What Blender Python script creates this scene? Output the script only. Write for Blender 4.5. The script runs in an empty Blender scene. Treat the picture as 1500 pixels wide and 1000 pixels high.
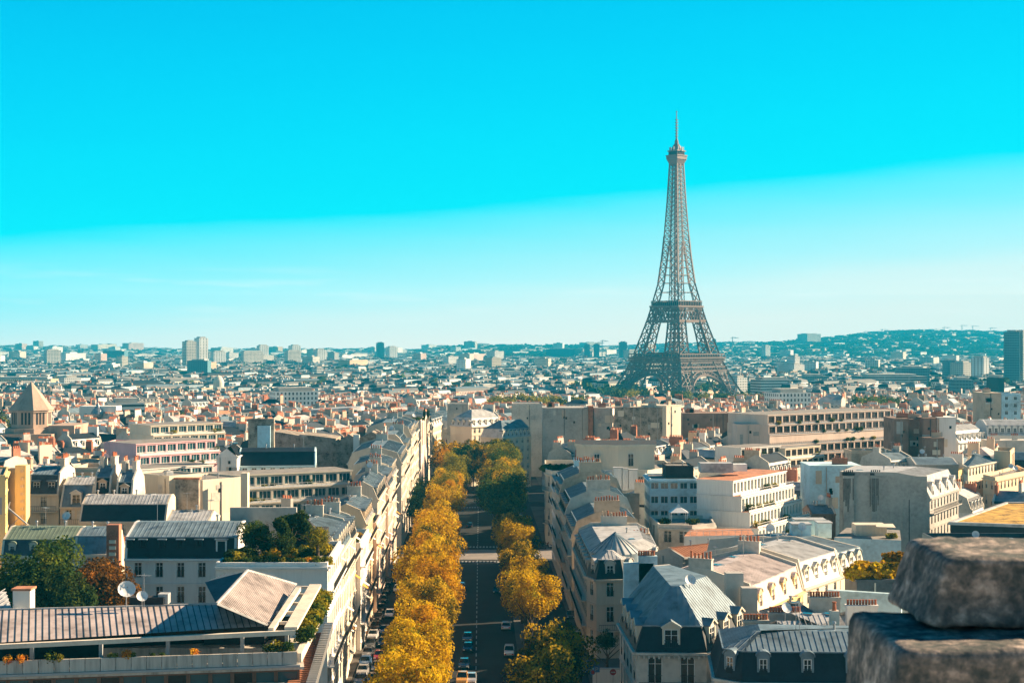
import bpy, bmesh, math, random
from math import sin, cos, pi, radians, sqrt, atan2, floor
from mathutils import Vector, Matrix
random.seed(11)
S = bpy.context.scene
C = S.collection
# ---------------------------------------------------------------- camera, world, sun, exposure
FPX = 2273.0                                   # focal length in pixels of the 1500 px wide photograph
CAMZ = 50.0
cd = bpy.data.cameras.new('camera'); cam = bpy.data.objects.new('camera', cd); C.objects.link(cam)
cam.location = (0, 0, CAMZ); cam.rotation_euler = (radians(90), 0, 0)
cd.sensor_width = 36; cd.lens = 36 * FPX / 1500; cd.clip_start = 0.1; cd.clip_end = 40000
cd.shift_y = -3 / 1500
cd.dof.use_dof = True; cd.dof.focus_distance = 600; cd.dof.aperture_fstop = 13
S.camera = cam
S.view_settings.view_transform = 'Standard'; S.view_settings.look = 'None'
S.view_settings.exposure = 1.75; S.view_settings.gamma = 1
S.cycles.use_denoising = True
S.cycles.max_bounces = 5; S.cycles.diffuse_bounces = 3; S.cycles.glossy_bounces = 2
S.cycles.transmission_bounces = 2; S.cycles.volume_bounces = 0; S.cycles.transparent_max_bounces = 4
S.cycles.sample_clamp_indirect = 4
SUN_AZ, SUN_EL = 19.0, 24.0                    # azimuth from +X towards +Y
w = bpy.data.worlds.new('World'); S.world = w; w.use_nodes = True
nt = w.node_tree; nt.nodes.clear()
def N(t, kind, **kw):
    n = t.nodes.new(kind)
    for k, v in kw.items():
        if k in n.inputs.keys(): n.inputs[k].default_value = v
        else: setattr(n, k, v)
    return n
def math_node(t, op, a, b=None, clamp=False):
    n = t.nodes.new('ShaderNodeMath'); n.operation = op; n.use_clamp = clamp
    for i, v in enumerate((a, b)):
        if v is None: continue
        if isinstance(v, (int, float)): n.inputs[i].default_value = v
        else: t.links.new(v, n.inputs[i])
    return n.outputs[0]
def ramp(t, fac, stops, interp='LINEAR'):
    n = t.nodes.new('ShaderNodeValToRGB'); n.color_ramp.interpolation = interp
    e = n.color_ramp.elements
    while len(e) > 1: e.remove(e[-1])
    e[0].position = stops[0][0]; e[0].color = (*stops[0][1], 1)
    for p, c in stops[1:]:
        x = e.new(p); x.color = (*c, 1)
    t.links.new(fac, n.inputs[0]); return n.outputs[0]
tc = N(nt, 'ShaderNodeTexCoord'); sp = N(nt, 'ShaderNodeSeparateXYZ'); nt.links.new(tc.outputs['Generated'], sp.inputs[0])
tt = math_node(nt, 'SUBTRACT', sp.outputs[2], math_node(nt, 'MULTIPLY', sp.outputs[0], 0.0788))
nz = N(nt, 'ShaderNodeTexNoise'); nz.inputs['Scale'].default_value = 6
mp = N(nt, 'ShaderNodeMapping'); mp.inputs['Scale'].default_value = (1, 1, 9); nt.links.new(tc.outputs['Generated'], mp.inputs[0]); nt.links.new(mp.outputs[0], nz.inputs[0])
tt = math_node(nt, 'ADD', tt, math_node(nt, 'MULTIPLY', math_node(nt, 'SUBTRACT', nz.outputs[0], 0.5), 0.012))
sky_col = ramp(nt, math_node(nt, 'MULTIPLY', tt, 2.5), [(0.0, (.74, .83, .82)), (.05, (.64, .83, .85)), (.10, (.42, .83, .90)),
    (.165, (.21, .80, .91)), (.200, (.10, .78, .92)), (.224, (.0, .75, .90)), (.33, (.0, .69, .90)), (.46, (.0, .60, .88)), (.62, (.0, .49, .82)), (.72, (0, .25, .50)), (1.0, (.0, .09, .24))])
ns = N(nt, 'ShaderNodeTexSky'); ns.sky_type = 'NISHITA'; ns.sun_disc = False
ns.sun_elevation = radians(SUN_EL); ns.sun_rotation = radians(90 - SUN_AZ)
# faint thin cloud low over the horizon
cm = N(nt, 'ShaderNodeMapping'); cm.inputs['Scale'].default_value = (5, 5, 60); nt.links.new(tc.outputs['Generated'], cm.inputs[0]); cn = N(nt, 'ShaderNodeTexNoise'); cn.inputs['Scale'].default_value = 2.2; cn.inputs['Detail'].default_value = 6; nt.links.new(cm.outputs[0], cn.inputs[0])
cf = math_node(nt, 'MULTIPLY', math_node(nt, 'MULTIPLY', math_node(nt, 'SUBTRACT', cn.outputs[0], .56), 3.0, True), math_node(nt, 'SUBTRACT', 1.0, math_node(nt, 'MULTIPLY', math_node(nt, 'ABSOLUTE', math_node(nt, 'SUBTRACT', sp.outputs[2], .028)), 40.0), True), True)
cmx = N(nt, 'ShaderNodeMix'); cmx.data_type = 'RGBA'; nt.links.new(math_node(nt, 'MULTIPLY', cf, .6), cmx.inputs[0]); nt.links.new(sky_col, cmx.inputs[6]); cmx.inputs[7].default_value = (.86, .92, .92, 1); sky_col = cmx.outputs[2]
tint = N(nt, 'ShaderNodeMix'); tint.data_type = 'RGBA'; tint.blend_type = 'MULTIPLY'; tint.inputs[0].default_value = 1; tint.inputs[7].default_value = (0, .8, 1, 1); nt.links.new(ns.outputs[0], tint.inputs[6])
# the clear sky is seen through the air of the haze box: allow for what that air takes away and adds
HZD = 1.3e-4
ln = math_node(nt, 'DIVIDE', 257.0, math_node(nt, 'MAXIMUM', sp.outputs[2], .0285))
T_ = math_node(nt, 'POWER', 2.71828, math_node(nt, 'MULTIPLY', ln, -HZD))
def vmath(op, a_, b_, sc=None):
    n = nt.nodes.new('ShaderNodeVectorMath'); n.operation = op
    if isinstance(a_, tuple): n.inputs[0].default_value = a_
    else: nt.links.new(a_, n.inputs[0])
    if b_ is not None:
        if isinstance(b_, tuple): n.inputs[1].default_value = b_
        else: nt.links.new(b_, n.inputs[1])
    if sc is not None: nt.links.new(sc, n.inputs['Scale'])
    return n.outputs[0]
inv = math_node(nt, 'DIVIDE', 1.0, T_)
air = vmath('SCALE', (.008, .39, .53), None, math_node(nt, 'SUBTRACT', 1.0, T_))
fwd = vmath('MAXIMUM', vmath('SCALE', vmath('SUBTRACT', sky_col, air), None, inv), (0.0, 0.0, 0.0))
# behind the camera: bright neutral band low down, deep blue overhead
back = math_node(nt, 'MULTIPLY', math_node(nt, 'ADD', math_node(nt, 'MULTIPLY', sp.outputs[1], -1.0), 0.2), 1.2, True)
deep = ramp(nt, sp.outputs[2], [(0, (.88, .88, .85)), (.09, (.58, .74, .82)), (.20, (.03, .30, .44)), (.42, (0, .15, .29)), (1, (0, .06, .16))])
mb_ = N(nt, 'ShaderNodeMix'); mb_.data_type = 'RGBA'; nt.links.new(back, mb_.inputs[0]); nt.links.new(fwd, mb_.inputs[6]); nt.links.new(deep, mb_.inputs[7])
mx = N(nt, 'ShaderNodeMix'); mx.data_type = 'RGBA'; mx.inputs[0].default_value = 0.012
nt.links.new(mb_.outputs[2], mx.inputs[6]); nt.links.new(tint.outputs[2], mx.inputs[7])
bg = N(nt, 'ShaderNodeBackground'); bg.inputs[1].default_value = .297
nt.links.new(mx.outputs[2], bg.inputs[0])
wo = N(nt, 'ShaderNodeOutputWorld'); nt.links.new(bg.outputs[0], wo.inputs[0])
sl = bpy.data.lights.new('sun', 'SUN'); sl.energy = 5.0; sl.angle = radians(0.5); sl.color = (1.0, .74, .475)
so = bpy.data.objects.new('sun', sl); C.objects.link(so)
so.rotation_euler = (radians(90 - SUN_EL), 0, radians(90 + SUN_AZ))

# ---------------------------------------------------------------- places
def ground_z(y):
    pts = [(-200, 0), (100, -1), (900, -11), (1500, -25), (4500, -25)]
    if y <= pts[0][0]: return 0
    for (a, za), (b, zb) in zip(pts, pts[1:]):
        if y <= b: return za + (zb - za) * (y - a) / (b - a)
    return -25.0
def U(px, py, z):                              # ground plan point of something whose height z is known
    Y = (CAMZ - z) * FPX / (py - 497.0)
    return ((px - 750.0) / FPX * Y, Y)
def P(px, Y): return (px - 750.0) / FPX * Y
def H(py, Y): return CAMZ - (py - 497.0) / FPX * Y
def AX(Y): return -0.7 - 0.0204 * Y            # centre line of the avenue

# ---------------------------------------------------------------- materials
M = {}
def mat(name, col, rough=.8, var=.18, scale=.25, metal=0.0, spec=.3, fine=3.0, streak=False, bump=0.0):
    m = bpy.data.materials.new(name); m.use_nodes = True; t = m.node_tree
    b = t.nodes['Principled BSDF']
    b.inputs['Roughness'].default_value = rough; b.inputs['Metallic'].default_value = metal
    b.inputs['Specular IOR Level'].default_value = spec
    if var > 0:
        co = N(t, 'ShaderNodeTexCoord'); vec = co.outputs['Object']
        if streak:
            mpn = N(t, 'ShaderNodeMapping'); mpn.inputs['Scale'].default_value = (1, 1, .12); t.links.new(vec, mpn.inputs[0]); vec2 = mpn.outputs[0]
        else: vec2 = vec
        oi = N(t, 'ShaderNodeObjectInfo')
        add = N(t, 'ShaderNodeVectorMath'); add.operation = 'ADD'; t.links.new(vec2, add.inputs[0]); 
        mulr = math_node(t, 'MULTIPLY', oi.outputs['Random'], 50.0); t.links.new(mulr, add.inputs[1])
        n1 = N(t, 'ShaderNodeTexNoise'); n1.inputs['Scale'].default_value = scale; n1.inputs['Detail'].default_value = 5; t.links.new(add.outputs[0], n1.inputs[0])
        n2 = N(t, 'ShaderNodeTexNoise'); n2.inputs['Scale'].default_value = fine; n2.inputs['Detail'].default_value = 3; t.links.new(add.outputs[0], n2.inputs[0])
        f = math_node(t, 'ADD', math_node(t, 'MULTIPLY', n1.outputs[0], .65), math_node(t, 'MULTIPLY', n2.outputs[0], .35))
        k = 2.2 * var
        c = ramp(t, f, [(.32, tuple(max(0, x * (1 - k)) for x in col)), (.5, col), (.68, tuple(min(1, x * (1 + k * .55)) for x in col))])
        t.links.new(c, b.inputs['Base Color'])
        if bump:
            bm = N(t, 'ShaderNodeBump'); bm.inputs['Strength'].default_value = bump; t.links.new(f, bm.inputs['Height']); t.links.new(bm.outputs[0], b.inputs['Normal'])
    else:
        b.inputs['Base Color'].default_value = (*col, 1)
    M[name] = m; return m
for nm, c in dict(stone=(.58, .50, .40), cream=(.66, .58, .46), white=(.74, .72, .68), ochre=(.66, .50, .33), pink=(.68, .42, .44), greywall=(.42, .40, .37),
                  tan=(.50, .40, .31), yellow=(.78, .56, .25), plaster=(.55, .51, .46), blush=(.66, .52, .44), white_blueshade=(.62, .70, .74)).items():
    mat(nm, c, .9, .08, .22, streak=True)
for nm, c in dict(greywall=(.40, .38, .35), plaster=(.54, .50, .44), white_blueshade=(.48, .66, .73), tan=(.50, .39, .29)).items(): mat(nm, c, .9, .17, .16, fine=1.4)  # the blue one is white wall with sky-blue shade put into its colour
mat('rubble', (.30, .25, .20), .95, .42, .5, fine=2.2, bump=.5)
mat('brownbrick', (.26, .17, .13), .95, .22, .3, fine=5)
mat('redbrick', (.38, .15, .09), .95, .25, .4, fine=5)
mat('zinc', (.165, .225, .265), .55, .24, .5, metal=.1, spec=.3, fine=1.2)
mat('zincpale', (.43, .43, .43), .6, .2, .5, metal=.05, spec=.3, fine=1.2)
mat('zincpink', (.46, .39, .37), .6, .26, .4, metal=.05, spec=.3, fine=1.2)
mat('zincgreen', (.20, .25, .18), .6, .15, .3, metal=.1)
mat('slate', (.010, .018, .028), .6, .2, .6, spec=.3)
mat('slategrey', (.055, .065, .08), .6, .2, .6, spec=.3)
mat('tile', (.46, .20, .11), .8, .25, .6)
mat('gravel', (.24, .22, .20), .95, .2, .5)
mat('sedum', (.46, .27, .05), .95, .45, .35, fine=2.5)
mat('darkroof', (.03, .03, .035), .9, .2, .5)
mat('terracotta', (.42, .13, .06), .8, .2, 1.5)
mat('potcream', (.5, .38, .28), .8, .15, 1.5)
mat('iron', (.03, .035, .04), .5, 0)
mat('frame_white', (.72, .72, .70), .5, .05, 1)
mat('frame_grey', (.35, .37, .38), .5, .05, 1)
mat('frame_brown', (.16, .09, .06), .6, .1, 1)
mat('shutter', (.62, .60, .55), .7, .1, 1)
mat('curtain', (.55, .50, .42), .9, .2, 1)
mat('awning_white', (.72, .68, .6), .8, .08, 1)
mat('awning_orange', (.70, .30, .05), .8, .1, 1)
mat('concrete', (.48, .44, .39), .9, .25, .9, fine=4, streak=True)
mat('beam', (.66, .58, .48), .8, .12, .5)
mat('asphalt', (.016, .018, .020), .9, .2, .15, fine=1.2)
mat('pavement', (.10, .09, .08), .9, .2, .3)
mat('crossing', (.24, .21, .19), .9, .15, .3)
mat('paint', (.30, .30, .29), .7, .1, 1)
mat('earth', (.16, .14, .11), .95, .3, .02, fine=.2)
mat('dish', (.66, .67, .68), .4, .05, 1)
mat('metal_grey', (.35, .36, .38), .35, .1, 1, metal=.6)
mat('bark', (.09, .065, .045), .95, .2, 1)
mat('tower_iron', (.21, .14, .118), .6, .12, .05, fine=.4)
mat('hill_green', (.05, .10, .07), 1, .35, .004, fine=.03)
mat('church_stone', (.43, .31, .24), .9, .12, .3, fine=1.5, streak=True)
mat('rustbrown', (.30, .12, .06), .8, .2, 1)
g = mat('glass', (.008, .016, .02), .1, 0, spec=.45)
g = mat('glass_teal', (.02, .08, .10), .1, 0, spec=.6)
mat('glass_green', (.12, .24, .20), .12, .1, .5, spec=.8)
def leafmat(name, cols, trans=.35):
    m = bpy.data.materials.new(name); m.use_nodes = True; t = m.node_tree; t.nodes.clear()
    co = N(t, 'ShaderNodeTexCoord'); n1 = N(t, 'ShaderNodeTexNoise'); n1.inputs['Scale'].default_value = .45; n1.inputs['Detail'].default_value = 6
    oi = N(t, 'ShaderNodeObjectInfo'); add = N(t, 'ShaderNodeVectorMath'); add.operation = 'ADD'
    t.links.new(co.outputs['Object'], add.inputs[0]); t.links.new(math_node(t, 'MULTIPLY', oi.outputs['Random'], 40.0), add.inputs[1]); t.links.new(add.outputs[0], n1.inputs[0])
    n = len(cols); c = ramp(t, n1.outputs[0], [(.34 + .32 * i / (n - 1), cc) for i, cc in enumerate(cols)])
    d = N(t, 'ShaderNodeBsdfDiffuse'); tr = N(t, 'ShaderNodeBsdfTranslucent'); mxs = N(t, 'ShaderNodeMixShader'); mxs.inputs[0].default_value = trans
    t.links.new(c, d.inputs[0]); t.links.new(c, tr.inputs[0]); t.links.new(d.outputs[0], mxs.inputs[1]); t.links.new(tr.outputs[0], mxs.inputs[2])
    o = N(t, 'ShaderNodeOutputMaterial'); t.links.new(mxs.outputs[0], o.inputs[0]); M[name] = m
leafmat('leaf_gold', [(.09, .09, .008), (.36, .21, .008), (.60, .37, .010), (.64, .42, .012), (.40, .32, .015)])
leafmat('leaf_amber', [(.20, .11, .006), (.50, .25, .008), (.64, .35, .012)])
leafmat('leaf_olive', [(.10, .11, .015), (.22, .20, .02), (.42, .32, .02)])
leafmat('leaf_half', [(.03, .045, .01), (.10, .09, .012), (.50, .32, .015), (.60, .36, .02)])
leafmat('leaf_green', [(.025, .055, .012), (.06, .10, .018), (.16, .17, .02)])
leafmat('leaf_dark', [(.015, .035, .012), (.04, .07, .018), (.09, .11, .02)])
leafmat('leaf_rust', [(.07, .035, .012), (.14, .07, .015), (.30, .12, .02)])
leafmat('leaf_far', [(.03, .06, .03), (.06, .09, .03), (.12, .13, .04)], .1)
leafmat('flower', [(.6, .12, .02), (.75, .45, .03)])
# wall whose windows are a pattern, for houses too far away for modelled ones; UV runs in metres
def patmat(name, wall, win=(.03, .05, .06), pu=2.6, pv=3.2, fu=.42, fv=.55, var=.12):
    m = bpy.data.materials.new(name); m.use_nodes = True; t = m.node_tree; b = t.nodes['Principled BSDF']
    uv = N(t, 'ShaderNodeUVMap'); s = N(t, 'ShaderNodeSeparateXYZ'); t.links.new(uv.outputs[0], s.inputs[0])
    def band(o, p, f):
        fr = math_node(t, 'FRACT', math_node(t, 'DIVIDE', o, p)); return math_node(t, 'LESS_THAN', math_node(t, 'ABSOLUTE', math_node(t, 'SUBTRACT', fr, .5)), f / 2)
    mask = math_node(t, 'MULTIPLY', band(s.outputs[0], pu, fu), band(s.outputs[1], pv, fv))
    n1 = N(t, 'ShaderNodeTexNoise'); n1.inputs['Scale'].default_value = .03; n1.inputs['Detail'].default_value = 4
    co = N(t, 'ShaderNodeTexCoord'); t.links.new(co.outputs['Object'], n1.inputs[0])
    wc = ramp(t, n1.outputs[0], [(.3, tuple(x * (1 - 2 * var) for x in wall)), (.7, tuple(min(1, x * (1 + var)) for x in wall))])
    mm = N(t, 'ShaderNodeMix'); mm.data_type = 'RGBA'; t.links.new(mask, mm.inputs[0]); t.links.new(wc, mm.inputs[6]); mm.inputs[7].default_value = (*win, 1)
    t.links.new(mm.outputs[2], b.inputs['Base Color']); b.inputs['Roughness'].default_value = .8; M[name] = m
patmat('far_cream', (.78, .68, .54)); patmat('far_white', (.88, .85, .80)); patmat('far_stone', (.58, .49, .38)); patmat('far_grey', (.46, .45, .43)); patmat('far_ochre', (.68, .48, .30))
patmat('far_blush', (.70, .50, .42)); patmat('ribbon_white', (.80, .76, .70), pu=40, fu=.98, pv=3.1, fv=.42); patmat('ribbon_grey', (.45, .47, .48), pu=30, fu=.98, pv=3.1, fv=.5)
patmat('tower_block', (.72, .66, .58), pu=3.4, fu=.6, pv=3.0, fv=.5); patmat('tower_glass', (.14, .28, .33), (.05, .12, .15), pu=3, fu=.8, pv=3.2, fv=.6)
patmat('tower_white', (.82, .80, .76), pu=6, fu=.35, pv=3.0, fv=.5)

# ---------------------------------------------------------------- mesh helper
class MB:
    def __init__(s): s.v = []; s.f = []; s.m = []; s.mats = []; s.uv = []; s.hasuv = False
    def mi(s, name):
        if name not in s.mats: s.mats.append(name)
        return s.mats.index(name)
    def face(s, pts, m, uv=None):
        b = len(s.v); s.v += [tuple(p) for p in pts]; s.f.append(tuple(range(b, b + len(pts)))); s.m.append(s.mi(m))
        if uv: s.hasuv = True
        s.uv.append(uv)
    def box(s, c, d, m, rz=0.0, top=None, cap=True):        # centre, full sizes
        cx, cy, cz = c; a, b, h = d[0] / 2, d[1] / 2, d[2] / 2; cr, sr = cos(rz), sin(rz)
        q = [(cx + x * cr - y * sr, cy + x * sr + y * cr) for x, y in ((-a, -b), (a, -b), (a, b), (-a, b))]
        lo = [(x, y, cz - h) for x, y in q]; hi = [(x, y, cz + h) for x, y in q]
        s.ring(lo, hi, m, top or m, cap)
    def ring(s, lo, hi, m, top=None, cap=True):
        n = len(lo); b = len(s.v); s.v += [tuple(p) for p in lo] + [tuple(p) for p in hi]; k = s.mi(m)
        for i in range(n):
            j = (i + 1) % n; s.f.append((b + i, b + j, b + n + j, b + n + i)); s.m.append(k); s.uv.append(None)
        if cap:
            s.f.append(tuple(b + n + i for i in range(n))); s.m.append(s.mi(top or m)); s.uv.append(None)
            s.f.append(tuple(b + n - 1 - i for i in range(n))); s.m.append(k); s.uv.append(None)
    def bar(s, p, q, w, m, h=None, up=(0, 0, 1)):
        p = Vector(p); q = Vector(q); d = q - p
        if d.length < 1e-6: return
        d.normalize(); u = Vector(up)
        if abs(d.dot(u)) > .98: u = Vector((1, 0, 0))
        sd = d.cross(u).normalized(); u2 = sd.cross(d).normalized(); a = w / 2; b = (h or w) / 2
        o = [sd * -a + u2 * -b, sd * a + u2 * -b, sd * a + u2 * b, sd * -a + u2 * b]
        s.ring([p + x for x in o], [q + x for x in o], m)
    def tube(s, p, q, r0, r1, m, n=8):
        p = Vector(p); q = Vector(q); d = (q - p).normalized(); u = Vector((0, 0, 1)) if abs(d.z) < .95 else Vector((1, 0, 0))
        a = d.cross(u).normalized(); b = d.cross(a).normalized()
        # orient so the faces look outwards
        s.ring([p + (b * sin(-t) + a * cos(-t)) * r0 for t in [2 * pi * i / n for i in range(n)]], [q + (b * sin(-t) + a * cos(-t)) * r1 for t in [2 * pi * i / n for i in range(n)]], m)
    def lathe(s, prof, m, n=16, c=(0, 0)):                  # profile of (radius, z)
        for (r0, z0), (r1, z1) in zip(prof, prof[1:]):
            for i in range(n):
                t0, t1 = 2 * pi * i / n, 2 * pi * (i + 1) / n
                s.face([(c[0] + r0 * cos(t0), c[1] + r0 * sin(t0), z0), (c[0] + r0 * cos(t1), c[1] + r0 * sin(t1), z0), (c[0] + r1 * cos(t1), c[1] + r1 * sin(t1), z1), (c[0] + r1 * cos(t0), c[1] + r1 * sin(t0), z1)], m)
    def mesh(s, name, off=(0, 0, 0)):
        me = bpy.data.meshes.new(name)
        ox, oy, oz = off
        me.from_pydata([(x - ox, y - oy, z - oz) for x, y, z in s.v], [], s.f)
        for mn in s.mats: me.materials.append(M[mn])
        me.polygons.foreach_set('material_index', s.m)
        if s.hasuv:
            ul = me.uv_layers.new(name='UVMap'); buf = []
            for f, uv in zip(s.f, s.uv):
                if uv: [buf.extend(t) for t in uv]
                else: buf.extend([0.0] * (2 * len(f)))
            ul.data.foreach_set('uv', buf)
        me.update(); return me
    def build(s, name, parent=None, off=None):
        if not s.f: return None
        if off is None: off = tuple(parent.location) if parent is not None and parent.type == 'EMPTY' else (0, 0, 0)
        o = bpy.data.objects.new(name, s.mesh(name, off)); C.objects.link(o)
        if parent is not None: o.parent = parent
        return o
def tag(o, label=None, cat=None, group=None, kind=None):
    if label:
        if len(label.replace('-', ' ').split()) > 16: print('LONG', len(label.split()), label, file=open('/tmp/long.txt', 'a'))
        o['label'] = label
    if cat: o['category'] = cat
    if group: o['group'] = group
    if kind: o['kind'] = kind
    return o
def empty(name, loc, label, cat, group=None, rz=0.0):
    o = bpy.data.objects.new(name, None); o.empty_display_size = .5; C.objects.link(o); o.location = loc; o.rotation_euler = (0, 0, rz)
    return tag(o, label, cat, group)
def inst(name, me, parent, loc, rz=0.0, sc=None):
    o = bpy.data.objects.new(name, me); C.objects.link(o); o.parent = parent; o.location = loc; o.rotation_euler = (0, 0, rz)
    if sc: o.scale = sc if isinstance(sc, tuple) else (sc, sc, sc)
    return o
CACHE = {}
def cached(key, fn):
    if key not in CACHE: CACHE[key] = fn()
    return CACHE[key]

# ---------------------------------------------------------------- building pieces (all face -Y, origin at the wall plane)
def window_mesh(kind, w_, h_):
    def mk():
        b = MB(); fr = {'white': 'frame_white', 'grey': 'frame_grey', 'brown': 'frame_brown', 'shut': 'frame_white', 'curt': 'frame_white', 'rail': 'frame_white', 'green': 'frame_white', 'teal': 'frame_white'}[kind]
        gl = {'green': 'glass_green', 'teal': 'glass_teal'}.get(kind, 'glass'); t = .09
        b.box((0, .05, 0), (w_, .03, h_), gl)
        for x in (-w_ / 2 + t / 2, w_ / 2 - t / 2): b.box((x, 0, 0), (t, .08, h_), fr)
        for z in (-h_ / 2 + t / 2, h_ / 2 - t / 2): b.box((0, -.003, z), (w_ - 2 * t, .08, t), fr)
        n = 1 if w_ < 1.6 else int(w_ / 1.0)
        for i in range(1, n + 1): b.box((-w_ / 2 + w_ * i / (n + 1), .004, 0), (t * .9, .07, h_ - 2 * t), fr)
        if kind in ('white', 'curt', 'shut', 'rail'): b.box((0, .006, h_ * .18), (w_ - 2 * t, .05, .05), fr)
        if kind == 'curt': b.box((-w_ * .22, .032, 0), (w_ * .3, .006, h_ - .2), 'curtain'); b.box((w_ * .25, .032, 0), (w_ * .24, .006, h_ - .2), 'curtain')
        if kind == 'shut':
            for s_ in (-1, 1): b.box((s_ * (w_ * .5 + w_ * .26), -.24, 0), (w_ * .48, .05, h_), 'shutter')
        if kind in ('rail', 'shut', 'white', 'curt'):
            z0 = -h_ / 2
            b.box((0, -.2, z0 + .95), (w_ * 1.02, .05, .06), 'iron'); b.box((0, -.2, z0 + .12), (w_ * 1.02, .04, .04), 'iron')
            for i in range(7): b.box((-w_ / 2 + w_ * (i + .5) / 7, -.2, z0 + .53), (.03, .03, .82), 'iron')
        return b.mesh('window')
    return cached(('win', kind, round(w_, 2), round(h_, 2)), mk)
def dormer_mesh(kind, w_, h_, dep, wallm, roofm):
    def mk():
        b = MB(); fw = .22; a = w_ / 2
        for s_ in (-1, 1):
            b.box((s_ * (a - fw / 2), dep / 2, h_ / 2), (fw, dep, h_), wallm)
        b.box((0, .12, .12), (w_ - 2 * fw - .006, .24, .24), wallm); b.box((0, .12, h_ - .1), (w_ - 2 * fw - .006, .24, .2), wallm)
        e = .16
        if kind == 'flat':
            b.box((0, dep / 2 - .12, h_ + .07), (w_ + 2 * e, dep + .3, .14), roofm)
        elif kind == 'gable':
            hh = w_ * .34
            for (x0, z0, x1, z1) in ((-a - e, h_, 0, h_ + hh), (0, h_ + hh, a + e, h_)):
                b.ring([(x0, -.2, z0), (x1, -.2, z1), (x1, -.2, z1 + .12), (x0, -.2, z0 + .12)], [(x0, dep, z0), (x1, dep, z1), (x1, dep, z1 + .12), (x0, dep, z0 + .12)], roofm)
            b.ring([(-a, -.02, h_), (a, -.02, h_), (0, -.02, h_ + hh)], [(-a, .1, h_), (a, .1, h_), (0, .1, h_ + hh)], wallm)
            b.bar((-a - e, -.2, h_ + .02), (0, -.2, h_ + hh + .02), .1, wallm, .2); b.bar((0, -.2, h_ + hh + .02), (a + e, -.2, h_ + .02), .1, wallm, .2)
        else:
            n = 8; pts = [(-(a + e * .6) * cos(pi * i / n), h_ + (a + .1) * .72 * sin(pi * i / n)) for i in range(n + 1)]
            for (x0, z0), (x1, z1) in zip(pts, pts[1:]):
                b.ring([(x0, -.12, z0), (x1, -.12, z1), (x1 * 1.1, -.12, z1 + .12), (x0 * 1.1, -.12, z0 + .12)], [(x0, dep, z0), (x1, dep, z1), (x1 * 1.1, dep, z1 + .12), (x0 * 1.1, dep, z0 + .12)], roofm)
            b.ring([(x * .93, .0, z - .03) for x, z in pts], [(x * .93, .12, z - .03) for x, z in pts], wallm)
        return b.mesh('dormer')
    return cached(('dorm', kind, w_, h_, dep, wallm, roofm), mk)
def pot_mesh(m='terracotta'):
    def mk():
        b = MB(); b.lathe([(.17, 0), (.13, .55), (.17, .58), (.17, .68), (.0, .69)], m, 8); return b.mesh('chimney_pot')
    return cached(('pot', m), mk)
def dish_mesh():
    def mk():
        b = MB(); b.tube((0, 0, 0), (0, 0, 1.5), .05, .05, 'metal_grey', 6)
        n = 16; R = Matrix.Rotation(radians(62), 3, 'X'); c = Vector((0, -.18, 1.6))
        prof = [(0, 0), (.3, .03), (.55, .10), (.7, .18)]
        for sgn in (0, .03):
            for (r0, z0), (r1, z1) in zip(prof, prof[1:]):
                for i in range(n):
                    t0, t1 = 2 * pi * i / n, 2 * pi * (i + 1) / n
                    b.face([c + R @ Vector((r * cos(t), r * sin(t), z - sgn)) for r, z, t in ((r0, z0, t0), (r0, z0, t1), (r1, z1, t1), (r1, z1, t0))], 'dish')
        f = c + R @ Vector((0, 0, .6)); b.bar(c + R @ Vector((0, -.6, .12)), f, .03, 'metal_grey'); b.box(tuple(f), (.1, .1, .1), 'metal_grey')
        return b.mesh('satellite_dish')
    return cached('dish', mk)
def antenna_mesh():
    def mk():
        b = MB(); b.tube((0, 0, 0), (0, 0, 3.2), .035, .03, 'metal_grey', 6); b.bar((-.7, 0, 3), (.7, 0, 3), .04, 'metal_grey')
        for i in range(7): b.bar((-.65 + i * .21, -.35, 3), (-.65 + i * .21, .35, 3), .025, 'metal_grey')
        return b.mesh('antenna')
    return cached('antenna', mk)
def skylight_mesh():
    def mk():
        b = MB(); b.box((0, 0, .06), (1.0, 1.3, .12), 'metal_grey'); b.box((0, 0, .125), (.8, 1.1, .02), 'glass'); return b.mesh('skylight')
    return cached('skylight', mk)
def vent_mesh():
    def mk():
        b = MB(); b.lathe([(.14, 0), (.14, .7), (.25, .72), (.22, .9), (0, .98)], 'metal_grey', 8); return b.mesh('roof_vent')
    return cached('vent', mk)
def acbox_mesh():
    def mk():
        b = MB(); b.box((0, 0, .5), (1.6, .8, 1.0), 'zincpale'); b.box((0, -.41, .5), (1.3, .03, .7), 'metal_grey'); b.box((0, 0, 1.03), (1.1, .5, .06), 'metal_grey'); return b.mesh('roof_unit')
    return cached('ac', mk)
def inset(pts, ds):
    n = len(pts); L = []
    for i in range(n):
        a, b = Vector(pts[i]), Vector(pts[(i + 1) % n]); d = (b - a).normalized(); nn = Vector((-d.y, d.x)); L.append((a + nn * ds[i], d))
    out = []
    for i in range(n):
        (p, d), (q, e) = L[i - 1], L[i]; cr = d.x * e.y - d.y * e.x
        if abs(cr) < 1e-5: out.append(tuple(q))
        else:
            t = ((q - p).x * e.y - (q - p).y * e.x) / cr; out.append(tuple(p + d * t))
    return out
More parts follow.
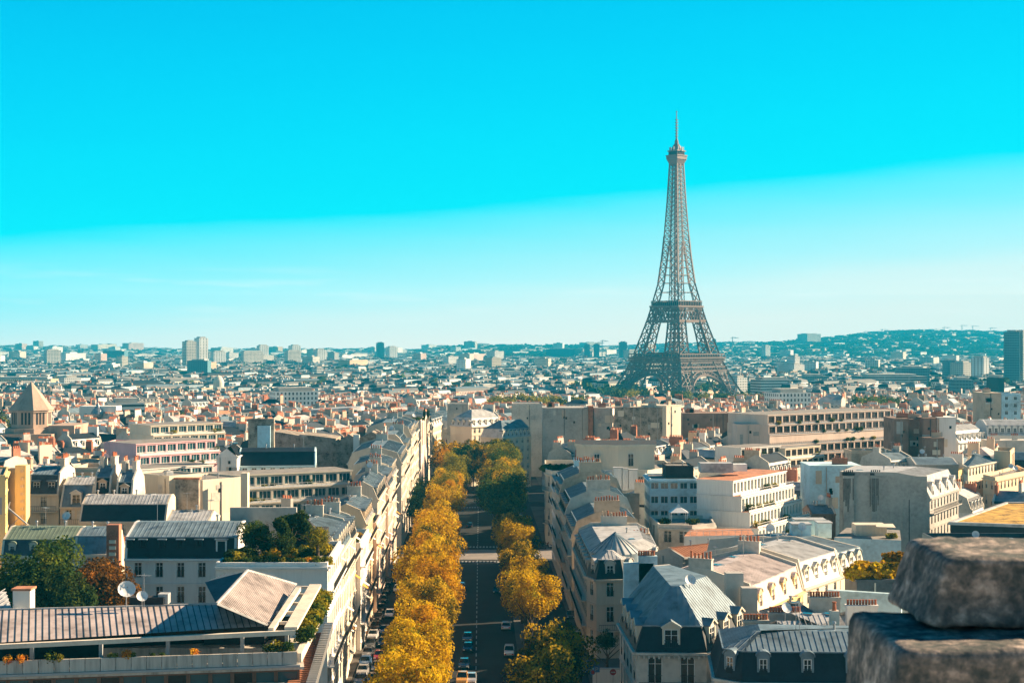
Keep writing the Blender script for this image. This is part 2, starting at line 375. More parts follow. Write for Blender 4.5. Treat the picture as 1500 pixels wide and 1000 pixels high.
def seams(b, face, m, sp=.65, w_=.06, h_=.045):
    f = [Vector(p) for p in face]; u = (f[1] - f[0]).normalized(); n = (f[1] - f[0]).cross(f[-1] - f[0])
    if n.length < 1e-6: return
    n.normalize(); v = n.cross(u); q = [((p - f[0]).dot(u), (p - f[0]).dot(v)) for p in f]
    lo, hi = min(x for x, _ in q), max(x for x, _ in q); x = lo + sp * .6
    while x < hi - .1:
        ys = []
        for i in range(len(q)):
            (x0, y0), (x1, y1) = q[i], q[(i + 1) % len(q)]
            if (x0 - x) * (x1 - x) < 0: ys.append(y0 + (y1 - y0) * (x - x0) / (x1 - x0))
        if len(ys) >= 2 and max(ys) - min(ys) > .3:
            p0 = f[0] + u * x + v * (min(ys) + .02); p1 = f[0] + u * x + v * (max(ys) - .02)
            b.bar(p0 + n * (h_ / 2), p1 + n * (h_ / 2), w_, m, h_, up=tuple(n))
        x += sp
def rail(b, p, q, z, h_=1.0, m='iron', sp=.35, t=.035):
    p = Vector((*p, z)); q = Vector((*q, z)); L = (q - p).length; n = max(1, int(L / sp))
    b.bar(p + Vector((0, 0, h_)), q + Vector((0, 0, h_)), .06, m); b.bar(p + Vector((0, 0, .1)), q + Vector((0, 0, .1)), .04, m)
    for i in range(n + 1):
        x = p.lerp(q, i / n); b.bar(x + Vector((0, 0, .1)), x + Vector((0, 0, h_ - .03)), t, m)
def facade(b, a, c, z0, z1, wall, fh, bay, ow, oh, maxfl, ribbon=False, top_gap=.35, rev=.22):
    """wall from a to c (outside on the right-hand side) with real openings; returns window places"""
    a = Vector(a); c = Vector(c); L = (c - a).length; d = (c - a) / L; n = Vector((d.y, -d.x)); out = []; ang = atan2(d.y, d.x)
    def P3(u, z, k=0.0): q = a + d * u - n * k; return (q.x, q.y, z)
    if ribbon: nb = max(1, int(L / bay)); bw = L / nb; ow2 = bw - .5
    else: nb = max(1, int((L - .6) / bay)); bw = (L - .6) / nb; ow2 = ow
    m0 = 0 if ribbon else .3
    zt = z1
    for fl in range(maxfl):
        zb = zt - fh
        if zb < z0: break
        ztop = zt - top_gap; zbot = max(ztop - oh, zb + .02)
        b.face([P3(0, ztop), P3(L, ztop), P3(L, zt), P3(0, zt)], wall)
        if zbot > zb + .03: b.face([P3(0, zb), P3(L, zb), P3(L, zbot), P3(0, zbot)], wall)
        else: zbot = zb
        x = 0
        for k in range(nb):
            uc = m0 + bw * (k + .5); u0, u1 = uc - ow2 / 2, uc + ow2 / 2
            b.face([P3(x, zbot), P3(u0, zbot), P3(u0, ztop), P3(x, ztop)], wall)
            b.face([P3(u0, zbot), P3(u0, zbot, rev), P3(u0, ztop, rev), P3(u0, ztop)], wall)
            b.face([P3(u1, zbot, rev), P3(u1, zbot), P3(u1, ztop), P3(u1, ztop, rev)], wall)
            b.face([P3(u0, zbot), P3(u1, zbot), P3(u1, zbot, rev), P3(u0, zbot, rev)], wall)
            b.face([P3(u0, ztop, rev), P3(u1, ztop, rev), P3(u1, ztop), P3(u0, ztop)], wall)
            q = a + d * uc - n * rev; out.append((q.x, q.y, (zbot + ztop) / 2, ang, ow2, ztop - zbot)); x = u1
        b.face([P3(x, zbot), P3(L, zbot), P3(L, ztop), P3(x, ztop)], wall)
        zt = zb
    if zt > z0: b.face([P3(0, z0), P3(L, z0), P3(L, zt), P3(0, zt)], wall)
    return out
def chimney(root, c, ln, th, z0, z1, rz, pots, wall='plaster', potm='terracotta', individual=True):
    b = MB(); b.box((c[0], c[1], (z0 + z1) / 2), (ln, th, z1 - z0), wall, rz); b.box((c[0], c[1], z1 + .08), (ln + .16, th + .16, .16), wall, rz)
    o = None
    if not individual:
        for i in range(pots):
            u = (i + .5) / pots * ln - ln / 2; b.tube((c[0] + u * cos(rz), c[1] + u * sin(rz), z1 + .14), (c[0] + u * cos(rz), c[1] + u * sin(rz), z1 + .8), .18, .16, potm, 5)
    o = b.build('chimney', root)
    if individual:
        L = root.location
        for i in range(pots):
            u = (i + .5) / pots * ln - ln / 2
            inst('chimney_pot', pot_mesh(potm if random.random() < .8 else 'potcream'), o, (c[0] + u * cos(rz) - L.x, c[1] + u * sin(rz) - L.y, z1 + .15 - L.z), 0, (1, 1, random.uniform(.9, 1.5)))
    return o
FOOT = []                                       # ground plans already taken
def centroid(pts): return (sum(p[0] for p in pts) / len(pts), sum(p[1] for p in pts) / len(pts))
def building(name, label, pts, ze, edges, cat='building', awn=0, group=None, wall='cream', zg=None, fh=3.3, bay=2.8, ow=1.15, oh=2.15, maxfl=6, win='white', ribbon=False,
             roof='mansard', h1=3.0, i1=1.1, h2=1.6, i2=4.0, steep='slate', top='zinc', seam=True, seamsteep=False, dorm=None, balc=None, partym='plaster', chim=True, pots=6,
             cornice=True, clutter=5, dsize=(1.5, 2.1), dwall=None, parapet=.8, wins=None, flatm='gravel', chz=1.6, potm='terracotta'):
    n = len(pts); zg = ground_z(min(p[1] for p in pts)) - 2 if zg is None else zg; cx, cy = centroid(pts)
    root = empty(name, (cx, cy, ground_z(cy)), label, cat, group); FOOT.append(pts); Lx, Ly, Lz = root.location
    b = MB(); places = []
    for i in range(n):
        a, c = pts[i], pts[(i + 1) % n]; L = math.dist(a, c)
        if edges[i] == 'w' and L > 2.2: places += facade(b, a, c, zg, ze, wall, fh, bay, ow, oh, maxfl, ribbon)
        else:
            b.face([(*a, zg), (*c, zg), (*c, ze), (*a, ze)], partym if edges[i] == 'p' else wall)
            if edges[i] == 'b' and L > 5:
                an = atan2(c[1] - a[1], c[0] - a[0]); at_ = lambda u, z, k: (a[0] + (c[0] - a[0]) * u + k * sin(an), a[1] + (c[1] - a[1]) * u - k * cos(an), z)
                for k in range(1 + int(L / 8)):
                    u = random.uniform(.08, .92); q = MB(); q.bar(at_(u, ze - .3, .1), at_(u, ze - random.uniform(5, 12), .1), .16, random.choice(['greywall', 'slategrey', 'tan'])); q.build('drainpipe', root)
                for k in range(1 + int(L / 5)):
                    u = random.uniform(.15, .85); q = MB(); q.box(at_(u, ze - random.uniform(1.2, 8), .015), (random.uniform(.6, 2.6), .06, random.uniform(.6, 3)), random.choice(['plaster', 'cream', 'stone', 'greywall']), an); q.build('wall_patch', root)
                for k in range(random.randint(0, 2)):
                    u = random.uniform(.15, .85); q = MB(); q.box(at_(u, ze - random.uniform(1.5, 7), .02), (.6, .1, .8), 'glass', an); q.build('small_window', root)
        if cornice and edges[i] in 'wn' and L > 1:
            d = (Vector(c) - Vector(a)).normalized(); nn = Vector((d.y, -d.x)); mid = (Vector(a) + Vector(c)) / 2 + nn * .2; rz = atan2(d.y, d.x)
            b.box((mid.x, mid.y, ze - .17), (L + .1, .5, .3), wall, rz); mid = (Vector(a) + Vector(c)) / 2 + nn * .06
            b.box((mid.x, mid.y, ze - .5), (L, .2, .22), wall, rz)
            if not ribbon:
                for fl in range(1, maxfl):
                    b.box((mid.x, mid.y, ze - fl * fh - .02), (L, .16, .14), wall, rz)
    b.build('wall', root)
    # windows
    rest = MB()
    for k, (x, y, z, ang, w_, h_) in enumerate(places):
        kd = win if isinstance(win, str) else random.choice(win)
        me = window_mesh(kd, w_, h_)
        if k < 98: inst('window', me, root, (x - Lx, y - Ly, z - Lz), ang)
        else:
            R = Matrix.Rotation(ang, 3, 'Z'); mn = [m.name for m in me.materials]
            for p in me.polygons: rest.face([tuple(R @ me.vertices[i].co + Vector((x, y, z))) for i in p.vertices], mn[p.material_index])
    if rest.f:
        tag(rest.build('more_windows', root), kind='stuff')
    for k in range(awn):
        x, y, z, ang, w_, h_ = random.choice(places[:40]); ab = MB(); c_ = random.choice(['awning_orange', 'awning_white', 'awning_white', 'curtain'])
        ab.ring([(-.8, -.05, 0), (.8, -.05, 0), (.8, -.05, .06), (-.8, -.05, .06)], [(-.8, -1.2, -.75), (.8, -1.2, -.75), (.8, -1.2, -.69), (-.8, -1.2, -.69)], c_)
        inst('awning', ab.mesh('awning'), root, (x - Lx, y - Ly, z + h_ / 2 - Lz), ang)
    # roof
    rb = MB(); ztop = ze
    if roof == 'flat':
        inn = inset(pts, [.35] * n)
        rb.face([(*p, ze - .03) for p in inn], flatm)
        pw = MB()
        for i in range(n):
            j = (i + 1) % n
            pw.face([(*pts[i], ze), (*pts[j], ze), (*pts[j], ze + parapet), (*pts[i], ze + parapet)], wall); pw.face([(*inn[j], ze - .03), (*inn[i], ze - .03), (*inn[i], ze + parapet), (*inn[j], ze + parapet)], wall)
            pw.face([(*pts[i], ze + parapet), (*pts[j], ze + parapet), (*inn[j], ze + parapet), (*inn[i], ze + parapet)], wall)
        pw.build('parapet', root); lvl = inn; ztop = ze
    else:
        isf = [e in 'wn' for e in edges]
        l0 = inset(pts, [-.12 if f else 0 for f in isf]); l1 = inset(pts, [i1 if f else 0 for f in isf]) if h1 > 0 else l0; l2 = inset(pts, [i1 + i2 if f else 0 for f in isf])
        z1, z2 = ze + h1, ze + h1 + h2; lvl = l2; ztop = z2
        for i in range(n):
            j = (i + 1) % n
            if not isf[i]: continue
            if h1 > 0:
                f = [(*l0[i], ze), (*l0[j], ze), (*l1[j], z1), (*l1[i], z1)]; rb.face(f, steep)
                if seamsteep: seams(rb, f, steep)
                rb.bar((*l1[i], z1), (*l1[j], z1), .16, top, .14)
            f = [(*l1[i], z1), (*l1[j], z1), (*l2[j], z2), (*l2[i], z2)]; rb.face(f, top)
            if seam: seams(rb, f, top)
        rb.face([(*p, z2) for p in l2], top)
        for i in range(n):
            if isf[i]: continue
            pb = MB()
            j = (i + 1) % n; a, c = Vector(pts[i]), Vector(pts[j]); d = (c - a).normalized(); nn = Vector((d.y, -d.x))
            up = .45 if edges[i] == 'p' else .04
            prof = [(*l0[i], ze - .2), (*l0[j], ze - .2), (*l0[j], ze + up)] + ([(*l1[j], z1 + up)] if h1 > 0 else []) + [(*l2[j], z2 + up), (*l2[i], z2 + up)] + ([(*l1[i], z1 + up)] if h1 > 0 else []) + [(*l0[i], ze + up)]
            o1 = nn * .03; o2 = nn * -.32
            pb.ring([(x + o2.x, y + o2.y, z) for x, y, z in prof][::-1], [(x + o1.x, y + o1.y, z) for x, y, z in prof][::-1], partym if edges[i] == 'p' else wall)
            pb.build('gable_wall', root)
            if chim and edges[i] == 'p' or chim == 'all':
                m_ = (a + c) / 2 + nn * -.5; ln = min(math.dist(a, c) * .45, pots * .55)
                chimney(root, (m_.x, m_.y), ln, .8, ze, z2 + chz, atan2(d.y, d.x), pots, partym, potm)
        if dorm:
            for ei, (kind, cnt) in dorm.items():
                a, c = Vector(pts[ei]), Vector(pts[(ei + 1) % n]); L = (c - a).length; d = (c - a) / L; nn = Vector((d.y, -d.x)); ang = atan2(d.y, d.x); dw, dh = dsize
                for k in range(cnt):
                    q = a + d * (L * (k + .5) / cnt) - nn * .18
                    o = inst('dormer', dormer_mesh(kind, dw, dh, i1 + 1.0, dwall or wall, top), root, (q.x - Lx, q.y - Ly, ze + .15 - Lz), ang)
                    inst('window', window_mesh('white' if not isinstance(win, str) or win not in ('grey', 'brown') else win, dw - .46, dh - .46), o, (0, .1, dh / 2 + .02))
    rb.build('roof', root)
    if balc:
        for ei, fls in balc.items():
            a, c = Vector(pts[ei]), Vector(pts[(ei + 1) % n]); L = (c - a).length; d = (c - a) / L; nn = Vector((d.y, -d.x)); rz = atan2(d.y, d.x)
            for fl in fls:
                z = ze - fl * fh; bb = MB(); mid = (a + c) / 2 + nn * .45; bb.box((mid.x, mid.y, z - .12), (L - .4, .9, .18), wall, rz)
                p, q = a + nn * .85 + d * .3, c + nn * .85 - d * .3; rail(bb, tuple(p), tuple(q), z - .03)
                bb.build('balcony', root)
    if clutter:
        c0 = Vector(centroid(lvl)); k0 = clutter
        for k in range(k0):
            p = Vector(lvl[k % len(lvl)]); q = c0.lerp(p, random.uniform(.1, .75)); kd = random.choice(['vent', 'dish', 'antenna', 'skylight', 'vent', 'unit', 'skylight'])
            if kd == 'unit' and roof != 'flat': kd = 'vent'
            me = dict(vent=vent_mesh, dish=dish_mesh, antenna=antenna_mesh, skylight=skylight_mesh, unit=acbox_mesh)[kd]()
            inst(me.name.split('.')[0], me, root, (q.x - Lx, q.y - Ly, ztop - .02 - Lz), random.uniform(-.6, .6) if kd == 'dish' else random.uniform(0, 3))
    return root
def rect(A, B, dep):
    A = Vector(A); B = Vector(B); d = (B - A).normalized(); n = Vector((-d.y, d.x)) * dep
    return [tuple(A), tuple(B), tuple(B + n), tuple(A + n)]

# ================================================================ THE SETTING
def skyline_py(px):                             # height of the hills on the horizon, read as rows of the photograph
    pts = [(-200, 511), (60, 511), (300, 515), (600, 516), (640, 511), (700, 508), (840, 509), (900, 511), (1050, 506), (1120, 504), (1200, 499), (1260, 492.5), (1330, 488), (1420, 489.5), (1500, 490), (1700, 495)]
    for (a, ya), (b, yb) in zip(pts, pts[1:]):
        if px <= b: return ya + (yb - ya) * max(0, (px - a)) / (b - a)
    return 495
def terrain_z(x, y):
    z = ground_z(y)
    if y > 4200:
        px = 750 + x / max(y, 1) * FPX; D = 8200.0
        top = CAMZ - (skyline_py(px) - 497) * D / FPX
        s = min(1.0, max(0.0, (y - 4400) / (D - 4400))); s = s * s * (3 - 2 * s)
        z = -25 + (top + 25) * s
        z += s * 3 * sin(x * .004 + 2) * sin(y * .003)
    return z
b = MB(); ys = [-300, -100, 0, 60, 120, 200, 300, 450, 600, 900, 1200, 1500, 2500, 3500, 4200, 4600, 5000, 5400, 5800, 6200, 6600, 7000, 7400, 7800, 8200, 8600, 9000]
cols = [(-.62 + 1.24 * i / 60) for i in range(61)]
grid = [[(c * max(y, 300) * 1.1, y, terrain_z(c * max(y, 300) * 1.1, y)) for c in cols] for y in ys]
b.v = [p for r in grid for p in r]; W_ = len(cols)
for j in range(len(ys) - 1):
    for i in range(W_ - 1):
        b.f.append((j * W_ + i, j * W_ + i + 1, (j + 1) * W_ + i + 1, (j + 1) * W_ + i)); b.m.append(b.mi('earth' if ys[j] < 4200 else 'hill_green')); b.uv.append(None)
tag(b.build('ground'), kind='structure')
def strip(name, o0, o1, y0, y1, m, dz, th=0.0, n=12):
    b = MB()
    for k in range(n):
        a, c = y0 + (y1 - y0) * k / n, y0 + (y1 - y0) * (k + 1) / n
        q = [(AX(a) + o0, a), (AX(a) + o1, a), (AX(c) + o1, c), (AX(c) + o0, c)]
        hi = [(x, y, ground_z(y) + dz + th) for x, y in q]
        if th: b.ring([(x, y, z - th - .3) for x, y, z in hi], hi, m)
        else: b.face(hi, m)
    return tag(b.build(name), kind='structure')
CROSS = ((384, 406), (522, 540))
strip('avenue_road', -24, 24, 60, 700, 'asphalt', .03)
seg = [(100, 384), (406, 522), (540, 640)]
for y0, y1 in seg:
    strip('pavement', -24, -19.3, y0, y1, 'pavement', .03, .13); strip('pavement', 17.6, 24, y0, y1, 'pavement', .03, .13)
    strip('tree_island', -11.6, -7.2, y0, y1, 'pavement', .03, .13); strip('tree_island', 7.0, 11.4, y0, y1, 'pavement', .03, .13)
def cross_street(name, y0, y1, x0, x1, m, dz, sl):
    b = MB(); n = 16
    for k in range(n):
        a, c = x0 + (x1 - x0) * k / n, x0 + (x1 - x0) * (k + 1) / n
        f = lambda x, y: (x, y + (sl * max(0, x - 10) if x > 10 else 0), ground_z(y) + dz)
        b.face([f(a, y0), f(c, y0), f(c, y1), f(a, y1)], m)
    return tag(b.build(name), kind='structure')
cross_street('cross_street', 385, 405, -120, 120, 'crossing', .036, .36)
cross_street('cross_street', 523, 539, -90, 60, 'asphalt', .036, .3)
b = MB()
for Y in [i * 5.5 + 100 for i in range(52)] + [i * 5.5 + 408 for i in range(20)]:
    q = [(AX(Y) - .09, Y), (AX(Y) + .09, Y), (AX(Y + 3) + .09, Y + 3), (AX(Y + 3) - .09, Y + 3)]; b.face([(x, y, ground_z(y) + .045) for x, y in q], 'paint')
tag(b.build('lane_marking'), kind='structure')
for Yc in (379, 409, 518):
    b = MB()
    for k in range(16):
        x = AX(Yc) - 6.6 + k * .88; b.face([(x, Yc, ground_z(Yc) + .05), (x + .5, Yc, ground_z(Yc) + .05), (x + .5, Yc + 3, ground_z(Yc + 3) + .05), (x, Yc + 3, ground_z(Yc + 3) + .05)], 'paint')
    tag(b.build('zebra_crossing'), kind='structure')

# ================================================================ TREES AND PLANTS
def crown_mesh(seed, leafm, n=8000, r=(6, 6, 5.2), size=.42, blobs=26, lumpy=.38, hollow=.70, cname='crown'):
    def mk():
        rd = random.Random(seed); V = []; F = []; bl = []
        for k in range(blobs):
            while True:
                p = Vector((rd.uniform(-1, 1), rd.uniform(-1, 1), rd.uniform(-1, 1)))
                if .25 < p.length < .70: break
            bl.append((Vector((p.x * r[0], p.y * r[1], p.z * r[2])), rd.uniform(lumpy * .7, lumpy * 1.15) * min(r)))
        bl.append((Vector((0, 0, 0)), .42 * min(r)))
        tot = sum(q * q for _, q in bl)
        for c, q in bl:
            for i in range(int(n * q * q / tot)):
                d = Vector((rd.gauss(0, 1), rd.gauss(0, 1), rd.gauss(0, 1))).normalized()
                p = c + d * q * rd.uniform(hollow, 1.06)
                s = size * rd.uniform(.6, 1.3)
                a = (d + Vector((rd.gauss(0, .6), rd.gauss(0, .6), rd.gauss(0, .6)))).normalized(); u = a.orthogonal().normalized(); u.rotate(Matrix.Rotation(rd.uniform(0, 6.28), 3, a)); v = a.cross(u)
                k = len(V); V += [p + u * s * .5, p + v * s * .45, p - u * s * .5, p - v * s * .45]; F.append((k, k + 1, k + 2, k + 3))
        me = bpy.data.meshes.new(cname); me.from_pydata(V, [], F); me.materials.append(M[leafm]); me.update(); return me
    return cached(('crown', seed, leafm, n, r, size, blobs, cname), mk)
def trunk_mesh(h, r0, key=0):
    def mk():
        rd = random.Random(key); b = MB(); b.tube((0, 0, 0), (.1, .05, h), r0, r0 * .6, 'bark', 8)
        for k in range(6):
            t = 2 * pi * k / 6 + rd.uniform(-.4, .4); p = Vector((.06, .03, h * rd.uniform(.62, .98))); q = p + Vector((cos(t) * h * .42, sin(t) * h * .42, h * rd.uniform(.35, .6))); b.tube(p, q, r0 * .42, r0 * .14, 'bark', 6)
            q2 = q + Vector((cos(t + .6) * h * .2, sin(t + .6) * h * .2, h * .2)); b.tube(q, q2, r0 * .14, r0 * .05, 'bark', 5)
        return b.mesh('trunk')
    return cached(('trunk', h, r0, key), mk)
def tree(x, y, zg, h, r, leafm, label, group, name='plane_tree', n=8000, size=.42, seed=None, rz=None):
    seed = random.randint(0, 3) if seed is None else seed
    t = empty(name, (x, y, zg), label, 'tree', group, random.uniform(0, 6.28) if rz is None else rz)
    inst('trunk', trunk_mesh(6.0, .28, seed), t, (0, 0, 0), 0, (1, 1, h * .5 / 6))
    inst('crown', crown_mesh(seed, leafm, n, size=size), t, (0, 0, h - r * .82), 0, (r / 6, r / 6, r / 6 * random.uniform(.95, 1.1)))
    return t
def bush(x, y, z, r, leafm, label, group=None, name='shrub', n=900, size=.22, flat=.8):
    t = empty(name, (x, y, z), label, 'plant', group, random.uniform(0, 6.28))
    b = MB(); b.tube((0, 0, 0), (0, 0, r * .6), .06, .04, 'bark', 5); o = b.build('stem', t, (0, 0, 0))
    inst('foliage', crown_mesh(random.randint(0, 2), leafm, n, (1, 1, 1), size, 12, lumpy=.5, hollow=.55, cname='foliage'), t, (0, 0, r * flat * .8), 0, (r, r, r * flat)); return t
ROWL = 'plane trees along the left side of the avenue roadway'; ROWR = 'plane trees along the right side of the avenue roadway'
ly = [171, 181, 191, 201, 211, 221, 231.5, 242, 253, 264, 275, 286, 298, 310, 324, 338, 353, 369, 415, 428, 441, 455, 470, 486, 503, 548, 565, 585, 606]
lab_l = {0: 'golden plane tree at the bottom edge of the photo, left of the roadway'}
for k, Y in enumerate(ly):
    lm = 'leaf_gold' if (k < 15 or k in (17, 19)) else random.choice(['leaf_amber', 'leaf_gold', 'leaf_amber', 'leaf_olive'])
    if k in (4, 8, 12): lm = 'leaf_amber'
    if k in (6, 13): lm = 'leaf_half'
    rr = random.uniform(6.0, 7.0) if k > 9 else random.uniform(5.2, 6.0)
    colr = {'leaf_gold': 'golden yellow', 'leaf_amber': 'amber orange', 'leaf_olive': 'olive and yellow', 'leaf_half': 'green and gold'}[lm]
    tree(AX(Y) - 7.6 + random.uniform(-.6, .6) - (1.2 if k > 10 else 0), Y, ground_z(Y) + .1, random.uniform(15.5, 18.0), rr, lm, f'{colr} plane tree in the dense row between roadway and left side lane', ROWL, n=11000 if k < 12 else 8000, size=.36)
for k, Y in enumerate([186, 196, 246, 257, 268, 279, 291, 304, 317, 331, 346, 359, 371, 416, 430, 446, 462, 480, 498, 512, 552, 570, 590, 612]):
    if k < 2: lm, rr = 'leaf_half', 6.0
    elif k < 10: lm, rr = ('leaf_gold' if k % 3 else 'leaf_half'), random.uniform(4.4, 5.6)
    elif k < 13: lm, rr = 'leaf_half', 5.7
    elif k < 20: lm, rr = ['leaf_green', 'leaf_half', 'leaf_dark', 'leaf_olive', 'leaf_half', 'leaf_olive', 'leaf_green'][k - 13], random.uniform(7.6, 8.8)
    else: lm, rr = 'leaf_olive', 7.5
    colr = {'leaf_gold': 'golden', 'leaf_olive': 'half green and half yellow', 'leaf_half': 'dark green and gold', 'leaf_green': 'green', 'leaf_dark': 'dark green'}[lm]
    tree(AX(Y) + (8.9 if k < 9 else 7.6) + random.uniform(-.8, .8), Y, ground_z(Y) + .1, random.uniform(14, 17.5) + (3.5 if k > 12 else 0), rr, lm, f'{colr} plane tree between the roadway and the shaded right side lane', ROWR, n=9000, size=.36)
for k, (dx, Y, lm) in enumerate(((-5, 562, 'leaf_green'), (1, 560, 'leaf_half'), (-11, 580, 'leaf_half'), (-2, 586, 'leaf_half'), (4, 592, 'leaf_olive'), (8, 590, 'leaf_green'), (9, 604, 'leaf_half'))):
    tree(AX(Y) + dx, Y, ground_z(Y), 20, 8.0, lm, {'leaf_green': 'large green tree', 'leaf_half': 'large green and gold tree', 'leaf_olive': 'large olive tree', 'leaf_gold': 'large golden tree'}[lm] + ' in the broad clump closing the far end of the avenue', 'trees closing the avenue', n=8000, size=.5)
for Y in (436, 452, 468, 484, 500):
    tree(AX(Y) - 17.5, Y, ground_z(Y) + .1, 12, 5, 'leaf_dark', 'dark leaved tree on the left pavement below the party wall block', 'dark trees on the left pavement', 'street_tree', 5000, .4)
for k, (px, pt, Y, r, lm, lab) in enumerate([(62, 784, 205, 7.6, 'leaf_green', 'tall broad green tree with yellowing top behind the low metal roof, bottom left'), (95, 815, 199, 6.0, 'leaf_dark', 'dark green lower tree beside the tall green tree, bottom left'), (152, 808, 203, 6.2, 'leaf_rust', 'rust brown tree between the dark green tree and the white slate roofed building')]):
    tree(P(px, Y), Y, ground_z(Y), H(pt, Y) - ground_z(Y), r, lm, lab, None, 'courtyard_tree', 14000, .34, seed=k)

# ================================================================ THE IRON TOWER
TY = 1713.0; TX = P(991, TY); TZ = -28.0
tower = empty('iron_lattice_tower', (TX, TY, TZ), 'tall brown iron lattice tower with four arched legs and three platforms', 'tower', None, radians(-47))
def tow(z):
    pts = [(0, 62.4), (19, 50.5), (38, 41.5), (57, 34.6), (80, 28.2), (100, 22.6), (115, 19.4), (140, 14.3), (170, 11.2), (196, 9.3), (230, 7.3), (276, 5.2), (300, 4.2)]
    for (a, x), (c, y) in zip(pts, pts[1:]):
        if z <= c: return x + (y - x) * (z - a) / (c - a)
    return 4.2
def tin(z):                                    # inner edge of a leg
    pts = [(0, 37.4), (19, 29.5), (38, 23.5), (57, 18.8), (80, 15.5), (100, 12.0), (115, 9.2), (140, 5.0), (170, 2.4), (190, .01), (400, .01)]
    for (a, x), (c, y) in zip(pts, pts[1:]):
        if z <= c: return x + (y - x) * (z - a) / (c - a)
    return 0
TM = 'tower_iron'
def leg_levels(b, sx, sy, zs, wbar, wx):
    for z0, z1 in zip(zs, zs[1:]):
        q = []
        for z in (z0, z1):
            o, i = tow(z), tin(z); q.append([Vector((sx * o, sy * o, z)), Vector((sx * o, sy * i, z)), Vector((sx * i, sy * i, z)), Vector((sx * i, sy * o, z))])
        for k in range(4):
            j = (k + 1) % 4
            b.bar(q[0][k], q[1][k], wbar, TM); b.bar(q[1][k], q[1][j], wx, TM)
            b.bar(q[0][k], q[1][j], wx, TM); b.bar(q[0][j], q[1][k], wx, TM)
            m0, m1 = (q[0][k] + q[0][j]) / 2, (q[1][k] + q[1][j]) / 2
            if z0 < 115: b.bar(m0, m1, wx * .7, TM)
for sx in (-1, 1):
    for sy in (-1, 1):
        b = MB(); leg_levels(b, sx, sy, [0, 14, 28, 42, 56], 1.9, .8); leg_levels(b, sx, sy, [62, 72, 82, 92, 102, 113], 1.6, .75)
        c = 50; b.box((sx * c, sy * c, -1), (27, 27, 3), 'stone'); b.build('leg', tower, (0, 0, 0))
b = MB(); zs = [118]
while zs[-1] < 272: zs.append(zs[-1] + max(5.0, tow(zs[-1]) * .62))
zs[-1] = 276
for z0, z1 in zip(zs, zs[1:]):
    for (ax, ay) in ((1, 0), (0, 1), (-1, 0), (0, -1)):
        def pt(u, z, k=None):
            o = tow(z); s_ = u * o if k is None else u * k
            return Vector((ax * o - ay * s_, ay * o + ax * s_, z))
        i0, i1 = tin(z0), tin(z1)
        b.bar(pt(-1, z0), pt(-1, z1), 1.5 if z0 < 190 else 1.1, TM); b.bar(pt(-1, z1), pt(1, z1), .6, TM)
        if i0 > 1.2:
            for s_ in (-1, 1):
                A0, B0, A1, B1 = pt(s_, z0), pt(s_, z0, i0), pt(s_, z1), pt(s_, z1, i1)
                b.bar(B0, B1, .9, TM); b.bar(A0, B1, .6, TM); b.bar(B0, A1, .6, TM)
        else:
            b.bar(pt(0, z0), pt(0, z1), .8, TM)
            for s_ in (-1, 1): b.bar(pt(s_, z0), pt(0, z1), .5, TM); b.bar(pt(0, z0), pt(s_, z1), .5, TM)
for s_ in (-1.4, 1.4): b.bar((s_, s_, 116), (s_ * .8, s_ * .8, 276), 1.1, TM)
b.build('shaft', tower, (0, 0, 0))
def ringbox(b, hw, z0, z1, m, th=1.2):
    for (ax, ay) in ((1, 0), (0, 1), (-1, 0), (0, -1)):
        b.box((ax * (hw - th / 2), ay * (hw - th / 2), (z0 + z1) / 2), (2 * hw - 2 * th if ay else th, 2 * hw if not ay else th, z1 - z0), m)
def columns(b, hw, z0, z1, n, w_, m):
    for (ax, ay) in ((1, 0), (0, 1), (-1, 0), (0, -1)):
        for k in range(n + 1):
            u = -hw + 2 * hw * k / n; b.box((ax * hw - ay * u, ay * hw + ax * u, (z0 + z1) / 2), (w_, w_, z1 - z0), m)
b = MB(); ringbox(b, 36.5, 52, 54.2, TM); ringbox(b, 38.3, 57.3, 58.6, TM, 3); columns(b, 37, 54.2, 57.3, 34, .9, TM); ringbox(b, 34.5, 58.6, 60.0, TM, 2); columns(b, 37.2, 58.6, 61.6, 18, .5, TM); ringbox(b, 37.5, 61.6, 62.6, TM, 2)
ringbox(b, 33, 58.6, 61.6, 'glass', .5)
for k in (-1, 1): b.box((k * 20, 0, 61), (10, 44, 5), 'darkroof'); b.box((0, k * 24, 61), (30, 8, 5), 'darkroof')
b.box((0, 0, 57), (66, 66, .8), TM)
for (ax, ay) in ((1, 0), (0, 1), (-1, 0), (0, -1)):     # lattice band under the platform
    for row in range(2):
        z0, z1 = 44.0 + row * 4.2, 48.2 + row * 4.2
        for k in range(17):
            f = lambda u, z: (ax * (tow(z) + .4) - ay * u * tow(z), ay * (tow(z) + .4) + ax * u * tow(z), z)
            u0, u1 = -1 + 2 * k / 17, -1 + 2 * (k + 1) / 17; b.bar(f(u0, z0), f(u1, z1), .45, TM); b.bar(f(u1, z0), f(u0, z1), .45, TM)
        b.bar(f(-1, z0), f(1, z0), 1.0, TM, 1.4)
b.build('first_platform', tower, (0, 0, 0))
b = MB(); ringbox(b, 21.2, 113.2, 115, TM, 2); columns(b, 20.4, 110.4, 113.2, 20, .7, TM); ringbox(b, 20, 108.6, 110.4, TM); ringbox(b, 19.2, 115, 119, 'darkroof', 3); columns(b, 19.6, 115, 119.6, 14, .5, TM); ringbox(b, 20, 119.6, 120.4, TM, 1.5); b.box((0, 0, 114), (38, 38, .8), TM)
ringbox(b, 23.6, 96.5, 99.5, TM)
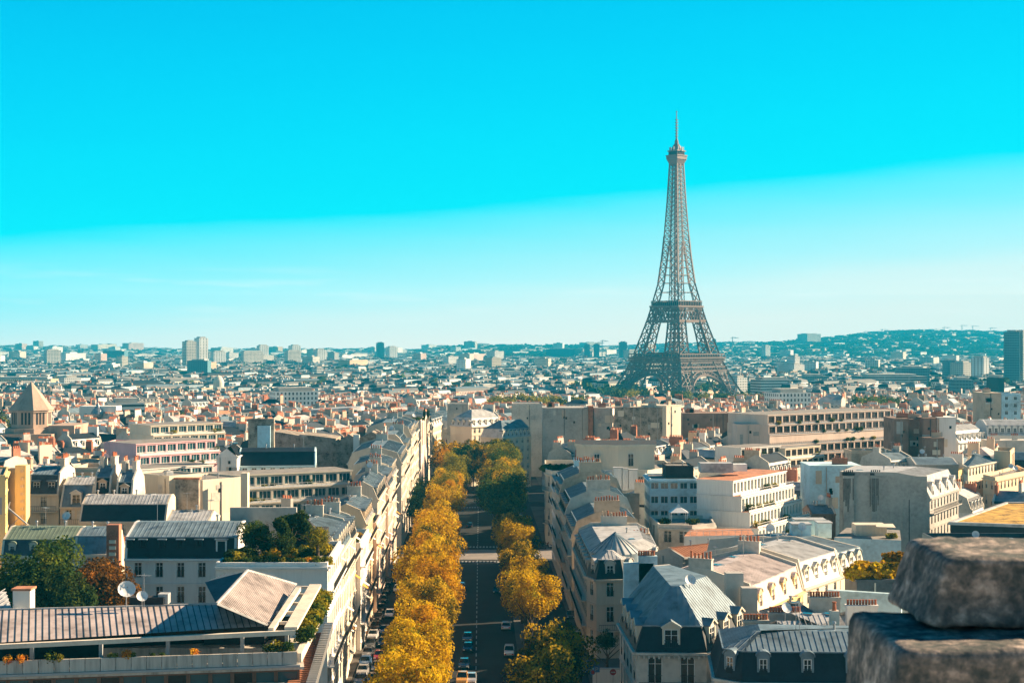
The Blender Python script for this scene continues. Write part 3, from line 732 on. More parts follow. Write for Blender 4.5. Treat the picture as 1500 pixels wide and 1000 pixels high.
for (ax, ay) in ((1, 0), (0, 1), (-1, 0), (0, -1)):
    for k in range(9):
        f = lambda u, z: (ax * (tow(z) + .2) - ay * u * tow(z), ay * (tow(z) + .2) + ax * u * tow(z), z)
        u0, u1 = -1 + 2 * k / 9, -1 + 2 * (k + 1) / 9; b.bar(f(u0, 99.5), f(u1, 108.6), .8, TM); b.bar(f(u1, 99.5), f(u0, 108.6), .8, TM)
b.build('second_platform', tower, (0, 0, 0))
for (ax, ay) in ((1, 0), (0, 1), (-1, 0), (0, -1)):
    b = MB(); n = 28; o = []
    for k in range(n + 1):
        t = pi * k / n; row = []
        for r, rz_ in ((37.0, 39.5), (41.5, 44.0)):
            z = max(rz_ * sin(t), .0); u = -r * cos(t); d = tow(z) - .4; row.append(Vector((ax * d - ay * u, ay * d + ax * u, z)))
        o.append(row)
    for k in range(n):
        b.bar(o[k][0], o[k + 1][0], 2.2, TM); b.bar(o[k][1], o[k + 1][1], 1.3, TM); b.bar(o[k][0], o[k][1], .9, TM); b.bar(o[k][0], o[k + 1][1], .55, TM)
    for k in range(5, n - 4, 2):                       # spandrel uprights up to the lattice band
        p = o[k][1]
        if p.z < 42: u = -41.5 * cos(pi * k / n); d = tow(43); b.bar(p, (ax * d - ay * u, ay * d + ax * u, 43), .7, TM)
    b.build('arch', tower, (0, 0, 0))
b = MB(); b.ring([(x * 5.2, y * 5.2, 270) for x, y in ((-1, -1), (1, -1), (1, 1), (-1, 1))], [(x * 7.6, y * 7.6, 276) for x, y in ((-1, -1), (1, -1), (1, 1), (-1, 1))], TM)
b.box((0, 0, 278), (16, 16, 3.6), TM); ringbox(b, 8.6, 279.8, 281, TM, 1); b.box((0, 0, 283), (12.5, 12.5, 4.5), 'darkroof'); ringbox(b, 7.2, 285, 286.2, TM, 1)
b.lathe([(5.6, 286), (5.6, 288.5), (4.2, 291.5), (2.2, 294), (2.0, 297), (1.2, 298.5), (.9, 300)], TM, 12)
for k in range(10): t = 2 * pi * k / 10; b.box((7.6 * cos(t), 7.6 * sin(t), 287.5), (.7, .7, 5), 'metal_grey')
b.build('summit_cabin', tower, (0, 0, 0))
b = MB(); b.tube((0, 0, 299), (0, 0, 330), .8, .35, TM, 6)
for z in range(302, 322, 3): b.box((0, 0, z), (2.6, 2.6, .8), TM)
b.box((0, 0, 329), (2.2, .5, .5), TM); b.build('antenna', tower, (0, 0, 0))

# ================================================================ NEAR BUILDINGS ON THE LEFT
# the long metal roofed building with the planter balcony
def V3(px, py, Y): return (P(px, Y), Y, H(py, Y))
root = empty('apartment_building', (-38, 160, ground_z(150)), 'long low modern building with standing-seam metal roof over a planter balcony, bottom left', 'building')
FOOT.append([(-75, 140), (-19, 140), (-19, 185), (-75, 185)])
a0, a1 = V3(-90, 946, 142.0), V3(432, 921, 149.7); r0, r1 = V3(-90, 900.5, 150.0), V3(317.6, 884.5, 155.4); c1 = V3(392, 916, 150.6)
b = MB(); nn_ = (Vector(c1) - Vector(a0)).cross(Vector(r1) - Vector(a0)); r0 = (r0[0], r0[1], a0[2] - (nn_.x * (r0[0] - a0[0]) + nn_.y * (r0[1] - a0[1])) / nn_.z); f = [a0, c1, r1, r0]; b.face(f, 'zincpink'); seams(b, f, 'slategrey', .62, .08, .045)
b.bar(Vector(r0), Vector(r1), .22, 'zincpale'); b.build('roof', root)
b = MB(); b.bar(Vector(a0) - Vector((0, .2, .25)), Vector(a1) - Vector((0, .2, .25)), .5, 'beam', .42)
b.bar(Vector(V3(397, 922, 149.2)), Vector(V3(437, 862, 163)), .55, 'beam', .4); b.build('eaves_beam', root)
ap, bk, lf = V3(362.7, 835.5, 161.4), V3(434, 856, 168.0), V3(300, 852, 163.5)
hn = (Vector(bk) - Vector(c1)).cross(Vector(ap) - Vector(c1)); dr_ = Vector(((317.6 - 750) / FPX, 1, -(884.5 - 497) / FPX)); tt_ = (Vector(c1) - Vector((0, 0, CAMZ))).dot(hn) / dr_.dot(hn); r1h = tuple(Vector((0, 0, CAMZ)) + dr_ * tt_)
b = MB()
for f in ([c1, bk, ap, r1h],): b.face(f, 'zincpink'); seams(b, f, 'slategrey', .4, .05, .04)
f = [r1h, ap, (lf[0], lf[1], lf[2]), (r0[0] + 26, r0[1] + 5, r0[2] - .3)]; b.face(f, 'slategrey')  # shaded slopes of the same metal roof, shade put into a darker grey
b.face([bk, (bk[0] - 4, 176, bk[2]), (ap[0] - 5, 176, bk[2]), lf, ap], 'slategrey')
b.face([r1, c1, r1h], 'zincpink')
for p, q in ((ap, bk), (r1h, ap), (r1h, c1)): b.bar(Vector(p) + Vector((0, 0, .06)), Vector(q) + Vector((0, 0, .06)), .2, 'zincpale')
b.build('hipped_roof', root)
b = MB(); zt = 22.0
wall_y = lambda x: 151.0 + (x + 47.4) * .29
b.face([(-60, wall_y(-60), 17), (-22.5, wall_y(-22.5) - 1, 17), (-22.5, wall_y(-22.5) - 1, zt), (-60, wall_y(-60), zt)], 'glass')
b.build('glazing', root); b = MB(); b.box((-42, 158, 5), (36, 11, 29.4), 'concrete'); b.build('wall', root); b = MB(); b.box((-27.6, 160.2, 7.2), (6.0, 12, 29.2), 'darkroof'); b.build('recess_shade_wall', root)  # last box: wall under the hip, painted near black for the recess shade
for px in (-60, 47, 148, 246, 355, 420):
    Y = 143.9 + (P(px, 146) + 47.4) * .24; b = MB(); b.box((P(px, Y), Y, 20.85), (.34, .34, 1.95), 'frame_grey'); b.build('column', root)
k = 0; pa, pb_ = Vector((*[P(-60, 142), 142.2], 0)), Vector((P(435, 147.2), 147.2, 0))
nP = 22
zt0, zb0 = lambda y: H(966.5, 142.3), 0
for k in range(nP):
    p = pa.lerp(pb_, (k + .02) / nP); q = pa.lerp(pb_, (k + .98) / nP); zt_ = 20.45; b = MB()
    d = (q - p).normalized(); rz = atan2(d.y, d.x); mid = (p + q) / 2
    b.box((mid.x, mid.y, zt_ - .62), ((q - p).length, .22, 1.2), 'concrete', rz); b.box((mid.x - d.y * -.5, mid.y + .5, zt_ - 1.1), ((q - p).length, .8, .16), 'concrete', rz)
    b.box((mid.x, mid.y + .45, zt_ - .2), ((q - p).length, .7, .12), 'earth', rz)
    b.build('planter', root)
b = MB(); mid = (pa + pb_) / 2; d = (pb_ - pa).normalized(); rz = atan2(d.y, d.x); b.box((mid.x, mid.y - .05, 19.1), ((pb_ - pa).length + .6, .5, .22), 'frame_grey', rz)
b.box((mid.x, mid.y + 2.3, 18.85), ((pb_ - pa).length + .6, 4.6, .26), 'concrete', rz); b.build('balcony_slab', root)
for k in range(15):                                 # glazing under the balcony
    p = pa.lerp(pb_, (k + .5) / 15) + Vector((0, .5, 0)); b = MB(); rz_ = rz
    b.box((p.x, p.y + .1, 17.2), (2.15, .05, 3.0), 'glass_teal' if k % 3 else 'glass', rz_)
    for s_ in (-1, 1): b.box((p.x + s_ * 1.1 * cos(rz_), p.y + s_ * 1.1 * sin(rz_), 17.2), (.2, .2, 3.1), 'frame_brown', rz_)
    b.box((p.x, p.y - .02, 18.62), (2.0, .2, .25), 'frame_brown', rz_); b.build('window', root)
# right-hand side of the same building: pergola, parapet and brown stepped strip
b = MB(); p0, p1 = V3(426, 920, 149.5), V3(462, 857, 167.5); b.bar(p0, p1, 1.25, 'beam', .3); b.build('pergola_beam', root)
for t in (.12, .34, .55, .76, .95):
    q = Vector(p0).lerp(Vector(p1), t); b = MB(); b.bar(q, q + Vector((-2.6 + t * .7, .1, -.02)), .3, 'beam', .28); b.build('pergola_crossbar', root)
b = MB(); q0, q1 = V3(437, 963, 147.4), V3(476, 884, 170); b.bar(q0, q1, .6, 'beam', .9); b.build('side_parapet', root)
b = MB(); s0, s1 = V3(432, 1010, 144), V3(466, 925, 166); n = 30
for k in range(n):
    p = Vector(s0).lerp(Vector(s1), k / n); q = Vector(s0).lerp(Vector(s1), (k + .93) / n); b.box(((p.x + q.x) / 2, (p.y + q.y) / 2, p.z - .1), (2.0, abs(q.y - p.y), .2), 'rustbrown')
b.build('terrace_floor', root)
b = MB(); s0, s1 = V3(455, 1010, 145.5), V3(482, 918, 168)
for k in range(34):
    p = Vector(s0).lerp(Vector(s1), k / 34); b.box((p.x, p.y, p.z + .2), (.9, .42, .9), 'metal_grey')
b.build('terrace_railing', root)
b = MB(); b.box((-28, 158, 7.5), (13.5, 22, 20), 'stone'); b.build('lower_storeys', root)
for k, (px, col, r) in enumerate([(10, 'flower', .6), (30, 'flower', .7), (72, 'leaf_green', .75), (85, 'leaf_olive', .6), (165, 'leaf_olive', .55), (186, 'flower', .7), (195, 'leaf_olive', .5), (222, 'leaf_green', .4), (236, 'leaf_green', .4), (282, 'flower', .6), (396, 'leaf_green', .8), (408, 'leaf_olive', .9), (425, 'leaf_green', .9)]):
    Y = 142.9 + (P(px, 145) + 47) * .19
    bush(P(px, Y), Y, 20.2, r, col, {'flower': 'orange and yellow flowering plant', 'leaf_green': 'small green plant', 'leaf_olive': 'yellow green plant'}[col] + ' in the concrete planter of the metal-roofed building', 'plants in the planter balcony', 'potted_plant', 350, .26)
for k in range(12):
    t = k / 11; p = Vector(V3(446, 925, 152)).lerp(Vector(V3(474, 868, 168)), t)
    bush(p.x, p.y, p.z - .9, 1.15, 'leaf_olive' if k % 3 else 'leaf_green', 'bushy yellow green shrub beyond the pergola beam of the metal-roofed building', 'shrubs beside the pergola', 'shrub', 800, .26)
for px, py, s_, lab in ((185, 873, 1.25, 'larger white satellite dish on the metal roof, bottom left'), (208, 884, .8, 'smaller white satellite dish right of the larger one on the metal roof')):
    Y = 153; t = tag(bpy.data.objects.new('satellite_dish', dish_mesh()), lab, 'satellite dish'); C.objects.link(t); t.location = (P(px, Y), Y, 23.6 - .1); t.scale = (s_, s_, s_ * .95); t.rotation_euler = (0, 0, .35)
t = tag(bpy.data.objects.new('antenna', antenna_mesh()), 'thin television antenna beside the two dishes on the metal roof', 'antenna'); C.objects.link(t); t.location = (P(211, 153.4), 153.4, 23.4); t.scale = (1, 1, 1.1)
b = MB(); b.box((P(217, 155), 155, 24.0), (3.4, 1.4, .7), 'darkroof'); b.box((P(240, 155), 155.2, 24.15), (1.0, 1.2, 1.0), 'zincpale'); tag(b.build('roof_unit'), 'dark flat ventilation housing behind the seamed metal roof', 'roof unit')
b = MB(); b.box((P(35, 158), 158, H(880, 158) - .6), (1.75, 1.6, 3.6), 'white'); b.box((P(35, 158), 158, H(862, 158) + .05), (2.0, 1.9, .2), 'tile'); tag(b.build('chimney_stack'), 'short white chimney block with tiled cap behind the metal roof, bottom left', 'chimney')
b = MB(); f = [V3(-60, 893, 156), V3(18, 893, 156), V3(8, 866, 166), V3(-60, 862, 166)]; b.face(f, 'zincpale'); seams(b, f, 'zincpale'); bb_ = b.v[:4]
b.ring([(x, y, z - 4) for x, y, z in f], [(x, y, z - .05) for x, y, z in f], 'white'); tag(b.build('roof_annex'), 'small white annex with sloping metal roof at the left edge behind the trees', 'building')

# white building with the dark slate mansard
A, B = (P(183, 213), 213), (P(346, 213), 213)
building('white_apartment_building', 'white building with dark blue slate mansard and small roof windows behind the metal-roofed one', rect(A, B, 13), 20.0, 'wbnb', wall='white', h1=2.8, i1=.55, h2=1.5, i2=5.2, steep='slate', top='zinc',
         bay=2.75, ow=1.05, oh=2.3, fh=3.5, maxfl=3, win='white', dorm=None, chim=False, dwall='slate', dsize=(1.0, 1.2), clutter=3)
rt = bpy.data.objects['white_apartment_building']
for px in (190, 209, 237, 264, 291, 324):
    inst('dormer', dormer_mesh('flat', 1.5 if px > 300 else .9, 2.4 if px > 300 else 1.1, 1.0, 'white' if px > 300 else 'slate', 'zinc'), rt, (P(px, 213) - rt.location.x, 213.1 - rt.location.y, (20.1 if px > 300 else 21.4) - rt.location.z), 0)
# roof garden building on the corner of the avenue
yl = lambda Y, off=-20.0: AX(Y) + off
g0 = (P(316, 204), 204); g1 = (yl(204, -19.4), 204); g2 = (yl(226, -19.6), 226); g3 = (P(316, 204), 226)
building('roof_garden_building', 'white sided corner building with a planted roof terrace left of the avenue', [g0, g1, g2, g3], 20.2, 'nwbb', wall='white', roof='flat', parapet=.5, bay=2.7, fh=3.3, win='shut', balc={1: [1, 4]}, clutter=0, flatm='gravel', cornice=True)
def U2(px, Y, z): return (P(px, Y), Y, z)
tree(P(427, 214), 214, 20.1, H(743, 214) - 20.1, 3.0, 'leaf_dark', 'round dark clipped tree on the roof terrace', None, 'garden_tree', 7000, .7, 1)
tree(P(371, 213), 213, 20.1, H(758, 213) - 20.1, 2.7, 'leaf_green', 'green conifer like tree on the roof terrace left of the round tree', None, 'garden_tree', 5000, .5, 2)
tree(P(413, 210), 210, 20.1, 4.2, 2.3, 'leaf_dark', 'low dark tree in front of the round tree on the roof terrace', None, 'garden_tree', 3000, .5, 0)
tree(P(466, 208), 208, 20.1, 5.2, 2.2, 'leaf_olive', 'yellow green small tree at the right end of the roof terrace', None, 'garden_tree', 3000, .5, 3)
for k in range(18):
    px = 338 + k * 8.4; lm = ['leaf_green', 'leaf_olive', 'leaf_dark', 'leaf_green', 'leaf_olive', 'flower'][(k * 5) % 6 if k > 9 else k % 4]
    bush(P(px, 205), 205 + (k % 3) * .5, 20.0, 1.0, lm, {'leaf_green': 'green', 'leaf_olive': 'yellow green', 'leaf_dark': 'dark green', 'flower': 'orange'}[lm] + ' hedge plant along the front edge of the roof terrace', 'hedge along the roof terrace edge', 'hedge_plant', 700, .25)
for k, (px, Y, r, lm) in enumerate([(345, 207, 1.3, 'leaf_olive'), (392, 208, 1.2, 'leaf_green'), (437, 209, 1.3, 'leaf_olive'), (400, 212, 2.2, 'leaf_dark'), (425, 206.5, 1.1, 'flower')]):
    bush(P(px, Y), Y, 20.1, r, lm, ['round yellow green bush at the left end of the roof terrace', 'green bush below the conifer on the roof terrace', 'yellowing bush right of the low dark tree on the roof terrace', 'dark bush between the conifer and the round tree', 'orange leaved bush at the hedge of the roof terrace'][k], None, 'shrub', 1200, .28)
for k in range(22):
    px, Y = random.uniform(336, 478), random.uniform(206, 218); lm = ['leaf_green', 'leaf_dark', 'leaf_olive', 'leaf_half'][k % 4]
    bush(P(px, Y), Y, 20.1, random.uniform(.8, 1.6), lm, {'leaf_green': 'green', 'leaf_olive': 'yellow green', 'leaf_dark': 'dark green', 'leaf_half': 'green and gold'}[lm] + ' shrub among the trees of the roof terrace', 'shrubs among the roof terrace trees', 'shrub', 900, .25)
b = MB(); b.box((P(446, 218), 218, 21.8), (6.4, 4, 3.4), 'darkroof'); b.ring([(P(430, 216), 216, 23.5), (P(463, 216), 216, 23.5), (P(463, 220), 220, 23.5), (P(430, 220), 220, 23.5)], [(P(440, 216), 217.9, 24.6), (P(450, 216), 217.9, 24.6), (P(450, 220), 218.1, 24.6), (P(440, 220), 218.1, 24.6)], 'darkroof')
tag(b.build('garden_shed'), 'dark pitched garden house on the roof terrace', 'shed')
b = MB(); b.box((P(386, 222), 222, 23.0), (9.5, .6, 6), 'greywall'); tag(b.build('garden_wall'), 'grey party wall behind the trees of the roof terrace', 'wall')

# row of sunlit facades on the left side of the avenue
GL = 'sunlit stone buildings lining the left side of the avenue'
segs = [(226.2, 246, 18.6, 'cream', 'gable', 11), (246.2, 264, 17.2, 'stone', 'arch', 8.5), (264.2, 284, 14.6, 'white', 'gable', 8), (284.2, 303, 16.2, 'ochre', 'arch', 7.5), (303.2, 318, 13.4, 'blush', 'flat', 7), (318.2, 345, 17.2, 'cream', 'gable', 6.5), (345.2, 364, 17.2, 'blush', 'arch', 8), (364.2, 383, 18.0, 'cream', 'gable', 10)]
labs = ['cream avenue front just beyond the roof terrace, with pedimented dormers', 'stone avenue front, second beyond the roof terrace, with round dormers', 'white avenue front, third beyond the roof terrace, lower than its neighbours', 'ochre avenue front in the middle of the left row with round dormers', 'low blush avenue front with flat roof beside the terrace apartments', 'cream avenue front whose zinc corner roof shows white dormers', 'blush avenue front, second before the sunlit side street', 'cream corner front at the sunlit side street']
for k, (y0, y1, ze, wl, dk, dp_) in enumerate(segs):
    o_ = [.0, -.5, .3, -.3, .4, -.4, .2, 0][k]; pts = [(yl(y0) + o_, y0), (yl(y1) + o_, y1), (yl(y1) - dp_, y1), (yl(y0) - dp_, y0)]
    building('avenue_townhouse', labs[k], pts, ze, 'wpnb', wall=wl, group=GL, roof='flat' if k in (2, 4) else 'mansard', steep=['zinc', 'slate', 'zinc', 'zincpale'][k % 4], top='zinc', h1=2.6, i1=1.0, h2=1.1, i2=dp_ * .5 - 1.2, dorm={0: (dk, 6)}, balc={0: [1, 4]}, awn=5, win=['white', 'shut', 'rail', 'curt'], bay=2.5, ow=1.1, oh=2.3, fh=3.25, seamsteep=True, clutter=4, pots=5, chz=1.4)
for k, (Y, z) in enumerate(((267, 14.7), (271, 14.7), (275, 14.7), (280, 14.7), (305, 13.5), (309, 13.5), (314, 13.5))): bush(yl(Y) - 1.5 - (k % 2), Y, z, 1.1, ['leaf_green', 'leaf_olive', 'leaf_half'][k % 3], 'roof plant on one of the two lower flat roofed avenue fronts', 'plants on the flat roofed avenue fronts', 'roof_plant', 700, .28)
# terrace flats with ribbon balconies
def terrace_block(name, label, A, B, dep, z0, floors, fh=3.1, setback=1.4, wall='white', win='teal', m_rail='frame_white', bay=2.2, group=None, plants=True, sides='bb', oh=2.0, base=None, deck='gravel'):
    A0 = Vector(A); B0 = Vector(B); d = (B0 - A0).normalized(); n = Vector((-d.y, d.x)); cxy = (A0 + B0) / 2 + n * dep / 2
    root = empty(name, (cxy.x, cxy.y, ground_z(cxy.y)), label, 'building', group); FOOT.append(rect(A, B, dep)); L0 = root.location; ang = atan2(d.y, d.x); nw = 0
    for k in range(floors):
        s_ = setback * k; a, c = A0 + n * s_, B0 + n * s_; zb = z0 + fh * k; b = MB(); D = dep - s_
        pts = [tuple(a), tuple(c), tuple(c + n * D), tuple(a + n * D)]; zlow = ground_z(a.y) - 2 if k == 0 else zb
        pl = facade(b, a, c, zb, zb + fh, wall, fh, bay, bay - .5, oh, 1, True, .45, .3)
        if k == 0: b.face([(*pts[0], zlow), (*pts[1], zlow), (*pts[1], zb), (*pts[0], zb)], wall)
        for i in (1, 2, 3):
            p, q = pts[i], pts[(i + 1) % 4]; b.face([(*p, zlow), (*q, zlow), (*q, zb + fh), (*p, zb + fh)], wall)
        e = inset(pts, [-.18] * 4); b.ring([(*p, zb + fh - .12) for p in e], [(*p, zb + fh + .14) for p in e], wall, deck)
        b.build('storey', root)
        if k == 0 and base:
            bb = MB(); pl2 = facade(bb, a - n * .01, c - n * .01, zb - fh * base, zb, wall, fh, bay, bay - .5, oh, base, True, .45, .3); bb.build('lower_storeys', root); pl = pl + pl2
        for (x, y, z, an, w_, h_) in pl:
            if nw < 95: inst('window', window_mesh(win, w_, h_), root, (x - L0.x, y - L0.y, z - L0.z), an); nw += 1
        bb = MB(); o = n * -.85 if k == 0 else n * (-setback + .2); p, q = a + o, c + o
        if k == 0: mid = (a + c) / 2 + n * -.45; bb.box((mid.x, mid.y, zb - .1), ((c - a).length, .9, .2), wall, ang)
        rail(bb, tuple(p), tuple(q), zb, 1.0, m_rail, 1.1, .06); mid = (p + q) / 2; bb.box((mid.x, mid.y, zb + .3), ((q - p).length, .06, .45), m_rail, ang); bb.build('balcony', root)
    if plants:
        for j in range(plants if isinstance(plants, int) and plants > 1 else 6):
            k = random.randrange(floors); u = random.random(); q = A0.lerp(B0, u) + n * (setback * (k - .45)); lm = random.choice(['leaf_green', 'leaf_olive', 'leaf_dark'])
            bush(q.x, q.y, z0 + fh * k + .1, random.uniform(.7, 1.3), lm, {'leaf_green': 'green', 'leaf_olive': 'yellow green', 'leaf_dark': 'dark green'}[lm] + ' plant on a balcony of the ' + ' '.join(label.split(',')[0].split()[:7]), 'plants on the balconies of ' + name.replace('_', ' '), 'balcony_plant', 350, .3)
    return root
ta, tb = (P(297, 333), 333), (P(523, 350), 350)
terrace_block('terrace_apartments', 'white stepped flats with long white balcony rails, left of the avenue', ta, tb, 14, 11.2, 3, 3.0, 1.6, 'cream', 'teal', bay=3.0, plants=9)
building('blank_walled_building', 'cream windowless gable building with a tall chimney slab left of the stepped flats', rect((P(248, 302), 302), (P(296, 308), 308), 12), H(697, 305), 'bbbb', wall='cream', roof='flat', clutter=1, parapet=.3)
building('blank_walled_building', 'lower cream windowless wall with a small dish beside the tall chimney slab', rect((P(297, 297), 297), (P(362, 305), 305), 12), H(703, 300), 'bbbb', wall='cream', roof='flat', clutter=2, parapet=.3)
b = MB(); b.box((P(359, 299), 299, H(730, 299) - 8), (1.3, 2.2, 26), 'cream'); tag(b.build('chimney_slab'), 'tall narrow cream chimney slab in front of the stepped flats', 'chimney')
b = MB(); b.box((P(275, 292), 292, H(740, 292) - 4), (4.4, 1.4, 18), 'rubble'); b.box((P(275, 292), 292, H(740, 292) + 5.1), (4.9, 1.8, .3), 'tile'); tag(b.build('chimney_wall'), 'rough brown chimney wall left of the cream gable', 'chimney')
# big rubble party walls and the block they belong to
GP = 'rubble party walls left of the avenue'
for (x0, x1, yt, Y, lab) in ((401, 440, 632, 452, 'left stretch of the big rubble party wall, highest at its left end'), (440, 492, 636, 449, 'middle stretch of the big rubble party wall'), (492, 521, 640, 446, 'sloping right stretch of the big rubble party wall'), (523, 556, 636, 442, 'rubble gable wall nearest the avenue, right of the white strip')):
    zt = H(yt, Y); x0, x1 = P(x0, Y), P(x1, Y); b = MB(); zg = ground_z(Y) - 2; m_ = (x0 + x1) / 2
    top = [(x0, zt), (m_, zt - .5), (x1, zt - 1.2)] if x1 < P(500, Y) else [(x0, zt - 1.5), (m_ + 1, zt + .8), (x1, zt - .3)]
    prof = [(x0, zg)] + [(x1, zg)] + top[::-1]; b.ring([(x, Y, z) for x, z in prof], [(x, Y + 13, z) for x, z in prof], 'rubble'); b.build
    o = b.build('party_wall_building'); tag(o, lab, 'building', GP); FOOT.append(rect((x0, Y), (x1, Y), 13))
b = MB(); b.box((P(522, 441), 441, 12), (1.7, 1.2, 22), 'white'); tag(b.build('chimney_slab'), 'white strip of chimney between two rubble party walls', 'chimney')
building('corner_mansard_building', 'grey mansard building with slanted roof windows at the right end of the rubble wall', [(P(556, 441), 441), (yl(438), 438), (yl(462), 462), (P(556, 441), 462)], 18.5, 'bwpp', wall='stone', steep='zinc', h1=3.6, i1=2.2, h2=1, i2=1.2, dorm={1: ('flat', 6)}, balc={1: [1, 4]}, win=['shut', 'curt'], seamsteep=True)
building('slate_roofed_building', 'pale building with navy slate roof in shadow before the rubble wall', rect((P(350, 400), 400), (P(462, 402), 402), 12), H(682, 400), 'wbnb', wall='white_blueshade', steep='slate', top='slate', h1=3.4, i1=1.8, h2=.8, i2=3.5, bay=2.2, ow=1.3, win='white', maxfl=2, seam=False, chim=False, clutter=3)
building('gabled_building', 'white gable ended building left of the navy slate roof', rect((P(318, 396), 396), (P(347, 396), 396), 14), H(668, 396), 'bnbn', wall='white', roof='mansard', h1=0, h2=2.6, i2=2.2, top='slate', chim=False)
b = MB(); b.box((P(383, 420), 420, H(640, 420) - 6), (7, 1.5, 22), 'rubble'); b.box((P(387, 419), 419, H(645, 419) - 5), (3.5, 1.2, 18), 'white_blueshade'); tag(b.build('chimney_wall'), 'tall grey and pale blue chimney wall above the navy slate roof', 'chimney')
# left avenue beyond the side street
segs2 = [(407, 437.6, 17.5, 'stone', 'leftmost'), (466, 490, 21.0, 'cream', ''), (490.2, 520, 20, 'cream', ''), (541, 566, 21, 'blush', ''), (566.2, 600, 20, 'blush', ''), (600.2, 625, 17, 'cream', ''), (625.2, 655, 16, 'cream', '')]
labs2 = ['stone avenue front just past the sunlit side street behind dark trees', 'cream avenue front with round corner bay beyond the rubble gable', 'cream avenue front before the dark second side street', 'tall plain blush wall facing the avenue, with a drainpipe at its right edge', 'second tall plain blush wall facing the avenue, with a cypress on top', 'cream avenue front beyond the blush walls with stacked dormers', 'farthest cream avenue front of the left row before the turning']
for k, (y0, y1, ze, wl, _) in enumerate(segs2):
    plain = k in (3, 4); pts = [(yl(y0), y0), (yl(y1), y1), (yl(y1) - 14, y1), (yl(y0) - 14, y0)]
    building('avenue_townhouse', labs2[k], pts, ze, 'bpnb' if plain else 'wpnb', wall=wl, group=GL, roof='flat' if plain else 'mansard', steep=['zinc', 'zincpale'][k % 2], top='zinc', h1=2.8, i1=1.1, h2=1.3, i2=4.2, dorm=None if plain else {0: ('gable', 7)}, balc={} if plain else {0: [1, 4]}, win=['shut', 'curt'], bay=2.7, seamsteep=True, clutter=2)
for k, (px, Y) in enumerate(((622, 570), (627, 572))):
    t = empty('cypress', (P(px, Y), Y, 20), 'thin dark cypress on the roof of the blush wall, ' + ('left of two' if k == 0 else 'right of two'), 'tree', None); b = MB(); b.tube((0, 0, 0), (0, 0, 2), .12, .1, 'bark'); b.build('trunk', t, (0, 0, 0)); inst('crown', crown_mesh(k, 'leaf_dark', 2500, (1, 1, 1), .3, 10), t, (0, 0, 2.8), 0, (.6, .6, 2.6))
for k in range(7): bush(P(598 + k * 3, 545), 545 + k, 21, 1.2, 'leaf_green', 'green roof plant on the plain blush avenue building', 'plants on the blush wall building', 'roof_plant', 500, .35)
# end of the avenue
building('cream_gabled_townhouse', 'cream house with pale mansard and a row of dormers closing the end of the avenue', rect((P(691, 606), 606), (P(734, 618), 618), 12), H(625, 606), 'wpnn', wall='cream', steep='zincpale', top='zincpale', h1=3.4, i1=1.2, h2=3.0, i2=4.2, dorm={0: ('gable', 5), 3: ('gable', 4)}, bay=2.4, win='curt', dsize=(1.1, 2.0), pots=10)
building('mansard_row_house', 'lower grey roofed house with arched dormers, right of the cream house at the avenue end', rect((P(736, 590), 590), (P(778, 603), 603), 11), H(641, 590), 'wbnn', wall='cream', steep='zincpale', top='zinc', h1=3.2, i1=.9, h2=3, i2=4, dorm={0: ('arch', 7)}, dsize=(1.1, 2.2), win='curt')
building('blank_walled_building', 'large pale windowless gable with four tiny openings behind the avenue end', rect((P(750, 655), 655), (P(795, 655), 655), 20), H(592, 655), 'bbbb', wall='plaster', roof='flat', clutter=0, parapet=.3)
building('blank_walled_building', 'grey blank gable left of the cream house at the avenue end', rect((P(655, 640), 640), (P(686, 640), 640), 16), H(592, 640), 'bbbb', wall='greywall', roof='flat', clutter=2, parapet=.3)

for k, (px0, Y0, px1, Y1, yt) in enumerate(((634, 664, 652, 700, 617), (646, 704, 668, 742, 613), (664, 690, 690, 720, 618))):
    building('avenue_townhouse', ['cream front continuing the left row past the blush walls', 'cream front curving right beyond the left row', 'pale front between the left row and the grey blank gable'][k], rect((P(px0, Y0), Y0), (P(px1, Y1), Y1), 12), H(yt + 8, Y0), 'wpnn', wall=['cream', 'stone', 'white'][k], group=GL, dorm={0: ('gable', 5)}, win='curt', steep='zincpale', bay=2.4)

# ================================================================ FAR LEFT: church, pink flats, yellow house and neighbours
CY = 600.0; cxx = P(46, CY)
church = empty('church_tower', (cxx, CY, ground_z(CY)), 'octagonal stone church tower with a tall pyramid roof and triple slit openings', 'church')
b = MB(); zt = H(600, CY); r = 8.1; n = 8
def og(r, z, ph=pi / 8): return [(cxx + r * cos(2 * pi * i / n + ph), CY + r * sin(2 * pi * i / n + ph), z) for i in range(n)]
b.ring(og(r * .94, ground_z(CY)), og(r * .94, zt), 'church_stone'); b.ring(og(r * 1.0, zt - .8), og(r * 1.0, zt), 'church_stone'); b.ring(og(r * 1.25, ground_z(CY)), og(r * 1.2, H(626, CY)), 'church_stone'); b.build('tower_wall', church)
for i in range(8):
    t = 2 * pi * (i + .5) / 8 + pi / 8
    for k in (-1, 0, 1):
        q = MB(); R_ = r * .94 * cos(pi / 8); u = k * 1.35; x = cxx + R_ * cos(t) - u * sin(t); y = CY + R_ * sin(t) + u * cos(t); q.box((x, y, H(611, CY)), (.12, .75, 5.0), 'darkroof', t); q.build('slit_window', church)
b = MB(); lo = og(r * 1.06, zt); ap = (cxx, CY, H(558, CY))
for i in range(8): b.face([lo[i], lo[(i + 1) % 8], ap], 'church_stone')
b.bar((cxx, CY, ap[2]), (cxx, CY, ap[2] + 1.5), .12, 'iron'); b.build('spire', church)
b = MB(); b.box((cxx + 13, CY + 5, 5), (10, 20, 24), 'church_stone'); b.box((cxx - 2, CY - 6, 3), (26, 10, 22), 'church_stone'); b.build('nave', church); FOOT.append(rect((cxx - 17, CY - 14), (cxx + 19, CY - 14), 34))
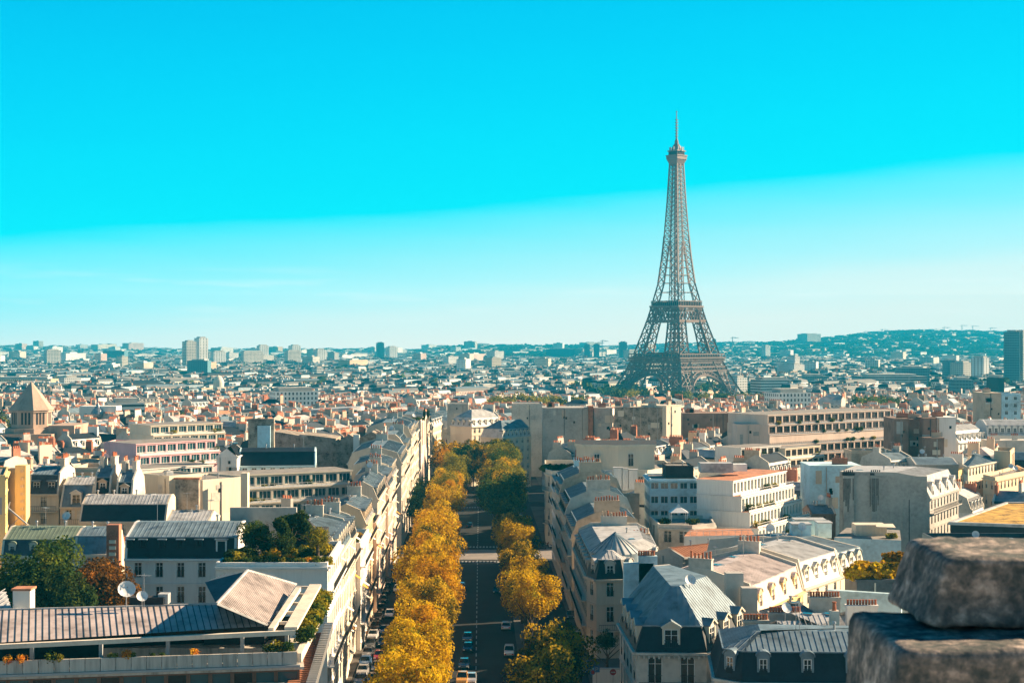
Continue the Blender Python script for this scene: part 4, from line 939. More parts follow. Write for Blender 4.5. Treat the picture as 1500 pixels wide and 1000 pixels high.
# pink flats
def modern(name, label, pxa, Ya, pxb, Yb, ytop, dep, floors, wall, win='teal', group=None, setback=1.8, bay=3.0, plants=4, fh=3.1):
    A, B = (P(pxa, Ya), Ya), (P(pxb, Yb), Yb); zt = H(ytop, Ya); return terrace_block(name, label, A, B, dep, zt - fh * floors, floors, fh, setback, wall, win, bay=bay, plants=plants, group=group)
modern('pink_terrace_flats', 'pink walled stepped flats with white balconies', 205, 415, 322, 434, 651, 16, 2, 'pink')
modern('white_terrace_flats', 'white stepped flats with balconies just below the pink flats', 186, 392, 318, 411, 690, 14, 2, 'white', 'teal')
building('pink_walled_house', 'pink low rooftop wall beside the pink flats', rect((P(152, 425), 425), (P(203, 425), 425), 12), H(652, 425), 'bbbb', wall='pink', roof='flat', clutter=2)
modern('white_roof_terrace_building', 'cream building with glazed roof storey and railing above the pink flats', 225, 490, 330, 507, 624, 16, 2, 'cream')
# yellow house at the left edge
building('yellow_building', 'tall sunlit yellow building cut by the left edge of the photo', [(P(-60, 272), 272), (P(8, 272), 272), (P(13, 290), 290), (P(-60, 290), 290)], H(698, 272), 'bwbb', wall='yellow', roof='flat', win='brown', bay=3, parapet=.3, clutter=0)
b = MB(); b.box((P(20, 287), 287, H(780, 287)), (1.9, 2, 24), 'ochre'); b.box((P(33, 286), 286, H(780, 286)), (2.0, 2.4, 25), 'yellow'); 
for k in range(16): b.box((P(31.5, 284.6), 284.6, H(690 + k * 11, 284.6)), (.5, .1, .5), 'ochre')
b.box((P(3, 280), 271.6, H(780, 272)), (1.3, .6, 25), 'cream'); tag(b.build('chimney_wall'), 'ribbed yellow and orange chimney wall beside the yellow building', 'chimney')
b = MB(); b.bar((P(12, 262), 262, H(744, 262)), (P(52, 262), 262, H(778, 262)), .22, 'zincpale', .22); b.bar((P(15, 262), 262, H(771, 262)), (P(28, 262), 262, H(758, 262)), .1, 'metal_grey'); b.bar((P(12, 262), 262, H(744, 262)), (P(12, 271), 272, H(744, 262)), .15, 'metal_grey'); tag(b.build('diagonal_beam'), 'pale diagonal beam leaning down from the yellow building', 'beam')
building('grey_mansard_building', 'house with grey mansard and two square roof windows right of the yellow building', rect((P(42, 300), 300), (P(86, 300), 300), 12), H(723, 300), 'wpnb', wall='cream', steep='slategrey', top='zinc', h1=3.6, i1=1.0, h2=1.2, i2=4.2, dorm={0: ('flat', 2)}, balc={0: [1]}, win='curt', dsize=(1.7, 2.3), dwall='slategrey')
building('zinc_roofed_building', 'cream house with sunlit zinc roof and one big dormer beside the grey mansard', rect((P(88, 298), 298), (P(134, 298), 298), 12), H(742, 298), 'wbnb', wall='cream', steep='zinc', top='zincpale', h1=4.0, i1=2.2, h2=1.2, i2=3, dorm={0: ('gable', 1)}, balc={0: [1]}, win='shut', dsize=(2.0, 2.4), dwall='white', seamsteep=True, bay=2.2)
building('dark_roofed_building', 'long low house with near black roof below a strip of sunlit zinc', rect((P(116, 282), 282), (P(243, 282), 282), 11), H(763, 282), 'wbnb', wall='stone', steep='slate', top='zincpale', h1=2.9, i1=1.6, h2=1.4, i2=3, win='curt', chim=False, maxfl=2)
building('green_roofed_house', 'house with yellow green copper roof and a round dormer behind the tall tree', rect((P(2, 246), 246), (P(124, 246), 246), 11), H(813, 246), 'wbnb', wall='cream', steep='slategrey', top='zincgreen', h1=2.4, i1=.8, h2=1.6, i2=4, dorm={0: ('arch', 4)}, win='curt', dsize=(1.1, 1.5), bay=3.2, fh=3.8)
building('domed_roof_house', 'house with rounded blue zinc roof between the trees and the white slate building', rect((P(108, 240), 240), (P(158, 240), 240), 10), H(811, 240), 'wbnb', wall='cream', steep='zinc', top='zinc', h1=2.6, i1=1.2, h2=1, i2=3, win='white', clutter=2, seamsteep=True)
b = MB(); b.box((P(167, 236), 236, H(806, 236)), (1.9, 1.6, 8), 'redbrick'); 
for k in range(4): b.box((P(167, 236), 235.1, H(792 + k * 9, 236)), (1.0, .2, .5), 'cream')
tag(b.build('chimney_stack'), 'red brick chimney stack with pale bands above the rust brown tree', 'chimney')
for px, Y, yt, wd in ((182, 290, 712, 6), (150, 292, 705, 5)):
    building('gabled_house', 'small house with round blue zinc gable and white dormer' + (' right of the tan stack' if px > 160 else ' left of the tan stack'), rect((P(px - 12, Y), Y), (P(px + 12, Y), Y), 10), H(yt + 18, Y), 'wpnp', wall='tan', h1=3, i1=.8, h2=2, i2=3.6, dorm={0: ('gable', 1)}, pots=5)
building('zinc_strip_building', 'low house with sunlit zinc roof before the cream gable', rect((P(243, 270), 270), (P(306, 270), 270), 10), H(764, 270), 'nbnb', wall='cream', h1=0, h2=1.5, i2=4, top='zincpale')
building('parapet_house', 'cream house with flat parapet and pots before the pink flats', rect((P(105, 330), 330), (P(160, 330), 330), 12), H(690, 330), 'wbbb', wall='tan', roof='flat', win='curt', clutter=3, maxfl=2)

# ================================================================ NEAR BUILDINGS ON THE RIGHT
# big corner house with teal hipped roof, bottom centre
A, B = U(932, 954, 13), U(1035, 955, 13); Lf = U(908, 912, 13); Rt = U(1090, 929, 13)
d_ = Vector((Rt[0] - B[0], Rt[1] - B[1])).normalized(); back = (Lf[0] + 11, Lf[1] + 6); Rt2 = (B[0] + d_.x * 14, B[1] + d_.y * 14)
pts = [A, B, Rt2, back, Lf]
building('corner_mansion', 'big corner mansion with blue hipped mansard roof and one pedimented dormer, bottom centre', pts, 13.0, 'wwnbw', wall='plaster', steep='slate', top='zinc', h1=2.9, i1=.9, h2=4.2, i2=3.8, bay=3.6, ow=1.7, oh=3.4, fh=4.4, maxfl=3, win='white', dorm={0: ('gable', 1), 1: ('gable', 3), 4: ('gable', 4)}, dsize=(2.1, 2.7), dwall='cream', seam=True, clutter=0, balc={0: [1]})
rt = bpy.data.objects['corner_mansion']
inst('satellite_dish', dish_mesh(), rt, (P(1010, 190) - rt.location.x, 190 - rt.location.y, H(868, 190) - rt.location.z), .3)
for i in range(14):
    q = Vector(A).lerp(Vector(B), (i + .5) / 14); bb = MB(); bb.box((q.x, q.y - .3, 12.45), (.22, .4, .35), 'plaster'); bb.build('cornice_bracket', rt)
b = MB(); b.box((P(935, 219), 219, H(855, 219) - 4), (4.2, 1.2, 14), 'white_blueshade'); b.box((P(949, 219), 219, H(834, 219) - 2), (2.6, 1.2, 8), 'white_blueshade')
st = b.build('chimney_wall'); tag(st, 'weathered white party wall, tinted blue as shade, with pots between mansion and domed house', 'chimney')
for k in range(7): inst('chimney_pot', pot_mesh(), st, (P(936 + k * 3.6, 219), 219, H(834, 219) + 2.0))
# domed corner house and its street
y0 = 256
pts = [(P(872, 257), 257), (P(912, 259), 259), (P(935, 268), 268), (P(952, 284), 284), (12.5 + 6, 300), (12.2, 300), (12.4, 262)]
pts = [(14.0, 257.0), (18.6, 257.5), (21.5, 262), (26.5, 276), (27, 296), (11.9, 297), (12.6, 261)]
building('domed_corner_house', 'corner house with fluted cone roof and round dormers on the right of the avenue', pts, 10.3, 'wwwbpww'.replace('bp', 'np'), wall='stone', steep='slate', top='zincpale', h1=3.1, i1=.9, h2=1.2, i2=2.3, bay=2.6, ow=1.3, oh=2.6, fh=4.2, maxfl=3, win='white', dorm={0: ('arch', 1), 1: ('arch', 1), 2: ('arch', 3), 5: ('flat', 8), 6: ('arch', 1)} , dsize=(1.6, 2.3), dwall='plaster', balc={5: [1, 2], 0: [2]}, chim=True, pots=9)
rt = bpy.data.objects['domed_corner_house']
bb = MB(); cx_, cy_ = 17.6, 264.5
for i in range(20):
    t0, t1 = 2 * pi * i / 20, 2 * pi * (i + 1) / 20; p0, p1, p2 = (cx_ + 4.3 * cos(t0), cy_ + 4.3 * sin(t0), 13.9), (cx_ + 4.3 * cos(t1), cy_ + 4.3 * sin(t1), 13.9), (cx_, cy_, 17.2); bb.face([p0, p1, p2], 'zincpale'); bb.bar(p0, p2, .16, 'zinc', .16)
bb.lathe([(4.3, 12), (4.3, 13.9)], 'zinc', 20, (cx_, cy_)); bb.build('cone_roof', rt)
for (px, py, Y) in ((893, 800, 278), (915, 790, 284), (931, 806, 272), (939, 782, 288)):
    o = chimney(rt, (P(px, Y), Y), 3.2, .9, 12, H(py, Y), .1, 5, 'tan')
GR = 'shaded stone fronts on the right side of the avenue'
yr = lambda Y: AX(Y) + 18.4
for k, (y0, y1, ze, wl) in enumerate(((300.4, 322, 11.5, 'stone'), (322.2, 346, 13.6, 'tan'), (346.2, 366, 15.4, 'stone'), (366.2, 383, 14.2, 'white'))):
    pts = [(yr(y0) + 14, y0 + 3), (yr(y1) + 14, y1 + 3), (yr(y1), y1), (yr(y0), y0)]
    building('avenue_townhouse', ['shaded avenue front next to the domed corner house', 'second shaded avenue front beyond the domed corner house, with tall party wall', 'shaded avenue front with broad chimney wall and red pots', 'shaded white avenue front with roof terrace facing the corner rotunda'][k], pts, ze, 'nbwp', wall=wl, group=GR, steep=['zinc', 'slate'][k % 2], top='zinc', h1=3, i1=1.1, h2=1.6, i2=4, dorm={2: ('flat', 6)}, balc={2: [1, 3]}, win='shut', seamsteep=True, partym=['tan', 'plaster', 'tan', 'white_blueshade'][k], pots=9, chz=2.4, clutter=3)
b = MB(); b.box((P(905, 345), 345, H(752, 345) - 3), (9.5, 1, 15), 'tan'); b.box((P(882, 344), 344, H(728, 344) - 6), (3.2, 1.4, 14), 'plaster'); b.box((P(896, 344.5), 344.5, H(728, 344) - 4), (.7, 1.4, 12), 'redbrick')
st = b.build('party_wall'); tag(st, 'broad tan party wall with plastered chimney and red pots on the right block', 'wall')
for k in range(6): inst('chimney_pot', pot_mesh(), st, (P(873 + k * 3.4, 344), 344, H(728, 344) + 1.0))
# rotunda corner building
c0 = (yr(412), 412); pts = [(yr(412) + .6, 414), (yr(412) + 12, 411), (38, 414), (46, 430), (44, 448), (yr(450), 450), (yr(418), 418)]
pts = [(10.6, 411), (20, 409.5), (36, 412), (44, 424), (44, 446), (9.4, 447), (9.0, 416)]
building('rotunda_corner_building', 'cream corner building with balustrade, roof plants and a faceted upper storey, right of the avenue', pts, 14.2, 'wwwbbww', wall='cream', roof='flat', bay=3, ow=1.4, oh=3, fh=4.4, maxfl=4, win='white', parapet=1.1, clutter=0, balc={5: [1], 6: [1, 3]})
rt = bpy.data.objects['rotunda_corner_building']; bb = MB()
up = [(P(845, 416), 420), (P(856, 416), 415.5), (P(906, 414), 414), (P(959, 417), 417), (P(959, 432), 434), (P(845, 434), 434)]
for i in range(6): a, c = up[i], up[(i + 1) % 6]; bb.face([(*a, 14.2), (*c, 14.2), (*c, 21.6), (*a, 21.6)], 'cream')
e1, e2 = inset(up, [-.5] * 6), inset(up, [-.3] * 6); bb.ring([(*p, 21.2) for p in e1], [(*p, 21.9) for p in e1], 'cream', 'darkroof'); bb.ring([(*p, 20.9) for p in e2], [(*p, 21.2) for p in e2], 'cream'); bb.build('upper_storey', rt)
for px in (874, 924): inst('window', window_mesh('white', 1.5, 3.4), rt, (P(px, 414.8) - rt.location.x, 414.0 + (.6 if px > 900 else -.05) - rt.location.y, 17.8 - rt.location.z))
for k in range(9): bush(P(797 + k * 5.2, 420), 420 + k % 3, 14.3, 1.5, 'leaf_dark' if k % 3 else 'leaf_green', 'dark green shrub on the terrace of the rotunda corner building', 'shrubs on the rotunda terrace', 'shrub', 700, .35)
bush(P(841, 416), 416, 14.3, 2.2, 'leaf_rust', 'tall reddish brown shrub against the faceted upper storey', None, 'shrub', 1200, .3)
bush(P(866, 372), 372, 16.2, 2.0, 'leaf_olive', 'yellow green bush on the white roof terrace before the rotunda building', None, 'shrub', 1400, .3); bush(P(842, 372), 372, 16.2, 1.4, 'leaf_rust', 'reddish bush left of the yellow green bush on the white roof terrace', None, 'shrub', 800, .3)
for k, (px, w_, h_) in enumerate(((905, 2.2, 4.2), (915, 1.6, 3.8), (927, 2.2, 3.2), (890, 2.0, 2.4))):
    b = MB(); b.box((P(px, 392), 392, H(700, 392) - .3), (w_, 2, h_ + 1.6), 'white'); b.box((P(px, 392), 392, H(700, 392) + h_ / 2 + .6), (w_ + .3, 2.3, .2), 'zincpale'); tag(b.build('roof_housing'), ['tallest white lift housing before the rotunda building', 'narrow white housing right of the tallest one', 'broad white housing at the right of the group', 'low white housing at the left of the group'][k], 'roof housing', 'white housings before the rotunda building')
def wallbox(name, label, x0, x1, Y, ytop, dep, m, cat='building', skew=0.0, group=None, cap=None, pots=0):
    a, c = (P(x0, Y), Y), (P(x1, Y + skew), Y + skew); pts = rect(a, c, dep); b = MB(); zt = H(ytop, Y); zg = ground_z(Y) - 2
    b.ring([(*p, zg) for p in pts], [(*p, zt) for p in pts], m, cap or 'gravel'); e = inset(pts, [-.1] * 4); b.ring([(*p, zt - .05) for p in e], [(*p, zt + .25) for p in e], cap or m); FOOT.append(pts); o = b.build(name); tag(o, label, cat, group)
    dr = random.Random(int(x0 * 7 + Y)); zt_ = zt; W_ = math.dist(a, c)
    if dep > 5 and W_ > 3:
        an = atan2(c[1] - a[1], c[0] - a[0]); at_ = lambda u, z, k: (a[0] + (c[0] - a[0]) * u + k * sin(an), a[1] + (c[1] - a[1]) * u - k * cos(an), z)
        for k in range(max(1, int(W_ / 6))):
            u = dr.uniform(.06, .94); q = MB(); q.bar(at_(u, zt_ - .2, .12), at_(u, zt_ - dr.uniform(6, 16), .12), .22, dr.choice(['greywall', 'tan', 'slategrey'])); q.build('drainpipe', o)
        for k in range(max(2, int(W_ / 4))):
            u = dr.uniform(.12, .88); h_ = dr.uniform(1, 4); q = MB(); q.box(at_(u, zt_ - dr.uniform(1.5, 9), .02), (dr.uniform(.8, 3.4), .08, h_), dr.choice(['plaster', 'greywall', 'tan', 'cream', 'stone']), an); q.build('wall_patch', o)
        for k in range(max(1, int(W_ / 7))):
            u = dr.uniform(.15, .85); q = MB(); p_ = at_(u, zt_ + .9, -dep * .3); q.box(p_, (dr.uniform(1.5, 4), .9, 1.8), dr.choice(['plaster', 'tan', 'redbrick']), an)
            for j in range(4): q.box((p_[0] - 1 + j * .6, p_[1], p_[2] + 1.2), (.3, .3, .6), 'terracotta')
            q.build('chimney', o)
        for k in range(dr.randint(1, 3)):
            u = dr.uniform(.1, .9); q = MB(); q.box(at_(u, zt_ - dr.uniform(2, 10), .03), (.7, .1, .9), 'glass', an); q.build('small_window', o)
    for k in range(pots): inst('chimney_pot', pot_mesh(), o, (pts[0][0] + (pts[1][0] - pts[0][0]) * (k + .5) / pots, Y + .5, zt + .24))
    return o
GW = 'party walls right of the avenue'
wallbox('party_wall_building', 'long pale grey party wall with patched plaster above the rotunda building', 795, 853, 598, 598, 16, 'greywall')
wallbox('chimney_wall', 'thin red brown chimney strip in the long pale party wall', 862, 869, 595, 596, 10, 'rustbrown', 'chimney')
wallbox('party_wall_building', 'second stretch of pale party wall right of the red brown strip', 870, 897, 598, 598, 14, 'greywall')
wallbox('party_wall_building', 'third stretch of pale party wall left of the red brown strip', 853.5, 861.5, 598, 598, 14, 'greywall')
wallbox('party_wall_building', 'wide stained brown party wall with sunlit end, below the iron tower', 900, 975, 596, 597, 8, 'rubble', skew=-4)
wallbox('party_wall_building', 'sunlit cream end wall right of the stained party wall', 976, 997.5, 591, 595, 12, 'cream', skew=7)
wallbox('brown_brick_wall_building', 'long dark brown windowless wall right of the sunlit end wall', 1000, 1070, 640, 606, 14, 'brownbrick')
wallbox('party_wall_building', 'tan end piece of the long dark brown wall', 1070.5, 1079, 638, 606, 14, 'tan')
# teal shaded modern block and white stepped block
building('teal_shaded_block', 'flat modern block in blue shade with rows of wide windows, left of the stepped flats', rect((P(952, 345), 345), (P(1023, 345), 345), 14), H(703, 345), 'wbbw', wall='white_blueshade', roof='flat', ribbon=True, bay=2.1, oh=1.6, fh=3.2, maxfl=4, win='teal', parapet=.3, clutter=0)
building('teal_shaded_penthouse', 'dark glazed penthouse set back on the teal shaded block', rect((P(975, 349), 349), (P(1016, 349), 349), 8), H(683, 349), 'nbbb', wall='darkroof', roof='flat', zg=H(703, 345), parapet=.2, clutter=2, cornice=False)
building('rounded_corner_house', 'rounded grey corner house with arched windows below the white canopy', [(29.5, 312), (36, 310), (41, 314), (42, 328), (29, 328)], 12.2, 'wwwbb', wall='plaster', roof='flat', bay=3, ow=1.6, oh=2.6, fh=4, maxfl=3, win='white', parapet=.7, clutter=0)
b = MB(); cx_, cy_, cz_ = P(994, 318), 318, 12.2
for sx in (-1, 1):
    for sy in (-1, 1): b.bar((cx_ + sx * 1.6, cy_ + sy * 1.6, cz_), (cx_ + sx * 1.6, cy_ + sy * 1.6, cz_ + 2.6), .12, 'frame_white')
q0 = [(cx_ + x * 1.9, cy_ + y * 1.9, cz_ + 2.5) for x, y in ((-1, -1), (1, -1), (1, 1), (-1, 1))]; q1 = [(cx_ + x * .5, cy_ + y * .5, cz_ + 3.4) for x, y in ((-1, -1), (1, -1), (1, 1), (-1, 1))]
b.ring(q0, q1, 'dish'); b.ring(q1, [(cx_ + x * .1, cy_ + y * .1, cz_ + 4.1) for x, y in ((-1, -1), (1, -1), (1, 1), (-1, 1))], 'dish'); tag(b.build('garden_canopy'), 'small white pavilion canopy on the rounded corner house', 'canopy')
for k, px in enumerate((970, 975, 1012, 1018)): bush(P(px, 316), 316, 12.3, 1.1, 'leaf_dark', 'dark shrub beside the white pavilion canopy', 'shrubs beside the canopy', 'shrub', 500, .3)
A, B = (51.0, 321.0), (66.5, 346.0)
terrace_block('white_stepped_flats', 'white stepped flats with long glazed storeys, brown terraces and a blank shaded side', A, B, 14, 7.6, 4, 3.2, 1.9, 'white', 'green', deck='tile', bay=1.75, plants=14, base=2, oh=2.1)
b = MB(); b.box((P(1050, 334), 336, H(684, 336)), (7, 4, 2.0), 'zincpale'); b.box((P(1080, 334), 338, H(684, 338)), (5, 3, 1.5), 'frame_white'); tag(b.build('roof_unit'), 'white ventilation housings and guard rails on the stepped flats', 'roof unit')
b = MB(); q = [(P(1002, 300), 300), (P(1105, 302), 302), (P(1100, 312), 312), (P(1012, 312), 312)]; zt = H(784, 301); b.ring([(*p, zt - 12) for p in q], [(*p, zt) for p in q], 'white', 'tile'); 
for k in range(12): p = Vector(q[0]).lerp(Vector(q[1]), k / 11); b.bar((p.x, p.y, zt), (p.x, p.y, zt + 1), .06, 'frame_white')
b.bar((*q[0], zt + 1), (*q[1], zt + 1), .08, 'frame_white'); tag(b.build('roof_terrace_building'), 'low white building with terracotta terrace and white railing below the stepped flats', 'building'); FOOT.append(q)
# diagonal row: pink zinc, pale zinc, grey roofs
def diag(px0, py0, px1, py1, z, dep): return rect(U(px0, py0, z), U(px1, py1, z), dep)
GD = 'mansard houses of the diagonal row on the right'
building('mansard_row_house', 'sunlit house with pinkish zinc roof and four arched dormers', diag(1107, 899, 1175.5, 865, 13, 16), 13, 'wpnp', group=GD, wall='yellow', steep='blush', top='zincpink', h1=3.6, i1=.9, h2=1.6, i2=6, dorm={0: ('arch', 4)}, dsize=(1.5, 2.3), win='white', bay=3.5, pots=6, clutter=4, fh=3.6)
building('mansard_row_house', 'sunlit house with pale mansard and four hooded dormers in the diagonal row', diag(1176.5, 861.5, 1230.5, 843, 13.2, 17), 13.2, 'wpnp', group=GD, wall='cream', steep='white', top='zincpale', h1=3.8, i1=.8, h2=1.4, i2=6.5, dorm={0: ('gable', 4)}, dsize=(1.7, 2.5), win='white', bay=3, pots=3, clutter=4, chim=False, fh=3.6)
building('mansard_row_house', 'far end house of the diagonal row with grey flat roof and paired dormers', diag(1231.5, 842, 1266, 832, 13.2, 24), 13.2, 'wbnp', group=GD, wall='cream', steep='white', top='zinc', h1=3.4, i1=.8, h2=1.2, i2=8, dorm={0: ('arch', 3)}, dsize=(1.6, 2.4), win='white', bay=3, pots=3, clutter=4, chim=False, fh=3.6)
for k, (px, Y, w_) in enumerate(((1185, 262, 5), (1172, 256, 3), (1206, 258, 2.2))):
    b = MB(); z0 = 17.5; b.box((P(px, Y), Y, z0 + .9), (w_, 3, 2.4), 'white_blueshade'); b.box((P(px, Y), Y, z0 + 2.2), (w_ + .3, 3.3, .2), 'zincpale'); tag(b.build('roof_housing'), ['largest', 'middle', 'smallest'][k] + ' of three pale boxes on the grey roofs of the diagonal row', 'roof housing', 'pale boxes on the grey roofs')
building('rust_roofed_house', 'low house with rusty brown roof and dishes behind the mansion', diag(1000, 812, 1104, 800, 14, 7), 13.6, 'nbnb', wall='greywall', h1=0, h2=1.2, i2=2.6, top='rustbrown', clutter=4)
building('pale_zinc_house', 'broad pale zinc roof between the mansion and the pink zinc roof', diag(1000, 850, 1085, 862, 14, 12), 13.2, 'nbnb', wall='greywall', h1=0, h2=2.4, i2=5, top='zincpale', clutter=5)
b = MB(); b.box((P(1075, 205), 205, H(860, 205) - 3.5), (2.3, 1.8, 11), 'greywall'); b.box((P(1097, 203), 203, H(874, 203) - 3.2), (2.0, 1.6, 9), 'greywall'); tag(b.build('chimney_wall'), 'two grey chimney blocks standing between the mansion and the pink zinc roof', 'chimney')
# mansard with arched zinc dormers, bottom right
A, B = (P(1046, 171), 171), (P(1081, 167.5), 167.5); Bz = U(1300, 997, 13)
pts = [(22.4, 170.6), (24.9, 168.4), (44, 167.6), (44, 181), (23.5, 183)]
building('blue_mansard_building', 'blue shaded mansard building with three hooded round dormers, bottom right', pts, 12.9, 'wwbnn', wall='plaster', steep='slate', top='zinc', h1=3.1, i1=.8, h2=1.5, i2=4.3, bay=3.4, oh=2.6, fh=3.8, maxfl=2, win='white', dorm={0: ('arch', 1), 1: ('arch', 4)}, dsize=(1.35, 2.5), dwall='zinc', chim=False, clutter=3)
for k, (x0, x1, yt, Y) in enumerate(((1090, 1126, 911, 186), (1127.5, 1174, 900, 191), (1187, 1231, 877, 203), (1241, 1286, 889, 197))):
    wallbox('chimney_wall', ['shortest chimney wall with red pots, nearest the mansion', 'second chimney wall with a long row of red pots', 'third chimney wall with red pots below the sunlit facades', 'pale chimney wall with red pots, farthest right'][k], x0, x1, Y, yt, 1.1, 'plaster' if k < 3 else 'white', 'chimney', group='chimney walls with red pots, bottom right', pots=[8, 11, 11, 10][k])
wallbox('boundary_wall', 'long plain white wall below the golden roof bushes', 1213, 1320, 218, 866, .8, 'white_blueshade', 'wall', skew=-4)
for k, (x0, x1, Y, yt, dep, lb) in enumerate(((1128, 1200, 184, 921, 9, 'small zinc hipped roof beside the second chimney wall'), (1170, 1250, 183.5, 915, 13, 'striped pale zinc roof crossing the middle of the bottom right block'), (1225, 1310, 196, 907, 10, 'striped zinc roof behind the pale chimney wall'), (1130, 1215, 200, 893, 9, 'shaded blue roof between the chimney walls and the yellow wall'))):
    building('zinc_roofed_building', lb, rect((P(x0, Y), Y), (P(x1, Y), Y), dep), H(yt, Y) - 1.6, 'nnnn', wall='plaster', h1=0, h2=1.8, i2=dep * .38, top='zincpale' if k != 3 else 'zinc', clutter=2, chim=False)
b = MB(); b.box((P(1222, 180), 180, H(915, 180)), (1.0, 1.0, 3.4), 'plaster'); st = b.build('chimney_stack'); tag(st, 'single slim chimney with one red pot above the blue mansard', 'chimney'); inst('chimney_pot', pot_mesh(), st, (P(1222, 180), 180, H(915, 180) + 1.7), 0, 1.5)
for k in range(5): bush(P(1263 + k * 10, 224), 224 + (k % 2) * 1.5, 15.0, 2.2, 'leaf_gold', 'golden yellow bush growing on the roof left of the stone block', 'golden roof bushes', 'shrub', 1800, .3)
bush(P(1312, 228), 228, 16.5, 2.0, 'leaf_amber', 'rust orange bush beside the golden roof bushes', None, 'shrub', 1500, .3)
wallbox('roof_planter_building', 'dark low wall carrying the golden roof bushes', 1255, 1330, 222, 851, 8, 'slategrey')
b = MB(); q = [(P(1222, 300), 300), (P(1320, 296), 296), (P(1318, 312), 312), (P(1240, 316), 316)]; zt = H(788, 299); b.ring([(*p, zt - 14) for p in q], [(*p, zt) for p in q], 'white_blueshade', 'gravel')
aw = [(P(1284, 298), 298), (P(1312, 297), 297), (P(1308, 303), 303), (P(1282, 303), 303)]; b.ring([(*p, zt + 2.2) for p in aw], [(*p, zt + 2.35) for p in aw], 'cream'); b.box((P(1273, 305), 305, zt + 1.0), (6, 4, 2.2), 'cream'); tag(b.build('penthouse_building'), 'small roof flat with cream awning below the grey gable wall', 'building'); FOOT.append(q)
bush(P(1306, 299), 299, H(790, 299), 1.2, 'leaf_olive', 'yellowing plant under the cream awning of the small roof flat', None, 'shrub', 500, .3)
# grey gable building with curved dormers
building('grey_gable_building', 'building with a huge grey windowless gable streaked with soot and a curved zinc roof', [(P(1230, 343), 343), (P(1362, 340), 340), (P(1404, 362), 362), (P(1262, 366), 366)], 15.2, 'bwnb', wall='greywall', h1=4.6, i1=1.8, h2=1.0, i2=5, steep='zincpale', top='zincpale', dorm={1: ('arch', 4)}, dsize=(1.5, 2.6), win='curt', balc={1: [1]}, bay=2.6, clutter=3, seamsteep=True, dwall='white')
rt = bpy.data.objects['grey_gable_building']; bb = MB(); ga, gb = (P(1230, 342.9), 342.9), (P(1358, 340), 340.0); q = rect(ga, gb, 1.0)
bb.ring([(*p, -6) for p in q], [(*p, H(696, 342)) for p in q], 'greywall'); bb.build('gable_wall', rt)
for k, px in enumerate((1243, 1283)):
    bb = MB(); bb.box((P(px, 342), 342.2, H(700, 342) - 9), (2.3, 1.1, 19), 'greywall'); bb.box((P(px, 342), 342.3, H(696, 342) + .3), (2.6, 1.0, .5), 'darkroof'); c_ = bb.build('chimney', rt)
    for j in range(5): inst('chimney_pot', pot_mesh('iron'), c_, (P(px - 6 + j * 3, 342) - rt.location.x, 342.3 - rt.location.y, H(696, 342) + .5 - rt.location.z))
mat('soot', (.16, .15, .14), .95, .2, 1)
for k in range(30):
    px = random.choice([1243, 1283]) + random.gauss(0, 4.2); l_ = random.uniform(2, 7.5); bb = MB(); bb.box((P(px, 341), 341.62 - (.0), H(700, 342) - l_ / 2), (random.uniform(.12, .4), .03 + .002 * k, l_), 'soot'); bb.build('soot_streak', rt)
wallbox('party_wall_building', 'plain white gable wall in shade left of the huge grey gable', 1186, 1262, 374, 683, 12, 'white_blueshade')
building('zinc_roofed_building', 'zinc roof house with red stack in the gap left of the grey gable', rect((P(1188, 350), 350), (P(1224, 350), 350), 10), H(752, 350), 'wpnb', wall='brownbrick', win='brown', h1=0, h2=1.5, i2=4, top='zinc', maxfl=1)
# cream sunlit buildings further right
building('cream_corner_building', 'sunlit cream building with railed zinc roof on the right', [(P(1405, 412), 408), (P(1418, 400), 400), (P(1460, 418), 418), (P(1440, 432), 436)], H(682, 402), 'wwnb', wall='cream', roof='mansard', h1=0, h2=1.6, i2=5, top='zinc', bay=2.2, fh=4, win='curt', clutter=4)
building('orange_lit_building', 'sunlit orange cream building with balustrade beside the railed zinc roof', [(P(1440, 396), 396), (P(1458, 388), 388), (P(1506, 408), 408), (P(1490, 425), 425)], H(699, 396), 'wwbb', wall='ochre', roof='flat', bay=2.6, win='curt', fh=4)
building('orange_lit_building', 'taller orange cream block with stack behind the balustrade', [(P(1456, 420), 420), (P(1480, 418), 418), (P(1486, 432), 432), (P(1460, 434), 434)], H(664, 420), 'bbbb', wall='ochre', roof='flat', clutter=1)
b = MB(); q = [U(1392, 766, 12), U(1530, 771, 12), (140, 362), U(1474, 737, 12)]; b.ring([(*p, -8) for p in q], [(*p, 12) for p in q], 'darkroof', 'sedum'); e = inset(q, [-.3, -.3, -.3, -.3]); i_ = inset(q, [.5] * 4)  # walls painted near black to stand for the shadow band under the roof
for k in range(4): b.ring([(*e[k], 11.7), (*e[(k + 1) % 4], 11.7), (*i_[(k + 1) % 4], 11.7), (*i_[k], 11.7)], [(*e[k], 12.3), (*e[(k + 1) % 4], 12.3), (*i_[(k + 1) % 4], 12.3), (*i_[k], 12.3)], 'zincpale')
tag(b.build('flat_roofed_building'), 'flat roofed building covered with golden dry planting at the right edge', 'building'); FOOT.append(q)
building('dark_flat_building', 'dark low roof in shade before the golden planted roof', rect((P(1380, 290), 290), (P(1540, 290), 290), 14), H(800, 290), 'bbbb', wall='slategrey', roof='flat', flatm='slate', clutter=3)  # dark colours carry on the shadow band below the golden roof
